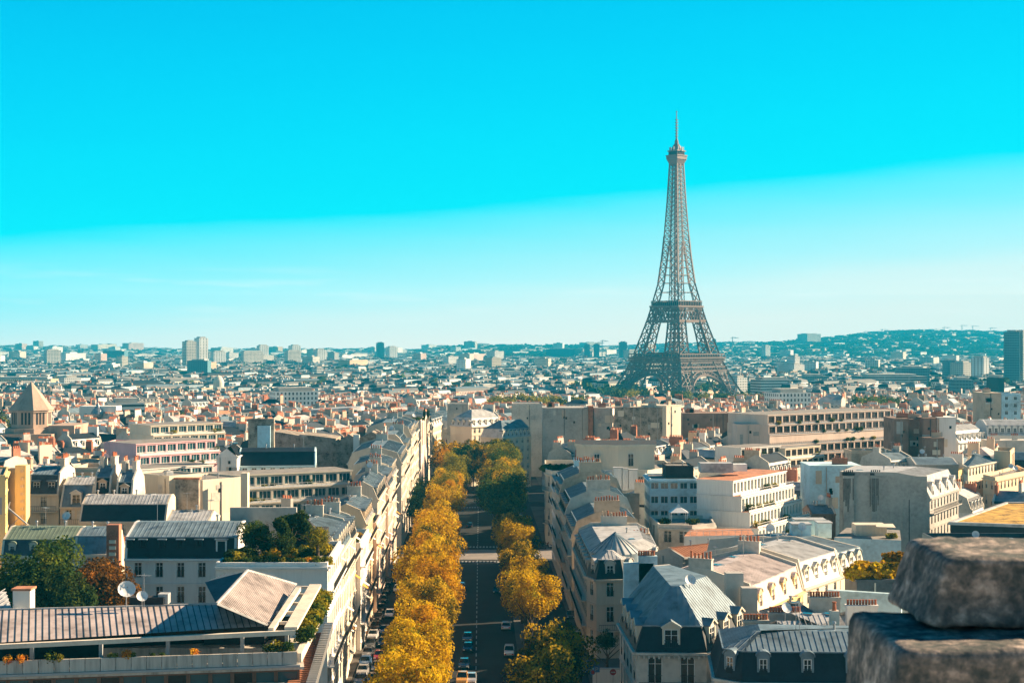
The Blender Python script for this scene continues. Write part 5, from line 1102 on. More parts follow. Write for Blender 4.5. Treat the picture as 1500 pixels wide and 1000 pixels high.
# large terrace apartments on the right
a_, b_ = (P(1130, 517), 517), (P(1310, 556), 556)
terrace_block('long_terrace_flats', 'long cream flats with planted balconies on the right below the tower', a_, b_, 20, H(682, 520), 5, 3.4, .4, 'blush', 'brown', 'metal_grey', 3.4, plants=30, oh=2.3)
wallbox('party_wall_building', 'plain blush gable at the left end of the long cream flats', 1079, 1129, 521, 622, 16, 'blush')
modern('white_terrace_flats', 'low white flats with dark windows before the long cream flats', 1092, 465, 1150, 477, 657, 12, 2, 'white', 'brown')
modern('small_terrace_flats', 'small cream balcony block below the left end of the long flats', 1165, 474, 1215, 488, 658, 10, 3, 'cream', 'brown')
for k in range(14): bush(P(1190 + k * 8, 560), 560, H(612, 560), 2.0, random.choice(['leaf_green', 'leaf_olive', 'leaf_rust']), 'green and rusty roof garden plant on top of the long cream flats', 'roof garden plants on the long cream flats', 'roof_plant', 600, .45)
bush(P(1079, 590), 590, H(620, 590), 3, 'leaf_olive', 'yellow green bush between the dark brown wall and the blush gable', None, 'shrub', 900, .4)
wallbox('brown_brick_block', 'tall brown brick windowless block, left part', 1310, 1331, 485, 614, 14, 'brownbrick'); wallbox('brown_brick_block', 'recessed middle part of the tall brown brick block', 1331.5, 1352, 489, 615, 12, 'brownbrick'); wallbox('brown_brick_block', 'right part of the tall brown brick block', 1352.5, 1372, 484, 613, 14, 'brownbrick')
wallbox('brown_brick_block', 'lower wing at the right foot of the brown brick block', 1355, 1383, 478, 642, 8, 'brownbrick')
wallbox('white_stair_tower', 'white stair towers right of the brown brick block', 1373, 1400, 486, 612, 10, 'white')
building('mansard_row_house', 'white house with slanted zinc dormers right of the brown brick block', rect((P(1404, 505), 505), (P(1446, 520), 520), 12), H(648, 505), 'wbnb', wall='white', steep='zincpale', top='zincpale', dorm={0: ('flat', 6)}, dsize=(1.4, 2.4), h1=3.6, i1=2, bay=2.6, win='curt')
building('mansard_row_house', 'broad pale zinc mansard with green dormers at the right edge', rect((P(1446, 520), 520), (P(1510, 520), 520), 14), H(637, 520), 'nbnb', wall='white', steep='zincpale', top='zincpale', dorm={0: ('arch', 7)}, dsize=(1.5, 2.4), h1=3.2, i1=1, clutter=3)
wallbox('party_wall_building', 'plain plaster wall below the broad pale zinc mansard', 1448, 1520, 505, 646, 8, 'plaster')
building('white_apartment_block', 'pale blue shaded apartment block with small windows at the right edge', rect((P(1467, 700), 700), (P(1495, 700), 700), 20), H(579, 700), 'wbbb', wall='white_blueshade', roof='flat', bay=3, ow=1.3, oh=1.7, win='white'); wallbox('party_wall_building', 'brown blank wall joined to the pale blue apartment block', 1442, 1466.5, 700, 576, 18, 'tan')
building('flat_roofed_block', 'low grey house with long parapet before the brown brick block', rect((P(1247, 440), 440), (P(1308, 440), 440), 10), H(664, 440), 'bbbb', wall='tan', roof='flat', clutter=3, flatm='slate')
building('mansard_row_house', 'house with three tall stacks and slanted white dormers in the middle of the right side', rect((P(1308, 430), 430), (P(1341, 436), 436), 12), H(690, 430), 'wpnp', wall='cream', steep='white', top='zinc', dorm={0: ('flat', 5)}, dsize=(1.1, 2.2), pots=4)
building('glazed_roof_building', 'low building with glazed roof and many pipes right of the three stacks', rect((P(1341, 425), 425), (P(1404, 425), 425), 14), H(680, 425), 'nbnb', wall='plaster', h1=0, h2=1.4, i2=4, top='zinc', clutter=8)

# ================================================================ LANDMARKS FURTHER OFF
def uvbox(b, pts, z0, z1, m, top='gravel'):
    n = len(pts); u = random.random() * 3
    for i in range(n):
        p, q = pts[i], pts[(i + 1) % n]; L = math.dist(p, q); b.face([(*p, z0), (*q, z0), (*q, z1), (*p, z1)], m, [(u, z0 - z1), (u + L, z0 - z1), (u + L, 0), (u, 0)])
    b.face([(*p, z1) for p in pts], top)
def slab(name, label, x0, x1, ytop, Y, dep, m, m2=None, top='gravel', rot=0.0, yb=None, cat='building'):
    a = (P(x0, Y), Y); c = (P(x1, Y), Y)
    A_ = Vector(a); C_ = Vector(c); mid = (A_ + C_) / 2; R = Matrix.Rotation(rot, 2); w_ = (C_ - A_).length
    if rot: w_ *= .8
    pts = [tuple(mid + R @ Vector((x, y))) for x, y in ((-w_ / 2, 0), (w_ / 2, 0), (w_ / 2, dep), (-w_ / 2, dep))]
    t = empty(name, (mid.x, mid.y, terrain_z(mid.x, Y)), label, cat); b = MB(); z1 = H(ytop, Y); uvbox(b, pts, terrain_z(mid.x, Y) - 3, z1, m, top); FOOT.append(pts); b.build('wall', t)
    b = MB(); e = inset(pts, [min(w_, dep) * .2] * 4); b.ring([(*p, z1) for p in e], [(*p, z1 + 2.5) for p in e], m2 or 'plaster'); b.build('roof_housing', t); return t
LM = [('tower_block', 'pinkish slab tower left of the twin white towers on the far left skyline', 271, 290, 500, 3000, 22, 'tower_block', 0), ('tower_block', 'tall white tower with dark stripe, highest on the far left skyline', 290, 307, 495, 3050, 26, 'tower_white', .5),
 ('glass_block', 'dark teal glass block in front of the far left towers', 274, 304, 528, 2500, 30, 'tower_glass', 0), ('tower_block', 'grey gridded slab standing alone left of the far left towers', 66, 92, 513, 3400, 20, 'tower_block', .2), ('glass_block', 'low dark teal block on the horizon between the gridded slab and the towers', 150, 182, 514, 4200, 40, 'tower_glass', 0),
 ('tower_block', 'cream twin slab right of the far left towers', 310, 334, 515, 3600, 20, 'tower_white', .4), ('tower_block', 'long striped cream slab right of the towers', 352, 391, 515, 3500, 18, 'tower_block', .1), ('tower_block', 'taller cream slab behind the striped one', 378, 396, 506, 4000, 18, 'tower_white', .3),
 ('tower_block', 'white slab pair with highest white top near the left third', 426, 443, 506, 4100, 24, 'tower_white', 0), ('tower_block', 'cream slabs below the white slab pair', 418, 445, 514, 3600, 18, 'tower_block', .3), ('tower_block', 'grey and white slab right of the white pair', 462, 481, 512, 3700, 20, 'tower_white', .5),
 ('tower_block', 'grey blue tower on the horizon left of centre', 551, 564, 502, 4500, 24, 'tower_glass', .2), ('tower_block', 'pale slab beside the grey blue tower', 568, 585, 508, 4400, 20, 'tower_white', .2), ('tower_block', 'round striped white tower standing over the roofs left of centre', 462, 476, 539, 2300, 14, 'ribbon_white', .5),
 ('office_block', 'long cream government block behind the church, left edge', -60, 90, 555, 1900, 30, 'far_ochre', -.02), ('office_block', 'white wing right of the long cream block', 91, 122, 553, 1950, 24, 'far_white', .1), ('office_block', 'long low cream and teal block before the glass block', 154, 262, 552, 2200, 26, 'far_cream', 0),
 ('apartment_block', 'white ribbon windowed block right of the silver domes', 155, 218, 590, 880, 18, 'ribbon_white', .12), ('apartment_block', 'long white block with square windows in the left middle distance', 394, 475, 573, 1050, 18, 'far_white', .05), ('apartment_block', 'white riverside block in the centre distance', 728, 780, 546, 2300, 30, 'far_white', .25),
 ('office_block', 'blue shaded office slab left of centre', 480, 530, 543, 2500, 26, 'tower_glass', 0), ('office_block', 'large blue grey slab on the horizon left of the iron tower', 800, 842, 511, 5200, 60, 'tower_glass', 0), ('tower_block', 'blue tower left of the iron tower', 907, 920, 501, 4300, 24, 'tower_glass', .1), ('tower_block', 'pink white block under the blue tower', 918, 938, 513, 3900, 24, 'tower_block', 0),
 ('tower_block', 'pair of thin blue towers left of the cranes', 856, 864, 504, 4600, 18, 'tower_glass', 0), ('tower_block', 'blue slab between the cranes', 870, 878, 504, 4500, 20, 'tower_glass', 0), ('tower_block', 'slim tower just right of the iron tower', 1044, 1049, 497, 4600, 16, 'tower_glass', 0), ('office_block', 'cream block with dark round windows right of the iron tower', 1130, 1198, 575, 1000, 18, 'far_white', .05),
 ('office_block', 'long low block with striped facade right of the iron tower feet', 1105, 1170, 556, 1750, 24, 'ribbon_white', .08), ('hospital', 'wide grey hospital block on top of the hill', 1175, 1210, 489, 6800, 60, 'tower_block', 0), ('tower_block', 'white and grey tower on the slope below the hospital', 1119, 1131, 506, 5000, 20, 'tower_white', .3),
 ('stepped_block', 'white stepped building widening downwards on the right', 1158, 1184, 534, 2600, 40, 'far_white', 0), ('stepped_block', 'upper block of the white stepped building', 1162, 1174, 522, 2620, 20, 'far_white', 0), ('office_block', 'blue round ended office complex on the right', 1250, 1370, 551, 1900, 50, 'ribbon_grey', .03), ('office_block', 'upper storeys of the blue office complex', 1322, 1362, 539, 1960, 40, 'tower_glass', 0),
 ('office_block', 'teal and grey slab right of the office complex', 1387, 1404, 528, 2300, 24, 'tower_glass', .1), ('office_block', 'grey stone slab with few windows beside the teal one', 1404, 1434, 531, 2250, 24, 'tower_block', 0), ('tower_block', 'white slab tower with peaked roof on the right', 1437, 1453, 524, 2200, 22, 'tower_white', .5), ('tower_block', 'shaded face of the tall edge tower, shade painted in as dark blue', 1468, 1496, 486, 2000, 26, 'tower_glass', -.35), ('tower_block', 'sunlit face of the tall edge tower, added as a narrow cream slab', 1496, 1508, 486, 2003, 26, 'tower_block', .6),  # edge tower: shaded face painted dark blue, sunlit face added as cream slab
 ('office_block', 'blue glass cube below the grey stone slab', 1398, 1426, 556, 1500, 20, 'tower_glass', 0), ('office_block', 'dark blue pointed block at the right before the tall tower', 1461, 1473, 553, 1500, 20, 'slate', .3), ('office_block', 'blue shaded ministry block right of the striped facade', 1170, 1220, 551, 2000, 30, 'tower_glass', .1), ('office_block', 'low cream block left of the ministry block', 1075, 1100, 553, 1850, 20, 'far_white', .3)]
for nm, lb, x0, x1, yt, Y, dep, m_, ro in LM: slab(nm, lb, x0, x1, yt, Y, dep, m_, rot=ro if ro < 0 or m_ in ('tower_glass', 'ribbon_grey', 'slate') else max(ro, .35 if x1 - x0 > 40 else .6))
# museum with pale swept roof, silver domes, gilded dome
t = empty('riverside_museum', (P(485, 800), 800, ground_z(800)), 'dark building with a pale flat curved roof in the left middle distance', 'building'); b = MB(); b.box((P(485, 800), 810, H(612, 800) - 3), (26, 16, 14), 'darkroof'); b.build('wall', t)
b = MB(); n = 14; lo = []; 
for k in range(n): tt_ = 2 * pi * k / n; lo.append((P(485, 800) + 17 * cos(tt_), 810 + 11 * sin(tt_), H(602, 800) + 1.0 * cos(tt_)))
b.ring([(x, y, z - .8) for x, y, z in lo], [(x * .96 + P(485, 800) * .04, y, z + 1.2) for x, y, z in lo], 'zincpale'); b.build('roof', t)
t = empty('domed_cathedral', (P(145, 800), 800, ground_z(800)), 'church with one large and several small silver onion domes', 'church')
for k, (px, r_, yt) in enumerate(((145, 3.7, 594), (128, 1.7, 601), (160, 1.7, 602), (137, 1.4, 606), (153, 1.4, 606))):
    zc = H(yt, 800) - r_; b = MB(); x = P(px, 800); b.lathe([(r_ * .7, -12), (r_ * .7, zc - r_ * .9), (r_ * .95, zc - r_ * .5), (r_, zc - .1 * r_), (r_ * .8, zc + r_ * .4), (r_ * .35, zc + r_ * .85), (.1, zc + r_ * 1.5)], 'metal_grey', 14, (x, 798 + k)); b.build('dome', t)
b = MB(); b.box((P(145, 800), 803, H(620, 800)), (19, 11, 18), 'white'); b.build('wall', t)
t = empty('observatory_dome', (P(320, 1700), 1700, -25), 'building with a pale round dome in the left distance', 'building'); b = MB(); b.lathe([(6, -30), (6, H(560, 1700)), (5.4, H(556, 1700)), (3.6, H(552, 1700)), (0, H(549, 1700))], 'far_cream', 16, (P(320, 1700), 1700)); b.build('dome', t)
def crane(px, yt, Y, lb):
    t = empty('construction_crane', (P(px, Y), Y, terrain_z(P(px, Y), Y)), lb, 'crane'); z = H(yt, Y); b = MB(); b.bar((P(px, Y), Y, terrain_z(P(px, Y), Y)), (P(px, Y), Y, z + 4), 2.2, 'metal_grey'); b.build('mast', t); b = MB(); b.bar((P(px - 3, Y), Y, z), (P(px + 9, Y), Y, z + 1), 1.6, 'metal_grey'); b.bar((P(px, Y), Y, z + 5), (P(px + 7, Y), Y, z + 1), .7, 'metal_grey'); b.build('jib', t)
for k, (px, yt, Y) in enumerate(((882, 500, 4600), (876, 503, 4700), (1073, 495, 5200), (1383, 480, 7400), (1409, 477, 7600), (1425, 478, 7600), (1267, 486, 7600), (1292, 483, 7700), (1451, 481, 7600))):
    crane(px, yt, Y, ['rightmost crane of the pair left of the iron tower', 'lower crane of the pair left of the iron tower', 'crane just right of the iron tower', 'first crane right of the highest point of the right hill', 'tallest crane on the right hill', 'crane right of the tallest crane on the right hill', 'leftmost crane on the right hill', 'second crane from the left on the right hill', 'rightmost crane on the right hill'][k])

# ================================================================ THE CITY BETWEEN THE NEAR BLOCKS AND THE TOWER
rc = random.Random(5)
BB = [(min(p[0] for p in f), max(p[0] for p in f), min(p[1] for p in f), max(p[1] for p in f)) for f in FOOT]
def free(x, y, r):
    for a, b_, c, d in BB:
        if a - r < x < b_ + r and c - r < y < d + r: return False
    if y < 665 and abs(x - AX(y)) < 22 + r: return False
    if 380 < y - max(0, x - 10) * .36 < 410 and abs(x) < 120 and y < 460: return False
    return not (abs(x - TX) < 75 and abs(y - TY) < 75)
WALLC = {'far_cream': 'cream', 'far_white': 'white', 'far_stone': 'stone', 'far_grey': 'grey', 'far_ochre': 'ochre', 'far_blush': 'blush', 'cream': 'cream', 'white': 'white', 'stone': 'stone', 'tan': 'tan', 'greywall': 'grey', 'blush': 'blush', 'yellow': 'yellowish', 'plaster': 'plastered', 'ochre': 'ochre'}
ROOFC = {'slate': 'dark slate', 'slategrey': 'grey slate', 'zinc': 'zinc', 'zincpale': 'pale zinc', 'zincpink': 'pinkish zinc', 'tile': 'red tiled', 'gravel': 'flat gravel', 'darkroof': 'flat black', 'rustbrown': 'rusty'}
MARKS = [(P(46, 600), 600, 'the octagonal church tower'), (P(240, 430), 430, 'the pink flats'), (P(480, 448), 448, 'the rubble party walls'), (P(410, 336), 336, 'the white stepped flats on the left'), (P(712, 600), 600, 'the cream house at the avenue end'),
         (P(890, 600), 600, 'the long pale party wall'), (P(1040, 640), 640, 'the dark brown wall'), (P(1220, 530), 530, 'the long cream flats'), (P(1345, 485), 485, 'the brown brick block'), (P(1295, 345), 345, 'the grey gable building'), (P(1100, 330), 330, 'the glazed stepped flats'),
         (P(1480, 700), 700, 'the pale blue apartment block'), (P(150, 290), 290, 'the near black roofed house'), (P(20, 280), 280, 'the yellow building'), (P(620, 580), 580, 'the plain blush avenue walls'), (P(145, 800), 800, 'the silver domed church'), (P(991, 1713), 1713, 'the iron tower')]
def where(x, y):
    px = 750 + x / y * FPX
    def dd(m): return ((px - 750 - m[0] / m[1] * FPX) / 60) ** 2 + ((y - m[1]) / 70) ** 2
    m = min(MARKS, key=dd); mp_ = 750 + m[0] / m[1] * FPX; lr = px - mp_
    s_ = 'left of' if lr < -25 else 'right of' if lr > 25 else ''
    far = 'well beyond' if y > m[1] + 90 else 'behind' if y > m[1] + 12 else 'in front of' if y < m[1] - 25 else 'beside'
    return (far + ' and to the ' + s_ + ' ' + m[2]) if s_ and far != 'beside' else ((s_ + ' ' if s_ else 'beside ') + m[2] if far == 'beside' else far + ' ' + m[2])
def house_parts(x, y, w_, d_, rot, ze, wall, roof, steep, style, zg, h1, h2, nch, pats=True, lod=0):
    """mesh builders of one town house: walls, roof, chimneys"""
    R = Matrix.Rotation(rot, 2); W = lambda u, v: tuple(Vector((x, y)) + R @ Vector((u, v)))
    a, b_ = w_ / 2, d_ / 2; pts = [W(-a, -b_), W(a, -b_), W(a, b_), W(-a, b_)]
    wb, rb, ch = MB(), MB(), []
    uvbox(wb, pts, zg, ze, wall, roof if style == 'flat' else wall)
    if style == 'flat':
        e = inset(pts, [.3] * 4)
        for i in range(4): j = (i + 1) % 4; wb.ring([(*pts[i], ze - .1), (*pts[j], ze - .1), (*e[j], ze - .1), (*e[i], ze - .1)], [(*pts[i], ze + .7), (*pts[j], ze + .7), (*e[j], ze + .7), (*e[i], ze + .7)], wall)
        q = W(rc.uniform(-.3, .3) * a, rc.uniform(-.3, .3) * b_); rb.box((*q, ze + 1.3), (w_ * rc.uniform(.2, .45), d_ * .35, 2.6), rc.choice(['white', 'plaster', 'greywall', 'slategrey']), rot)
        for k in range(rc.randint(1, 3)): q = W(rc.uniform(-.8, .8) * a, rc.uniform(-.7, .7) * b_); rb.box((*q, ze + .5), (rc.uniform(.8, 2), 1, 1.1), rc.choice(['zincpale', 'metal_grey', 'white']), rot)
        rb.face([(*p, ze + .02) for p in inset(pts, [.32] * 4)], roof); zt = ze
    else:
        f = [True, False, True, False] if style == 'row' else [True] * 4
        l0 = inset(pts, [-.15 if q else 0 for q in f]); l1 = inset(pts, [.9 if q else 0 for q in f]); i2 = min(d_ * .5 - .5, 4.6); l2 = inset(pts, [i2 if q else 0 for q in f]); z1, z2 = ze + h1, ze + h1 + h2
        for i in range(4):
            j = (i + 1) % 4
            if f[i]: rb.face([(*l0[i], ze), (*l0[j], ze), (*l1[j], z1), (*l1[i], z1)], steep); rb.face([(*l1[i], z1), (*l1[j], z1), (*l2[j], z2), (*l2[i], z2)], roof)
            else:
                dd = Vector(pts[j]) - Vector(pts[i]); dd.normalize(); nn = Vector((dd.y, -dd.x)); g_ = .35
                prof = [(*l0[i], ze - .3), (*l0[j], ze - .3), (*l0[j], ze + g_), (*l1[j], z1 + g_), (*l2[j], z2 + g_), (*l2[i], z2 + g_), (*l1[i], z1 + g_), (*l0[i], ze + g_)]
                wb.ring([(px - nn.x * .35, py - nn.y * .35, pz) for px, py, pz in prof][::-1], [(px + nn.x * .03, py + nn.y * .03, pz) for px, py, pz in prof][::-1], 'plaster')
        rb.face([(*p, z2) for p in l2], roof); zt = z2
        if lod == 0 and h1 > 2:
            nd = max(2, int(w_ / 2.9))
            for k in range(nd):
                u = -a + w_ * (k + .5) / nd
                q = W(u, -b_ + .55); rb.box((*q, ze + 1.35), (1.15, 1.1, 2.0), 'white' if steep != 'white' else 'zinc', rot); q = W(u, -b_ + .02); rb.box((*q, ze + 1.3), (.7, .1, 1.5), 'glass', rot); q = W(u, -b_ + .5); rb.box((*q, ze + 2.42), (1.4, 1.3, .14), roof, rot)
    for k in range(nch):
        sx = (-1 if k % 2 == 0 else 1) * (a - .45) if k < 2 else rc.uniform(-.5, .5) * a; sy = rc.uniform(-.35, .35) * b_; ln = rc.uniform(2.2, 5.2); c = MB(); q = W(sx, sy); m_ = rc.choice(['plaster', 'tan', 'stone', 'redbrick', 'greywall', 'white', 'tan'])
        zc = zt + rc.uniform(1.0, 2.6); c.box((*q, (ze + zc) / 2), (.8, ln, zc - ze), m_, rot)
        n = int(ln / .55)
        for i in range(n):
            q = W(sx, sy + (i + .5) / n * ln - ln / 2); c.box((*q, zc + .32), (.3, .3, .64), 'terracotta' if rc.random() < .85 else 'potcream', rot)
        ch.append(c)
    return wb, rb, ch
cells = []
for side, rot, x0, x1 in ((-1, radians(57), -1, 0), (1, radians(61), 0, 1)):
    cw, cdp = 16.0, 13.0
    for i in range(-118, 119):
        for j in range(-118, 119):
            u, v = i * cw, j * cdp + (6 if j % 2 else 0) + (10 if (j // 4) % 2 else 0); u += (j % 5) * 3
            x = u * cos(rot) - v * sin(rot); y = u * sin(rot) + v * cos(rot) + 700
            if not (250 < y < 1480): continue
            if (x - AX(y)) * side < 0 or abs(x) > .345 * y + 14: continue
            if (i + (j // 3)) % 9 == 0 and y > 450: continue
            cells.append((y, x, rot, rc.uniform(.86, 1.0) * cw, rc.uniform(.66, .8) * cdp))
cells.sort(); TREES_MID = []
def taken_trees(x, y):
    px = 750 + x / y * FPX
    for (a, b_, y0, y1) in ((120, 170, 760, 830), (155, 290, 810, 880), (700, 850, 960, 1160), (0, 40, 700, 780), (80, 140, 740, 820), (815, 1110, 1230, 1480), (1250, 1340, 1010, 1110), (1425, 1455, 900, 980), (1125, 1200, 960, 1020), (390, 480, 1010, 1070), (150, 222, 860, 900)):
        if a < px < b_ and y0 < y < y1: return True
    return False
city = {}; nth = 0; DMID = MB(); GM = 'zinc and slate roofed town houses of the middle distance'
for (y, x, rot, w_, d_) in cells:
    if not free(x, y, 8.0) or taken_trees(x, y): continue
    if y < 345 and 1190 < 750 + x / y * FPX < 1450: continue
    if y > 560 and rc.random() < .045: TREES_MID.append((x, y)); continue
    zg = ground_z(y); near = y < 430
    hgt = rc.uniform(12.5, 15.5) if near else rc.uniform(13.5, 18.0)
    if y > 900 and rc.random() < .08: hgt += 5
    ze = zg + hgt; rr = rc.random()
    style = 'flat' if rr < .20 else ('hip' if rr < .42 else 'row')
    wall = rc.choices(['far_cream', 'far_white', 'far_stone', 'far_grey', 'far_ochre', 'far_blush'], [30, 22, 16, 8, 12, 12])[0]
    steep = rc.choice(['slate', 'slate', 'slate', 'slategrey', 'zinc', 'zincpale']); roof = rc.choice(['zinc', 'slate', 'zincpale', 'zinc', 'slategrey', 'slate', 'zincpink', 'slate', 'tile' if rc.random() < .4 else 'zinc']) if style != 'flat' else rc.choice(['gravel', 'gravel', 'darkroof'])
    h1 = rc.choice([2.8, 3.0, 3.2]) if rc.random() < .75 else .5; h2 = rc.uniform(1.0, 2.4); nch = rc.choice([1, 2, 2, 3]) if style != 'flat' else rc.choice([0, 1])
    rot2 = rot + rc.choice([0, 0, 0, .06, -.05]) + (pi / 2 if rc.random() < .18 and w_ < 18 else 0)
    if nth < 300:
        nw = nth < 210
        realw = {'far_cream': 'cream', 'far_white': 'white', 'far_stone': 'stone', 'far_grey': 'greywall', 'far_ochre': 'yellow', 'far_blush': 'blush'}[wall]
        wb, rb, chs = house_parts(x, y, w_, d_, rot2, ze, realw if nw else wall, roof, steep, style, zg - 3, h1, h2, nch)
        lab = f"{WALLC[wall]} {'flat roofed' if style == 'flat' else 'hip roofed' if style == 'hip' else 'gable ended'} house with {ROOFC[roof]} roof{' over ' + ROOFC[steep] if style != 'flat' and h1 > 1 and steep != roof else ''}, {where(x, y)}"
        lab = ' '.join(lab.split()[:16])
        t = empty('town_house', (x, y, zg), lab, 'house', GM)
        wb.build('wall', t); rb.build('roof', t)
        for c in chs: c.build('chimney', t)
        if nw:                                   # modelled windows on the two sides that can be seen
            R = Matrix.Rotation(rot2, 2); faces = [((0, -1), w_, 0.0, d_ / 2)]
            faces.append(((1, 0), d_, pi / 2, w_ / 2) if x < AX(y) else ((-1, 0), d_, -pi / 2, w_ / 2))
            me = window_mesh(rc.choice(['curt', 'rail', 'white', 'shut']), 1.15, 2.05)
            for (nx, ny), L_, an, off in faces:
                if style == 'row' and nx and rc.random() < .6: continue
                nb = max(1, int((L_ - 1) / 2.7))
                for fl in range(3):
                    for k in range(nb):
                        s_ = (k + .5) / nb * (L_ - 1) - (L_ - 1) / 2; q = R @ Vector((nx * (off + .02) + (s_ if ny else 0), ny * (off + .02) + (s_ if nx else 0)))
                        inst('window', me, t, (q.x, q.y, ze - zg - 1.75 - fl * 3.2), rot2 + an)
        nth += 1
    else:
        wb, rb, chs = house_parts(x, y, w_, d_, rot2, ze, wall, roof, steep, style, zg - 3, h1, h2, nch, lod=0 if y < 1000 else 1)
        for q in [wb, rb] + chs:
            o = len(DMID.v); DMID.v += q.v
            for f, m_, uv in zip(q.f, q.m, q.uv):
                DMID.f.append(tuple(i + o for i in f)); DMID.m.append(DMID.mi(q.mats[m_])); DMID.uv.append(uv); DMID.hasuv |= bool(uv)
# everything beyond, out to the hills
def far_house(b, x, y, w_, d_, h_, rot, z0):
    R = Matrix.Rotation(rot, 2); W = lambda u, v: tuple(Vector((x, y)) + R @ Vector((u, v))); a, c = w_ / 2, d_ / 2
    pts = [W(-a, -c), W(a, -c), W(a, c), W(-a, c)]; wall = rc.choices(['far_cream', 'far_white', 'far_stone', 'far_grey', 'far_ochre', 'far_blush', 'tower_block', 'ribbon_white'], [24, 44, 10, 5, 8, 8, 8, 5])[0]
    roof = rc.choice(['zinc', 'slate', 'slate', 'slate', 'slategrey', 'gravel']); z1 = z0 + h_
    uvbox(b, pts, z0 - 4, z1, wall, roof)
    if h_ < 26 and rc.random() < .7:
        l1 = inset(pts, [1.0] * 4); l2 = inset(pts, [min(w_, d_) * .42] * 4); st = rc.choice(['slate', 'slate', 'zinc', 'slategrey'])
        for i in range(4):
            j = (i + 1) % 4; b.face([(*pts[i], z1), (*pts[j], z1), (*l1[j], z1 + 3), (*l1[i], z1 + 3)], st); b.face([(*l1[i], z1 + 3), (*l1[j], z1 + 3), (*l2[j], z1 + 4.6), (*l2[i], z1 + 4.6)], roof)
        b.face([(*p, z1 + 4.6) for p in l2], roof)
        for k in range(2): q = W(rc.uniform(-.8, .8) * a, 0); b.box((*q, z1 + 3.8), (1.2, min(5, d_ * .4), 4.6), rc.choice(['plaster', 'tan', 'redbrick', 'white']), rot)
    else:
        q = W(0, 0); b.box((*q, z1 + 1.3), (w_ * .35, d_ * .4, 2.6), rc.choice(['white', 'greywall', 'plaster']), rot)
y = 1500.0; NB = 0
while y < 8300:
    step = 21 + (y - 1500) * .012; x = -.345 * y
    while x < .345 * y:
        w_ = (rc.uniform(12, 26) if rc.random() < .72 else rc.uniform(35, 70)) * (1 + (y - 1500) / 9000); px = 750 + x / y * FPX; hill = y > 4700
        dens = .86 if not hill else (.72 if px < 640 or 840 < px < 1100 else (.14 if 700 < px <= 840 else .36))
        if hill and y > 6800: dens *= .8
        yy = y + rc.uniform(-.3, .3) * step; xx = x + w_ / 2
        if rc.random() < dens and free(xx, yy, 14) and not (abs(xx - TX) < 110 and yy < 1950 and yy > 1500):
            h_ = rc.uniform(15, 23) if not hill else rc.uniform(7, 17)
            if rc.random() < (.025 if y > 2600 and not (px > 1000 and y > 5000) else .0): h_ = rc.uniform(26, 44)
            far_house(DMID, xx, yy, w_ * .95, step * rc.uniform(.45, .75), h_, rc.choice([.8, .9, 1.0, 1.15, .7, 1.05]), terrain_z(xx, yy)); NB += 1
        x += w_ + (rc.uniform(4, 16) if rc.random() < .25 else rc.uniform(.5, 2)) + (9 if hill else 0)
    y += step
tag(DMID.build('distant_houses'), 'mass of pale distant houses and blocks reaching to the hills', 'houses', None, 'stuff')
# trees of the middle distance
GT = 'trees between the roofs of the middle distance'
def midtree(x, y, r, lm, h=None, lab=None, grp=GT, n=900, size=1.0):
    zg = ground_z(y); h = h or rc.uniform(13, 17); t = empty('tree', (x, y, zg), lab or ' '.join(({'leaf_far': 'dusty green', 'leaf_olive': 'olive yellow', 'leaf_green': 'green', 'leaf_gold': 'golden'}[lm] + ' tree ' + where(x, y).replace('and to the ', '')).split()), 'tree', grp, rc.uniform(0, 6))
    inst('trunk', trunk_mesh(6.0, .28, 0), t, (0, 0, 0), 0, (1, 1, h * .5 / 6)); inst('crown', crown_mesh(rc.randint(0, 1), lm, n, size=size, lumpy=.5), t, (0, 0, h - r * .85), 0, r / 6)
for (x, y) in TREES_MID[:34]: midtree(x, y, rc.uniform(4, 7), rc.choice(['leaf_far', 'leaf_green', 'leaf_olive']), rc.uniform(15, 20))
def grove(px0, px1, y0, y1, n, lab, ht=16, lms=('leaf_far', 'leaf_green', 'leaf_olive'), r=(6, 9)):
    for k in range(n):
        y = rc.uniform(y0, y1); px = px0 + (px1 - px0) * (k + rc.random()) / n; x = P(px, y)
        lm_ = rc.choice(lms)
        if abs(x - TX) > 20 or y < TY - 95: midtree(x, y, rc.uniform(*r), lm_, ht * rc.uniform(.85, 1.15), lab, lab.replace(' tree', ' trees', 1), 650, 1.3)
grove(160, 288, 820, 860, 26, 'dark green tree in the row right of the silver domed church', 19, ('leaf_far', 'leaf_green', 'leaf_dark')); grove(-10, 22, 700, 760, 4, 'olive tree left of the church tower', 22); grove(84, 130, 770, 810, 6, 'olive yellow tree right of the church tower', 20, ('leaf_olive', 'leaf_green'))
grove(705, 850, 980, 1150, 34, 'olive tree of the park left of the iron tower', 25, ('leaf_olive', 'leaf_green', 'leaf_olive')); grove(905, 1000, 1260, 1440, 24, 'green tree at the left foot of the iron tower', 26, ('leaf_green', 'leaf_far', 'leaf_olive')); grove(1000, 1120, 1260, 1440, 26, 'dusty tree at the right foot of the iron tower', 24)
grove(1255, 1340, 1020, 1100, 18, 'green tree before the blue office complex', 24, ('leaf_green', 'leaf_olive')); grove(1425, 1455, 910, 960, 6, 'olive tree left of the pale blue apartment block', 22, ('leaf_olive',)); grove(1035, 1060, 690, 720, 4, 'dark green tree behind the dark brown wall', 22, ('leaf_dark', 'leaf_green'))
grove(1290, 1312, 560, 575, 3, 'yellow green tree behind the right end of the long cream flats', 25, ('leaf_olive',), (4, 5)); grove(60, 300, 2500, 2700, 16, 'bluish green tree in the left distance', 22, ('leaf_far', 'leaf_dark'))
FT = MB()
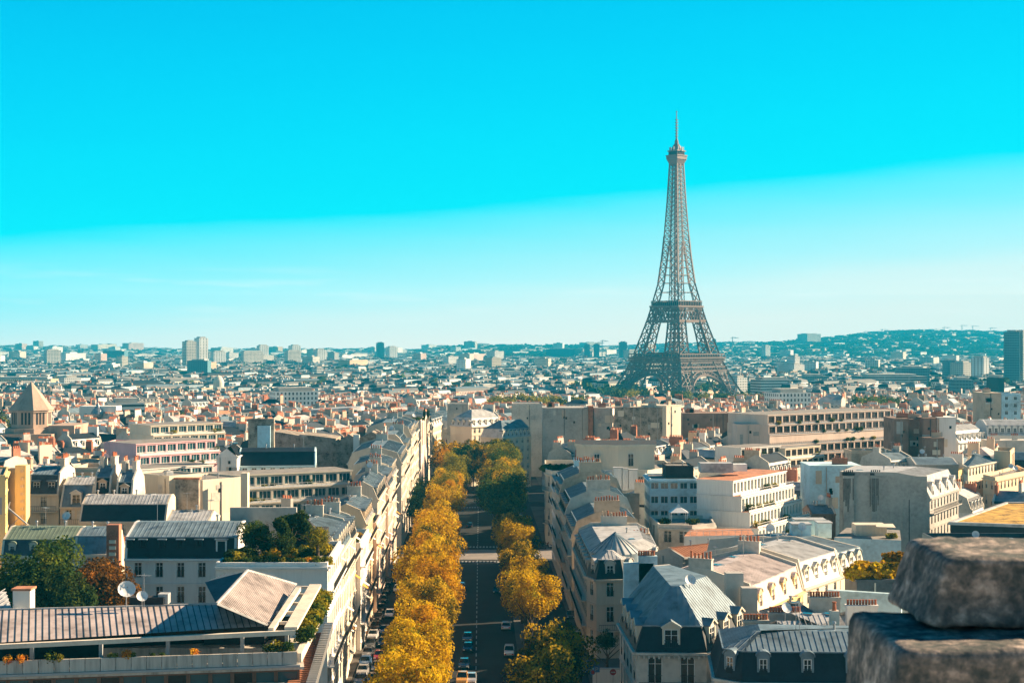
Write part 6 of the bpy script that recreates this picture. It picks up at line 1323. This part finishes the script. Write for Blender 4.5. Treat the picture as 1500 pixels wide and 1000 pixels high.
def blob(x, y, z, r, m_, n=14):
    for i in range(n):
        d = Vector((rc.gauss(0, 1), rc.gauss(0, 1), abs(rc.gauss(0, 1)))).normalized(); p = Vector((x, y, z + r * .3)) + Vector((d.x * r, d.y * r, d.z * r * .8)) * rc.uniform(.6, 1); a = (d + Vector((rc.gauss(0, .4), rc.gauss(0, .4), rc.gauss(0, .4)))).normalized(); u = a.orthogonal().normalized() * r * .5; v = a.cross(u).normalized() * r * .45
        FT.face([p + u, p + v, p - u, p - v], m_)
for k in range(2600):
    y = rc.uniform(1600, 4600); x = rc.uniform(-.345, .345) * y
    if free(x, y, 8): blob(x, y, ground_z(y) + rc.uniform(6, 15), rc.uniform(6, 11), rc.choice(['leaf_far', 'leaf_far', 'leaf_dark']), 12)
for k in range(5200):
    y = rc.uniform(4700, 8300); px = rc.choice([rc.uniform(640, 860), rc.uniform(1040, 1500), rc.uniform(1100, 1500), rc.uniform(0, 1500)]); x = P(px, y)
    blob(x, y, terrain_z(x, y), rc.uniform(8, 17), rc.choice(['leaf_far', 'leaf_dark']), 12)
tag(FT.build('distant_woods'), 'blue green woods and street trees fading towards the hills', 'woods', None, 'stuff')

# ================================================================ VEHICLES, PEOPLE, SIGNS
def carpaint(nm, c): mat('paint_' + nm, c, .25, 0, spec=.7, metal=.2); M['paint_' + nm].node_tree.nodes['Principled BSDF'].inputs['Coat Weight'].default_value = .6
for nm, c in dict(white=(.8, .8, .8), black=(.02, .02, .025), silver=(.45, .46, .48), blue=(.08, .2, .4), red=(.35, .03, .03), grey=(.12, .13, .14), orange=(.7, .35, .08)).items(): carpaint(nm, c)
mat('rubber', (.02, .02, .02), .8, 0); mat('lamp_lens', (.9, .9, .85), .1, 0, spec=.8); mat('lens_red', (.5, .02, .02), .2, 0)
def car_bits(col):
    def mk():
        pn = 'paint_' + col; b = MB(); S_ = [(-2.15, .45, .62, .74), (-2.0, .35, .86, .84), (-1.2, .3, .95, .9), (.9, .3, .96, .9), (1.9, .33, .80, .86), (2.15, .42, .6, .74)]
        for (x0, l0, h0, w0), (x1, l1, h1, w1) in zip(S_, S_[1:]): b.ring([(x0, -w0, l0), (x0, w0, l0), (x0, w0 * .93, h0), (x0, -w0 * .93, h0)], [(x1, -w1, l1), (x1, w1, l1), (x1, w1 * .93, h1), (x1, -w1 * .93, h1)], pn)
        C_ = [(-1.55, .9, .8), (-1.0, 1.38, .66), (.25, 1.42, .66), (1.05, .93, .8)]
        for (x0, z0, w0), (x1, z1, w1) in zip(C_[1:2], C_[2:3]): b.ring([(x0, -w0, z0), (x0, w0, z0), (x0, w0 * .95, z0 + .06), (x0, -w0 * .95, z0 + .06)], [(x1, -w1, z1), (x1, w1, z1), (x1, w1 * .95, z1 + .06), (x1, -w1 * .95, z1 + .06)], pn)
        for x_, w0 in ((-1.0, .66), (.25, .66), (-.35, .67)):
            for s_ in (-1, 1): b.bar((x_, s_ * w0, 1.42), (x_ + (.35 if x_ > 0 else -.25 if x_ < -.9 else 0), s_ * .8, .93), .07, pn)
        body = b.mesh('body'); g_ = MB(); g_.ring([(-1.5, -.78, .93), (1.0, -.78, .93), (1.0, .78, .93), (-1.5, .78, .93)], [(-.98, -.62, 1.39), (.24, -.62, 1.41), (.24, .62, 1.41), (-.98, .62, 1.39)], 'glass'); gl = g_.mesh('car_glass')
        wb = MB(); wb.tube((0, -.1, 0), (0, .1, 0), .32, .32, 'rubber', 14); wb.tube((0, -.11, 0), (0, .11, 0), .19, .19, 'metal_grey', 10); wh = wb.mesh('wheel')
        hb = MB(); hb.box((0, 0, 0), (.1, .32, .14), 'lamp_lens'); hl = hb.mesh('headlight'); tb = MB(); tb.box((0, 0, 0), (.08, .28, .16), 'lens_red'); tl = tb.mesh('tail_light'); return body, gl, wh, hl, tl
    return cached(('car', col), mk)
def car(px, py, col, lab, grp, rz=pi / 2, van=False):
    z = -3.0
    for _ in range(4): X, Y = U(px, py, z); z = ground_z(Y) + .04
    t = empty('parked_car' if grp else 'car', (X, Y, z), lab, 'car', grp, rz - .02); body, gl, wh, hl, tl = car_bits(col); s_ = (1, 1, 1.35) if van else (1, 1, 1)
    inst('body', body, t, (0, 0, 0), 0, s_); inst('car_glass', gl, t, (0, 0, 0), 0, s_)
    for x_ in (-1.35, 1.35):
        for y_ in (-.78, .78): inst('wheel', wh, t, (x_, y_, .32))
    for y_ in (-.6, .6): inst('headlight', hl, t, (2.1, y_, .62)); inst('tail_light', tl, t, (-2.12, y_, .7))
    return t
GC = 'cars parked along the left side lane'
for k, (px, py, col, lb) in enumerate(((590, 838, 'grey', 'grey parked car, first of the left lane line after the sunlit crossing'), (585.5, 853, 'white', 'white parked car second after the sunlit crossing on the left lane'), (583, 866, 'silver', 'silver parked car tucked beside the golden trees in the left lane'), (571, 903, 'white', 'white parked car with bright bonnet in the middle of the left lane'), (563.5, 927, 'blue', 'pale blue car parked behind the red one in the left lane'), (562, 945, 'black', 'black parked car in the left lane below the pale blue one'), (556, 965, 'red', 'dark red parked car in the left lane'), (553, 981, 'grey', 'dark grey parked car below the red one in the left lane'), (547, 999, 'black', 'black parked car cut by the bottom edge in the left lane'))):
    car(px, py, col, lb, GC, -pi / 2)
for k in range(13):
    y_ = 1000 - k * 13.2; x_ = 528 + k * 3.7; car(x_, y_, rc.choice(['grey', 'black', 'silver', 'white', 'blue', 'black']), 'small parked car by the left pavement at the foot of the sunlit facades', 'cars parked along the left pavement', -pi / 2)
GQ = 'cars on the main roadway beside the golden trees'
car(685, 938, 'grey', 'dark grey car farthest in the small queue beside the golden trees', GQ, -pi / 2); car(685.5, 953, 'black', 'black car with lit headlights in the queue beside the golden trees', GQ, -pi / 2); car(680, 977, 'grey', 'grey car nearest the golden trees on the roadway', GQ, -pi / 2); car(690, 999, 'silver', 'silver car cut by the bottom edge on the roadway', GQ, -pi / 2)
car(741.5, 921, 'white', 'white car driving away near the right hand trees', None, pi / 2); car(746, 960, 'white', 'white car half hidden under the right hand trees', None, pi / 2, True); car(677, 1002, 'orange', 'orange yellow van roof at the bottom edge of the roadway', None, -pi / 2, True)
for k, (px, py, col) in enumerate(((640, 748, 'white'), (758, 735, 'grey'), (764, 760, 'silver'), (771, 722, 'black'))): car(px, py, col, ['white car near the dark second crossing under the left trees', 'grey car in the shaded right side lane near the far trees', 'silver car in the shaded right side lane', 'black car farthest in the shaded right side lane'][k], None, pi / 2)
car(592, 758, 'white', 'white van at the left kerb beside the dark street trees', None, pi / 2, True)
def scooter(px, py, lb, col='black'):
    z = -4.0
    for _ in range(4): X, Y = U(px, py, z); z = ground_z(Y) + .16
    t = empty('scooter', (X, Y, z), lb, 'scooter', 'scooters parked on the right pavement', rc.uniform(0, 3)); b = MB(); b.ring([(-.6, -.14, .45), (.5, -.12, .25), (.5, .12, .25), (-.6, .14, .45)], [(-.7, -.12, .8), (.1, -.1, .6), (.1, .1, .6), (-.7, .12, .8)], 'paint_' + col); b.bar((.45, 0, .3), (.62, 0, 1.0), .1, 'paint_' + col); b.bar((.6, -.3, 1.0), (.6, .3, 1.0), .05, 'iron'); b.build('body', t, (0, 0, 0))
    b = MB(); b.box((-.3, 0, .84), (.7, .26, .1), 'rubber'); b.build('seat', t, (0, 0, 0))
    for x_ in (-.6, .62): b = MB(); b.tube((x_, -.06, .25), (x_, .06, .25), .25, .25, 'rubber', 10); b.build('wheel', t, (0, 0, 0))
for k, (px, py) in enumerate(((799, 797), (803, 799), (806, 802), (795, 804), (814, 879), (817, 889))): scooter(px, py, ['black scooter, left end of the cluster by the sunlit crossing', 'red scooter in the cluster by the sunlit crossing', 'white scooter at the right of the cluster by the sunlit crossing', 'black scooter below the others by the crossing', 'black scooter alone by the shaded facade', 'grey scooter below the lone black one'][k], ['black', 'red', 'white', 'black', 'black', 'grey'][k])
mat('skin', (.45, .28, .2), .6, 0); mat('hair', (.05, .03, .02), .8, 0)
def person(X, Y, z, rz, shirt, trousers, lab, stride=.22):
    vs = [(0, 0, .95), (0, 0, 1.15), (0, 0, 1.38), (0, 0, 1.5), (0, .02, 1.62), (0, .02, 1.72), (.19, 0, 1.4), (.26, -.05, 1.13), (.24, .08, .9), (-.19, 0, 1.4), (-.26, .05, 1.13), (-.24, -.1, .9), (.1, 0, .88), (.11, stride * .6, .5), (.11, stride, .08), (.11, stride + .15, .04), (-.1, 0, .88), (-.11, -stride * .3, .5), (-.11, -stride, .1), (-.11, -stride + .14, .04)]
    es = [(0, 1), (1, 2), (2, 3), (3, 4), (4, 5), (2, 6), (6, 7), (7, 8), (2, 9), (9, 10), (10, 11), (0, 12), (12, 13), (13, 14), (14, 15), (0, 16), (16, 17), (17, 18), (18, 19)]
    rs = [.15, .13, .16, .06, .10, .08, .065, .048, .04, .065, .048, .04, .095, .065, .045, .04, .095, .065, .045, .04]
    me = bpy.data.meshes.new('person'); me.from_pydata(vs, es, []); o = bpy.data.objects.new('person', me); C.objects.link(o); bm_ = bmesh.new(); bm_.from_mesh(me); bm_.verts.layers.skin.verify(); bm_.to_mesh(me); bm_.free(); sm = o.modifiers.new('s', 'SKIN')
    for v, r in zip(me.skin_vertices[0].data, rs): v.radius = (r, r * .8)
    me.skin_vertices[0].data[0].use_root = True; sb = o.modifiers.new('d', 'SUBSURF'); sb.levels = 1; sb.render_levels = 1
    for m_ in (shirt, trousers, 'skin', 'hair'): me.materials.append(M[m_])
    dg = bpy.context.evaluated_depsgraph_get(); m2 = bpy.data.meshes.new_from_object(o.evaluated_get(dg)); o.modifiers.clear(); o.data = m2
    for p in m2.polygons:
        c = p.center; p.material_index = 1 if c.z < .95 else 3 if c.z > 1.68 or (c.z > 1.58 and c.y < -.02) else 2 if (c.z > 1.47 or (abs(c.x) > .2 and c.z < 1.0)) else 0; p.use_smooth = True
    o.location = (X, Y, z); o.rotation_euler = (0, 0, rz); tag(o, lab, 'person')
for k, (px, py, sh, tr, lb) in enumerate(((809, 806, 'paint_blue', 'iron', 'person in a blue top walking by the scooters at the sunlit crossing'), (812, 803, 'curtain', 'iron', 'person in a pale top beside the one in blue at the crossing'), (854, 958, 'paint_silver', 'iron', 'lone person in a pale blue top in the shaded right side lane'))):
    z = -4.0
    for _ in range(4): X, Y = U(px, py, z); z = ground_z(Y) + .16
    person(X, Y, z, .6 * k, sh, tr, lb)
for k, (px, py, col) in enumerate(((836, 905, 'grey'), (828, 868, 'black'), (822, 838, 'silver'), (846, 935, 'white'), (728, 868, 'black'), (676, 862, 'silver'), (724, 776, 'grey'), (688, 772, 'black'), (862, 985, 'black'), (598, 812, 'white'))):
    car(px, py, col, ['grey car at the kerb of the shaded right side lane', 'black car farther up the shaded right side lane', 'silver car just before the sunlit crossing in the right side lane', 'white car at the kerb near the lone walking person', 'black car on the right half of the roadway before the sunlit crossing', 'silver car on the left half of the roadway before the sunlit crossing', 'grey car beyond the sunlit crossing, right half of the roadway', 'black car beyond the sunlit crossing, left half of the roadway', 'black car by the parking sign', 'white car on the sunlit crossing behind the left trees'][k], None, pi / 2 if k % 2 else -pi / 2)
# corner with signs between the mansion and the domed house
z = ground_z(236) + .16
b = MB(); b.box((P(888, 236), 236, z + 1.2), (4.2, .4, 2.6), 'white'); b.box((P(888, 236), 236, z + 2.55), (4.4, .55, .15), 'plaster'); tag(b.build('garden_wall'), 'low white garden wall under the dark tree between mansion and domed house', 'wall')
tree(P(889, 240), 240, ground_z(240), 8.2, 2.2, 'leaf_dark', 'dark round tree behind the low white garden wall', None, 'garden_tree', 3000, .5, 1)
def sign(px, py, kind, lb):
    z0 = -3.0
    for _ in range(4): X, Y = U(px, py + 34, z0); z0 = ground_z(Y) + .16
    t = empty('street_sign', (X, Y, z0), lb, 'street sign'); b = MB(); b.tube((0, 0, 0), (0, 0, 3.0), .05, .05, 'metal_grey', 6); b.build('pole', t, (0, 0, 0)); b = MB()
    if kind == 'P':
        b.box((0, -.08, 2.75), (.9, .06, .9), 'paint_blue')
        for c, d in (((-.18, -.12, 2.75), (.12, .03, .66)), ((0, -.12, 3.02), (.34, .03, .12)), ((0, -.12, 2.75), (.34, .03, .12)), ((.18, -.12, 2.885), (.12, .03, .26))): b.box(c, d, 'paint')
    elif kind == 'no':
        b.tube((0, -.1, 2.7), (0, -.04, 2.7), .48, .48, 'paint_red', 18); b.box((0, -.12, 2.7), (.66, .03, .16), 'paint')
    else: b.tube((0, -.1, 2.7), (0, -.04, 2.7), .42, .42, 'paint_blue', 18); b.tube((0, -.13, 2.7), (0, -.1, 2.7), .3, .3, 'paint_red', 18); 
    b.build('sign_plate', t, (0, 0, 0))
sign(874, 972, 'P', 'blue square parking sign with a white P by the garden wall'); sign(868, 976, 'round', 'round blue and red sign left of the parking sign'); sign(898, 976, 'no', 'round red no-entry sign right of the parking sign')
def lamp(x, y, lb):
    t = empty('street_lamp', (x, y, ground_z(y) + .1), lb, 'street lamp', 'street lamps of the avenue'); b = MB(); b.tube((0, 0, 0), (0, 0, 8), .1, .06, 'iron', 8); b.bar((0, 0, 7.9), (.9, 0, 8.3), .06, 'iron'); b.build('pole', t, (0, 0, 0)); b = MB(); b.lathe([(.05, 8.35), (.28, 8.2), (.22, 8.0), (0, 7.95)], 'dish', 10, (.95, 0)); b.build('lamp_head', t, (0, 0, 0))
lamp(AX(408) + 6.2, 408, 'iron street lamp beyond the sunlit crossing at the right of the roadway'); lamp(AX(381) + 6.0, 381, 'iron street lamp just before the sunlit crossing at the right of the roadway'); lamp(AX(540) - 5.8, 541, 'iron street lamp at the dark second crossing')

# ================================================================ THE STONE PARAPET IN FRONT
from mathutils import noise
def stonemat(name, cols):
    m = bpy.data.materials.new(name); m.use_nodes = True; t = m.node_tree; b = t.nodes['Principled BSDF']; b.inputs['Roughness'].default_value = .95; b.inputs['Specular IOR Level'].default_value = .15
    co = N(t, 'ShaderNodeTexCoord'); n1 = N(t, 'ShaderNodeTexNoise'); n1.inputs['Scale'].default_value = 13; n1.inputs['Detail'].default_value = 10; n1.inputs['Roughness'].default_value = .68; n2 = N(t, 'ShaderNodeTexNoise'); n2.inputs['Scale'].default_value = 55; n2.inputs['Detail'].default_value = 5
    t.links.new(co.outputs['Object'], n1.inputs[0]); t.links.new(co.outputs['Object'], n2.inputs[0]); f = math_node(t, 'ADD', math_node(t, 'MULTIPLY', n1.outputs[0], .7), math_node(t, 'MULTIPLY', n2.outputs[0], .3))
    t.links.new(ramp(t, f, list(zip((.34, .44, .52, .60, .70), cols))), b.inputs['Base Color']); bm = N(t, 'ShaderNodeBump'); bm.inputs['Strength'].default_value = .6; bm.inputs['Distance'].default_value = .02; t.links.new(f, bm.inputs['Height']); t.links.new(bm.outputs[0], b.inputs['Normal']); M[name] = m
stonemat('weathered_shade_stone', [(.035, .052, .055), (.075, .09, .09), (.18, .165, .15), (.40, .33, .285), (.72, .59, .50)])  # weathered mottling; the dark teal end also carries the shade colour
def stone(name, c, d, lab, seed, rz=0.0, slant=0.0):
    nx, ny, nz = 90, 22, 44; b = MB(); V = {}; 
    def vid(i, j, k):
        key = (i, j, k)
        if key not in V:
            p = Vector((2 * i / nx - 1, 2 * j / ny - 1, 2 * k / nz - 1)); h = Vector(d) / 2; r = .018; q = Vector((p.x * h.x, p.y * h.y, p.z * h.z)); inn = Vector([max(-h[a] + r, min(h[a] - r, q[a])) for a in range(3)]); e = q - inn
            if e.length > 1e-6: q = inn + e.normalized() * min(r, max(abs(e.x), abs(e.y), abs(e.z)))
            nn = (e.normalized() if e.length > 1e-6 else Vector((0, 0, 1))); q += nn * (noise.fractal(q * 4 + Vector((seed, 0, 0)), 1, 2, 4) * .005 + noise.fractal(q * 22 + Vector((seed, 5, 0)), 1, 2, 3) * .004); q.x += slant * q.z; b.v.append(tuple(q)); V[key] = len(b.v) - 1
        return V[key]
    def q4(*ix): b.f.append(tuple(vid(*i) for i in ix)); b.m.append(b.mi('weathered_shade_stone')); b.uv.append(None)
    for i in range(nx):
        for j in range(ny): q4((i, j, 0), (i, j + 1, 0), (i + 1, j + 1, 0), (i + 1, j, 0)); q4((i, j, nz), (i + 1, j, nz), (i + 1, j + 1, nz), (i, j + 1, nz))
    for i in range(nx):
        for k in range(nz): q4((i, 0, k), (i + 1, 0, k), (i + 1, 0, k + 1), (i, 0, k + 1)); q4((i, ny, k), (i, ny, k + 1), (i + 1, ny, k + 1), (i + 1, ny, k))
    for j in range(ny):
        for k in range(nz): q4((0, j, k), (0, j, k + 1), (0, j + 1, k + 1), (0, j + 1, k)); q4((nx, j, k), (nx, j + 1, k), (nx, j + 1, k + 1), (nx, j, k + 1))
    me = b.mesh(name)
    for p in me.polygons: p.use_smooth = True
    o = bpy.data.objects.new(name, me); C.objects.link(o); o.location = c; o.rotation_euler = (0, 0, rz); tag(o, lab, 'stone block')
stone('parapet_stone', (1.88, 3.42, 49.468), (1.98, .34, .15), 'upper weathered stone block of the parapet, bottom right corner', 3.1, 0, .35)
stone('parapet_stone', (1.712, 3.27, 48.990), (1.98, .44, .80), 'lower weathered stone block under the other, bottom right corner', 8.4, 0, .1)
b = MB(); b.box((0, -9.5, 23.8), (45, 22, 47.6), 'stone'); b.box((6, 3.0, 48.1), (12, 2.4, .9), 'stone'); tag(b.build('viewing_terrace'), kind='structure'); b.v and None

# ================================================================ AIR
hz = bpy.data.materials.new('haze'); hz.use_nodes = True; t = hz.node_tree; t.nodes.clear(); pv = N(t, 'ShaderNodeVolumePrincipled'); pv.inputs['Color'].default_value = (.01, .50, .80, 1); pv.inputs['Density'].default_value = HZD; pv.inputs['Anisotropy'].default_value = .0
o_ = N(t, 'ShaderNodeOutputMaterial'); t.links.new(pv.outputs[0], o_.inputs[1]); M['haze'] = hz
b = MB(); b.box((0, 4400, 136), (13400, 9600, 342), 'haze'); tag(b.build('haze'), kind='stuff')
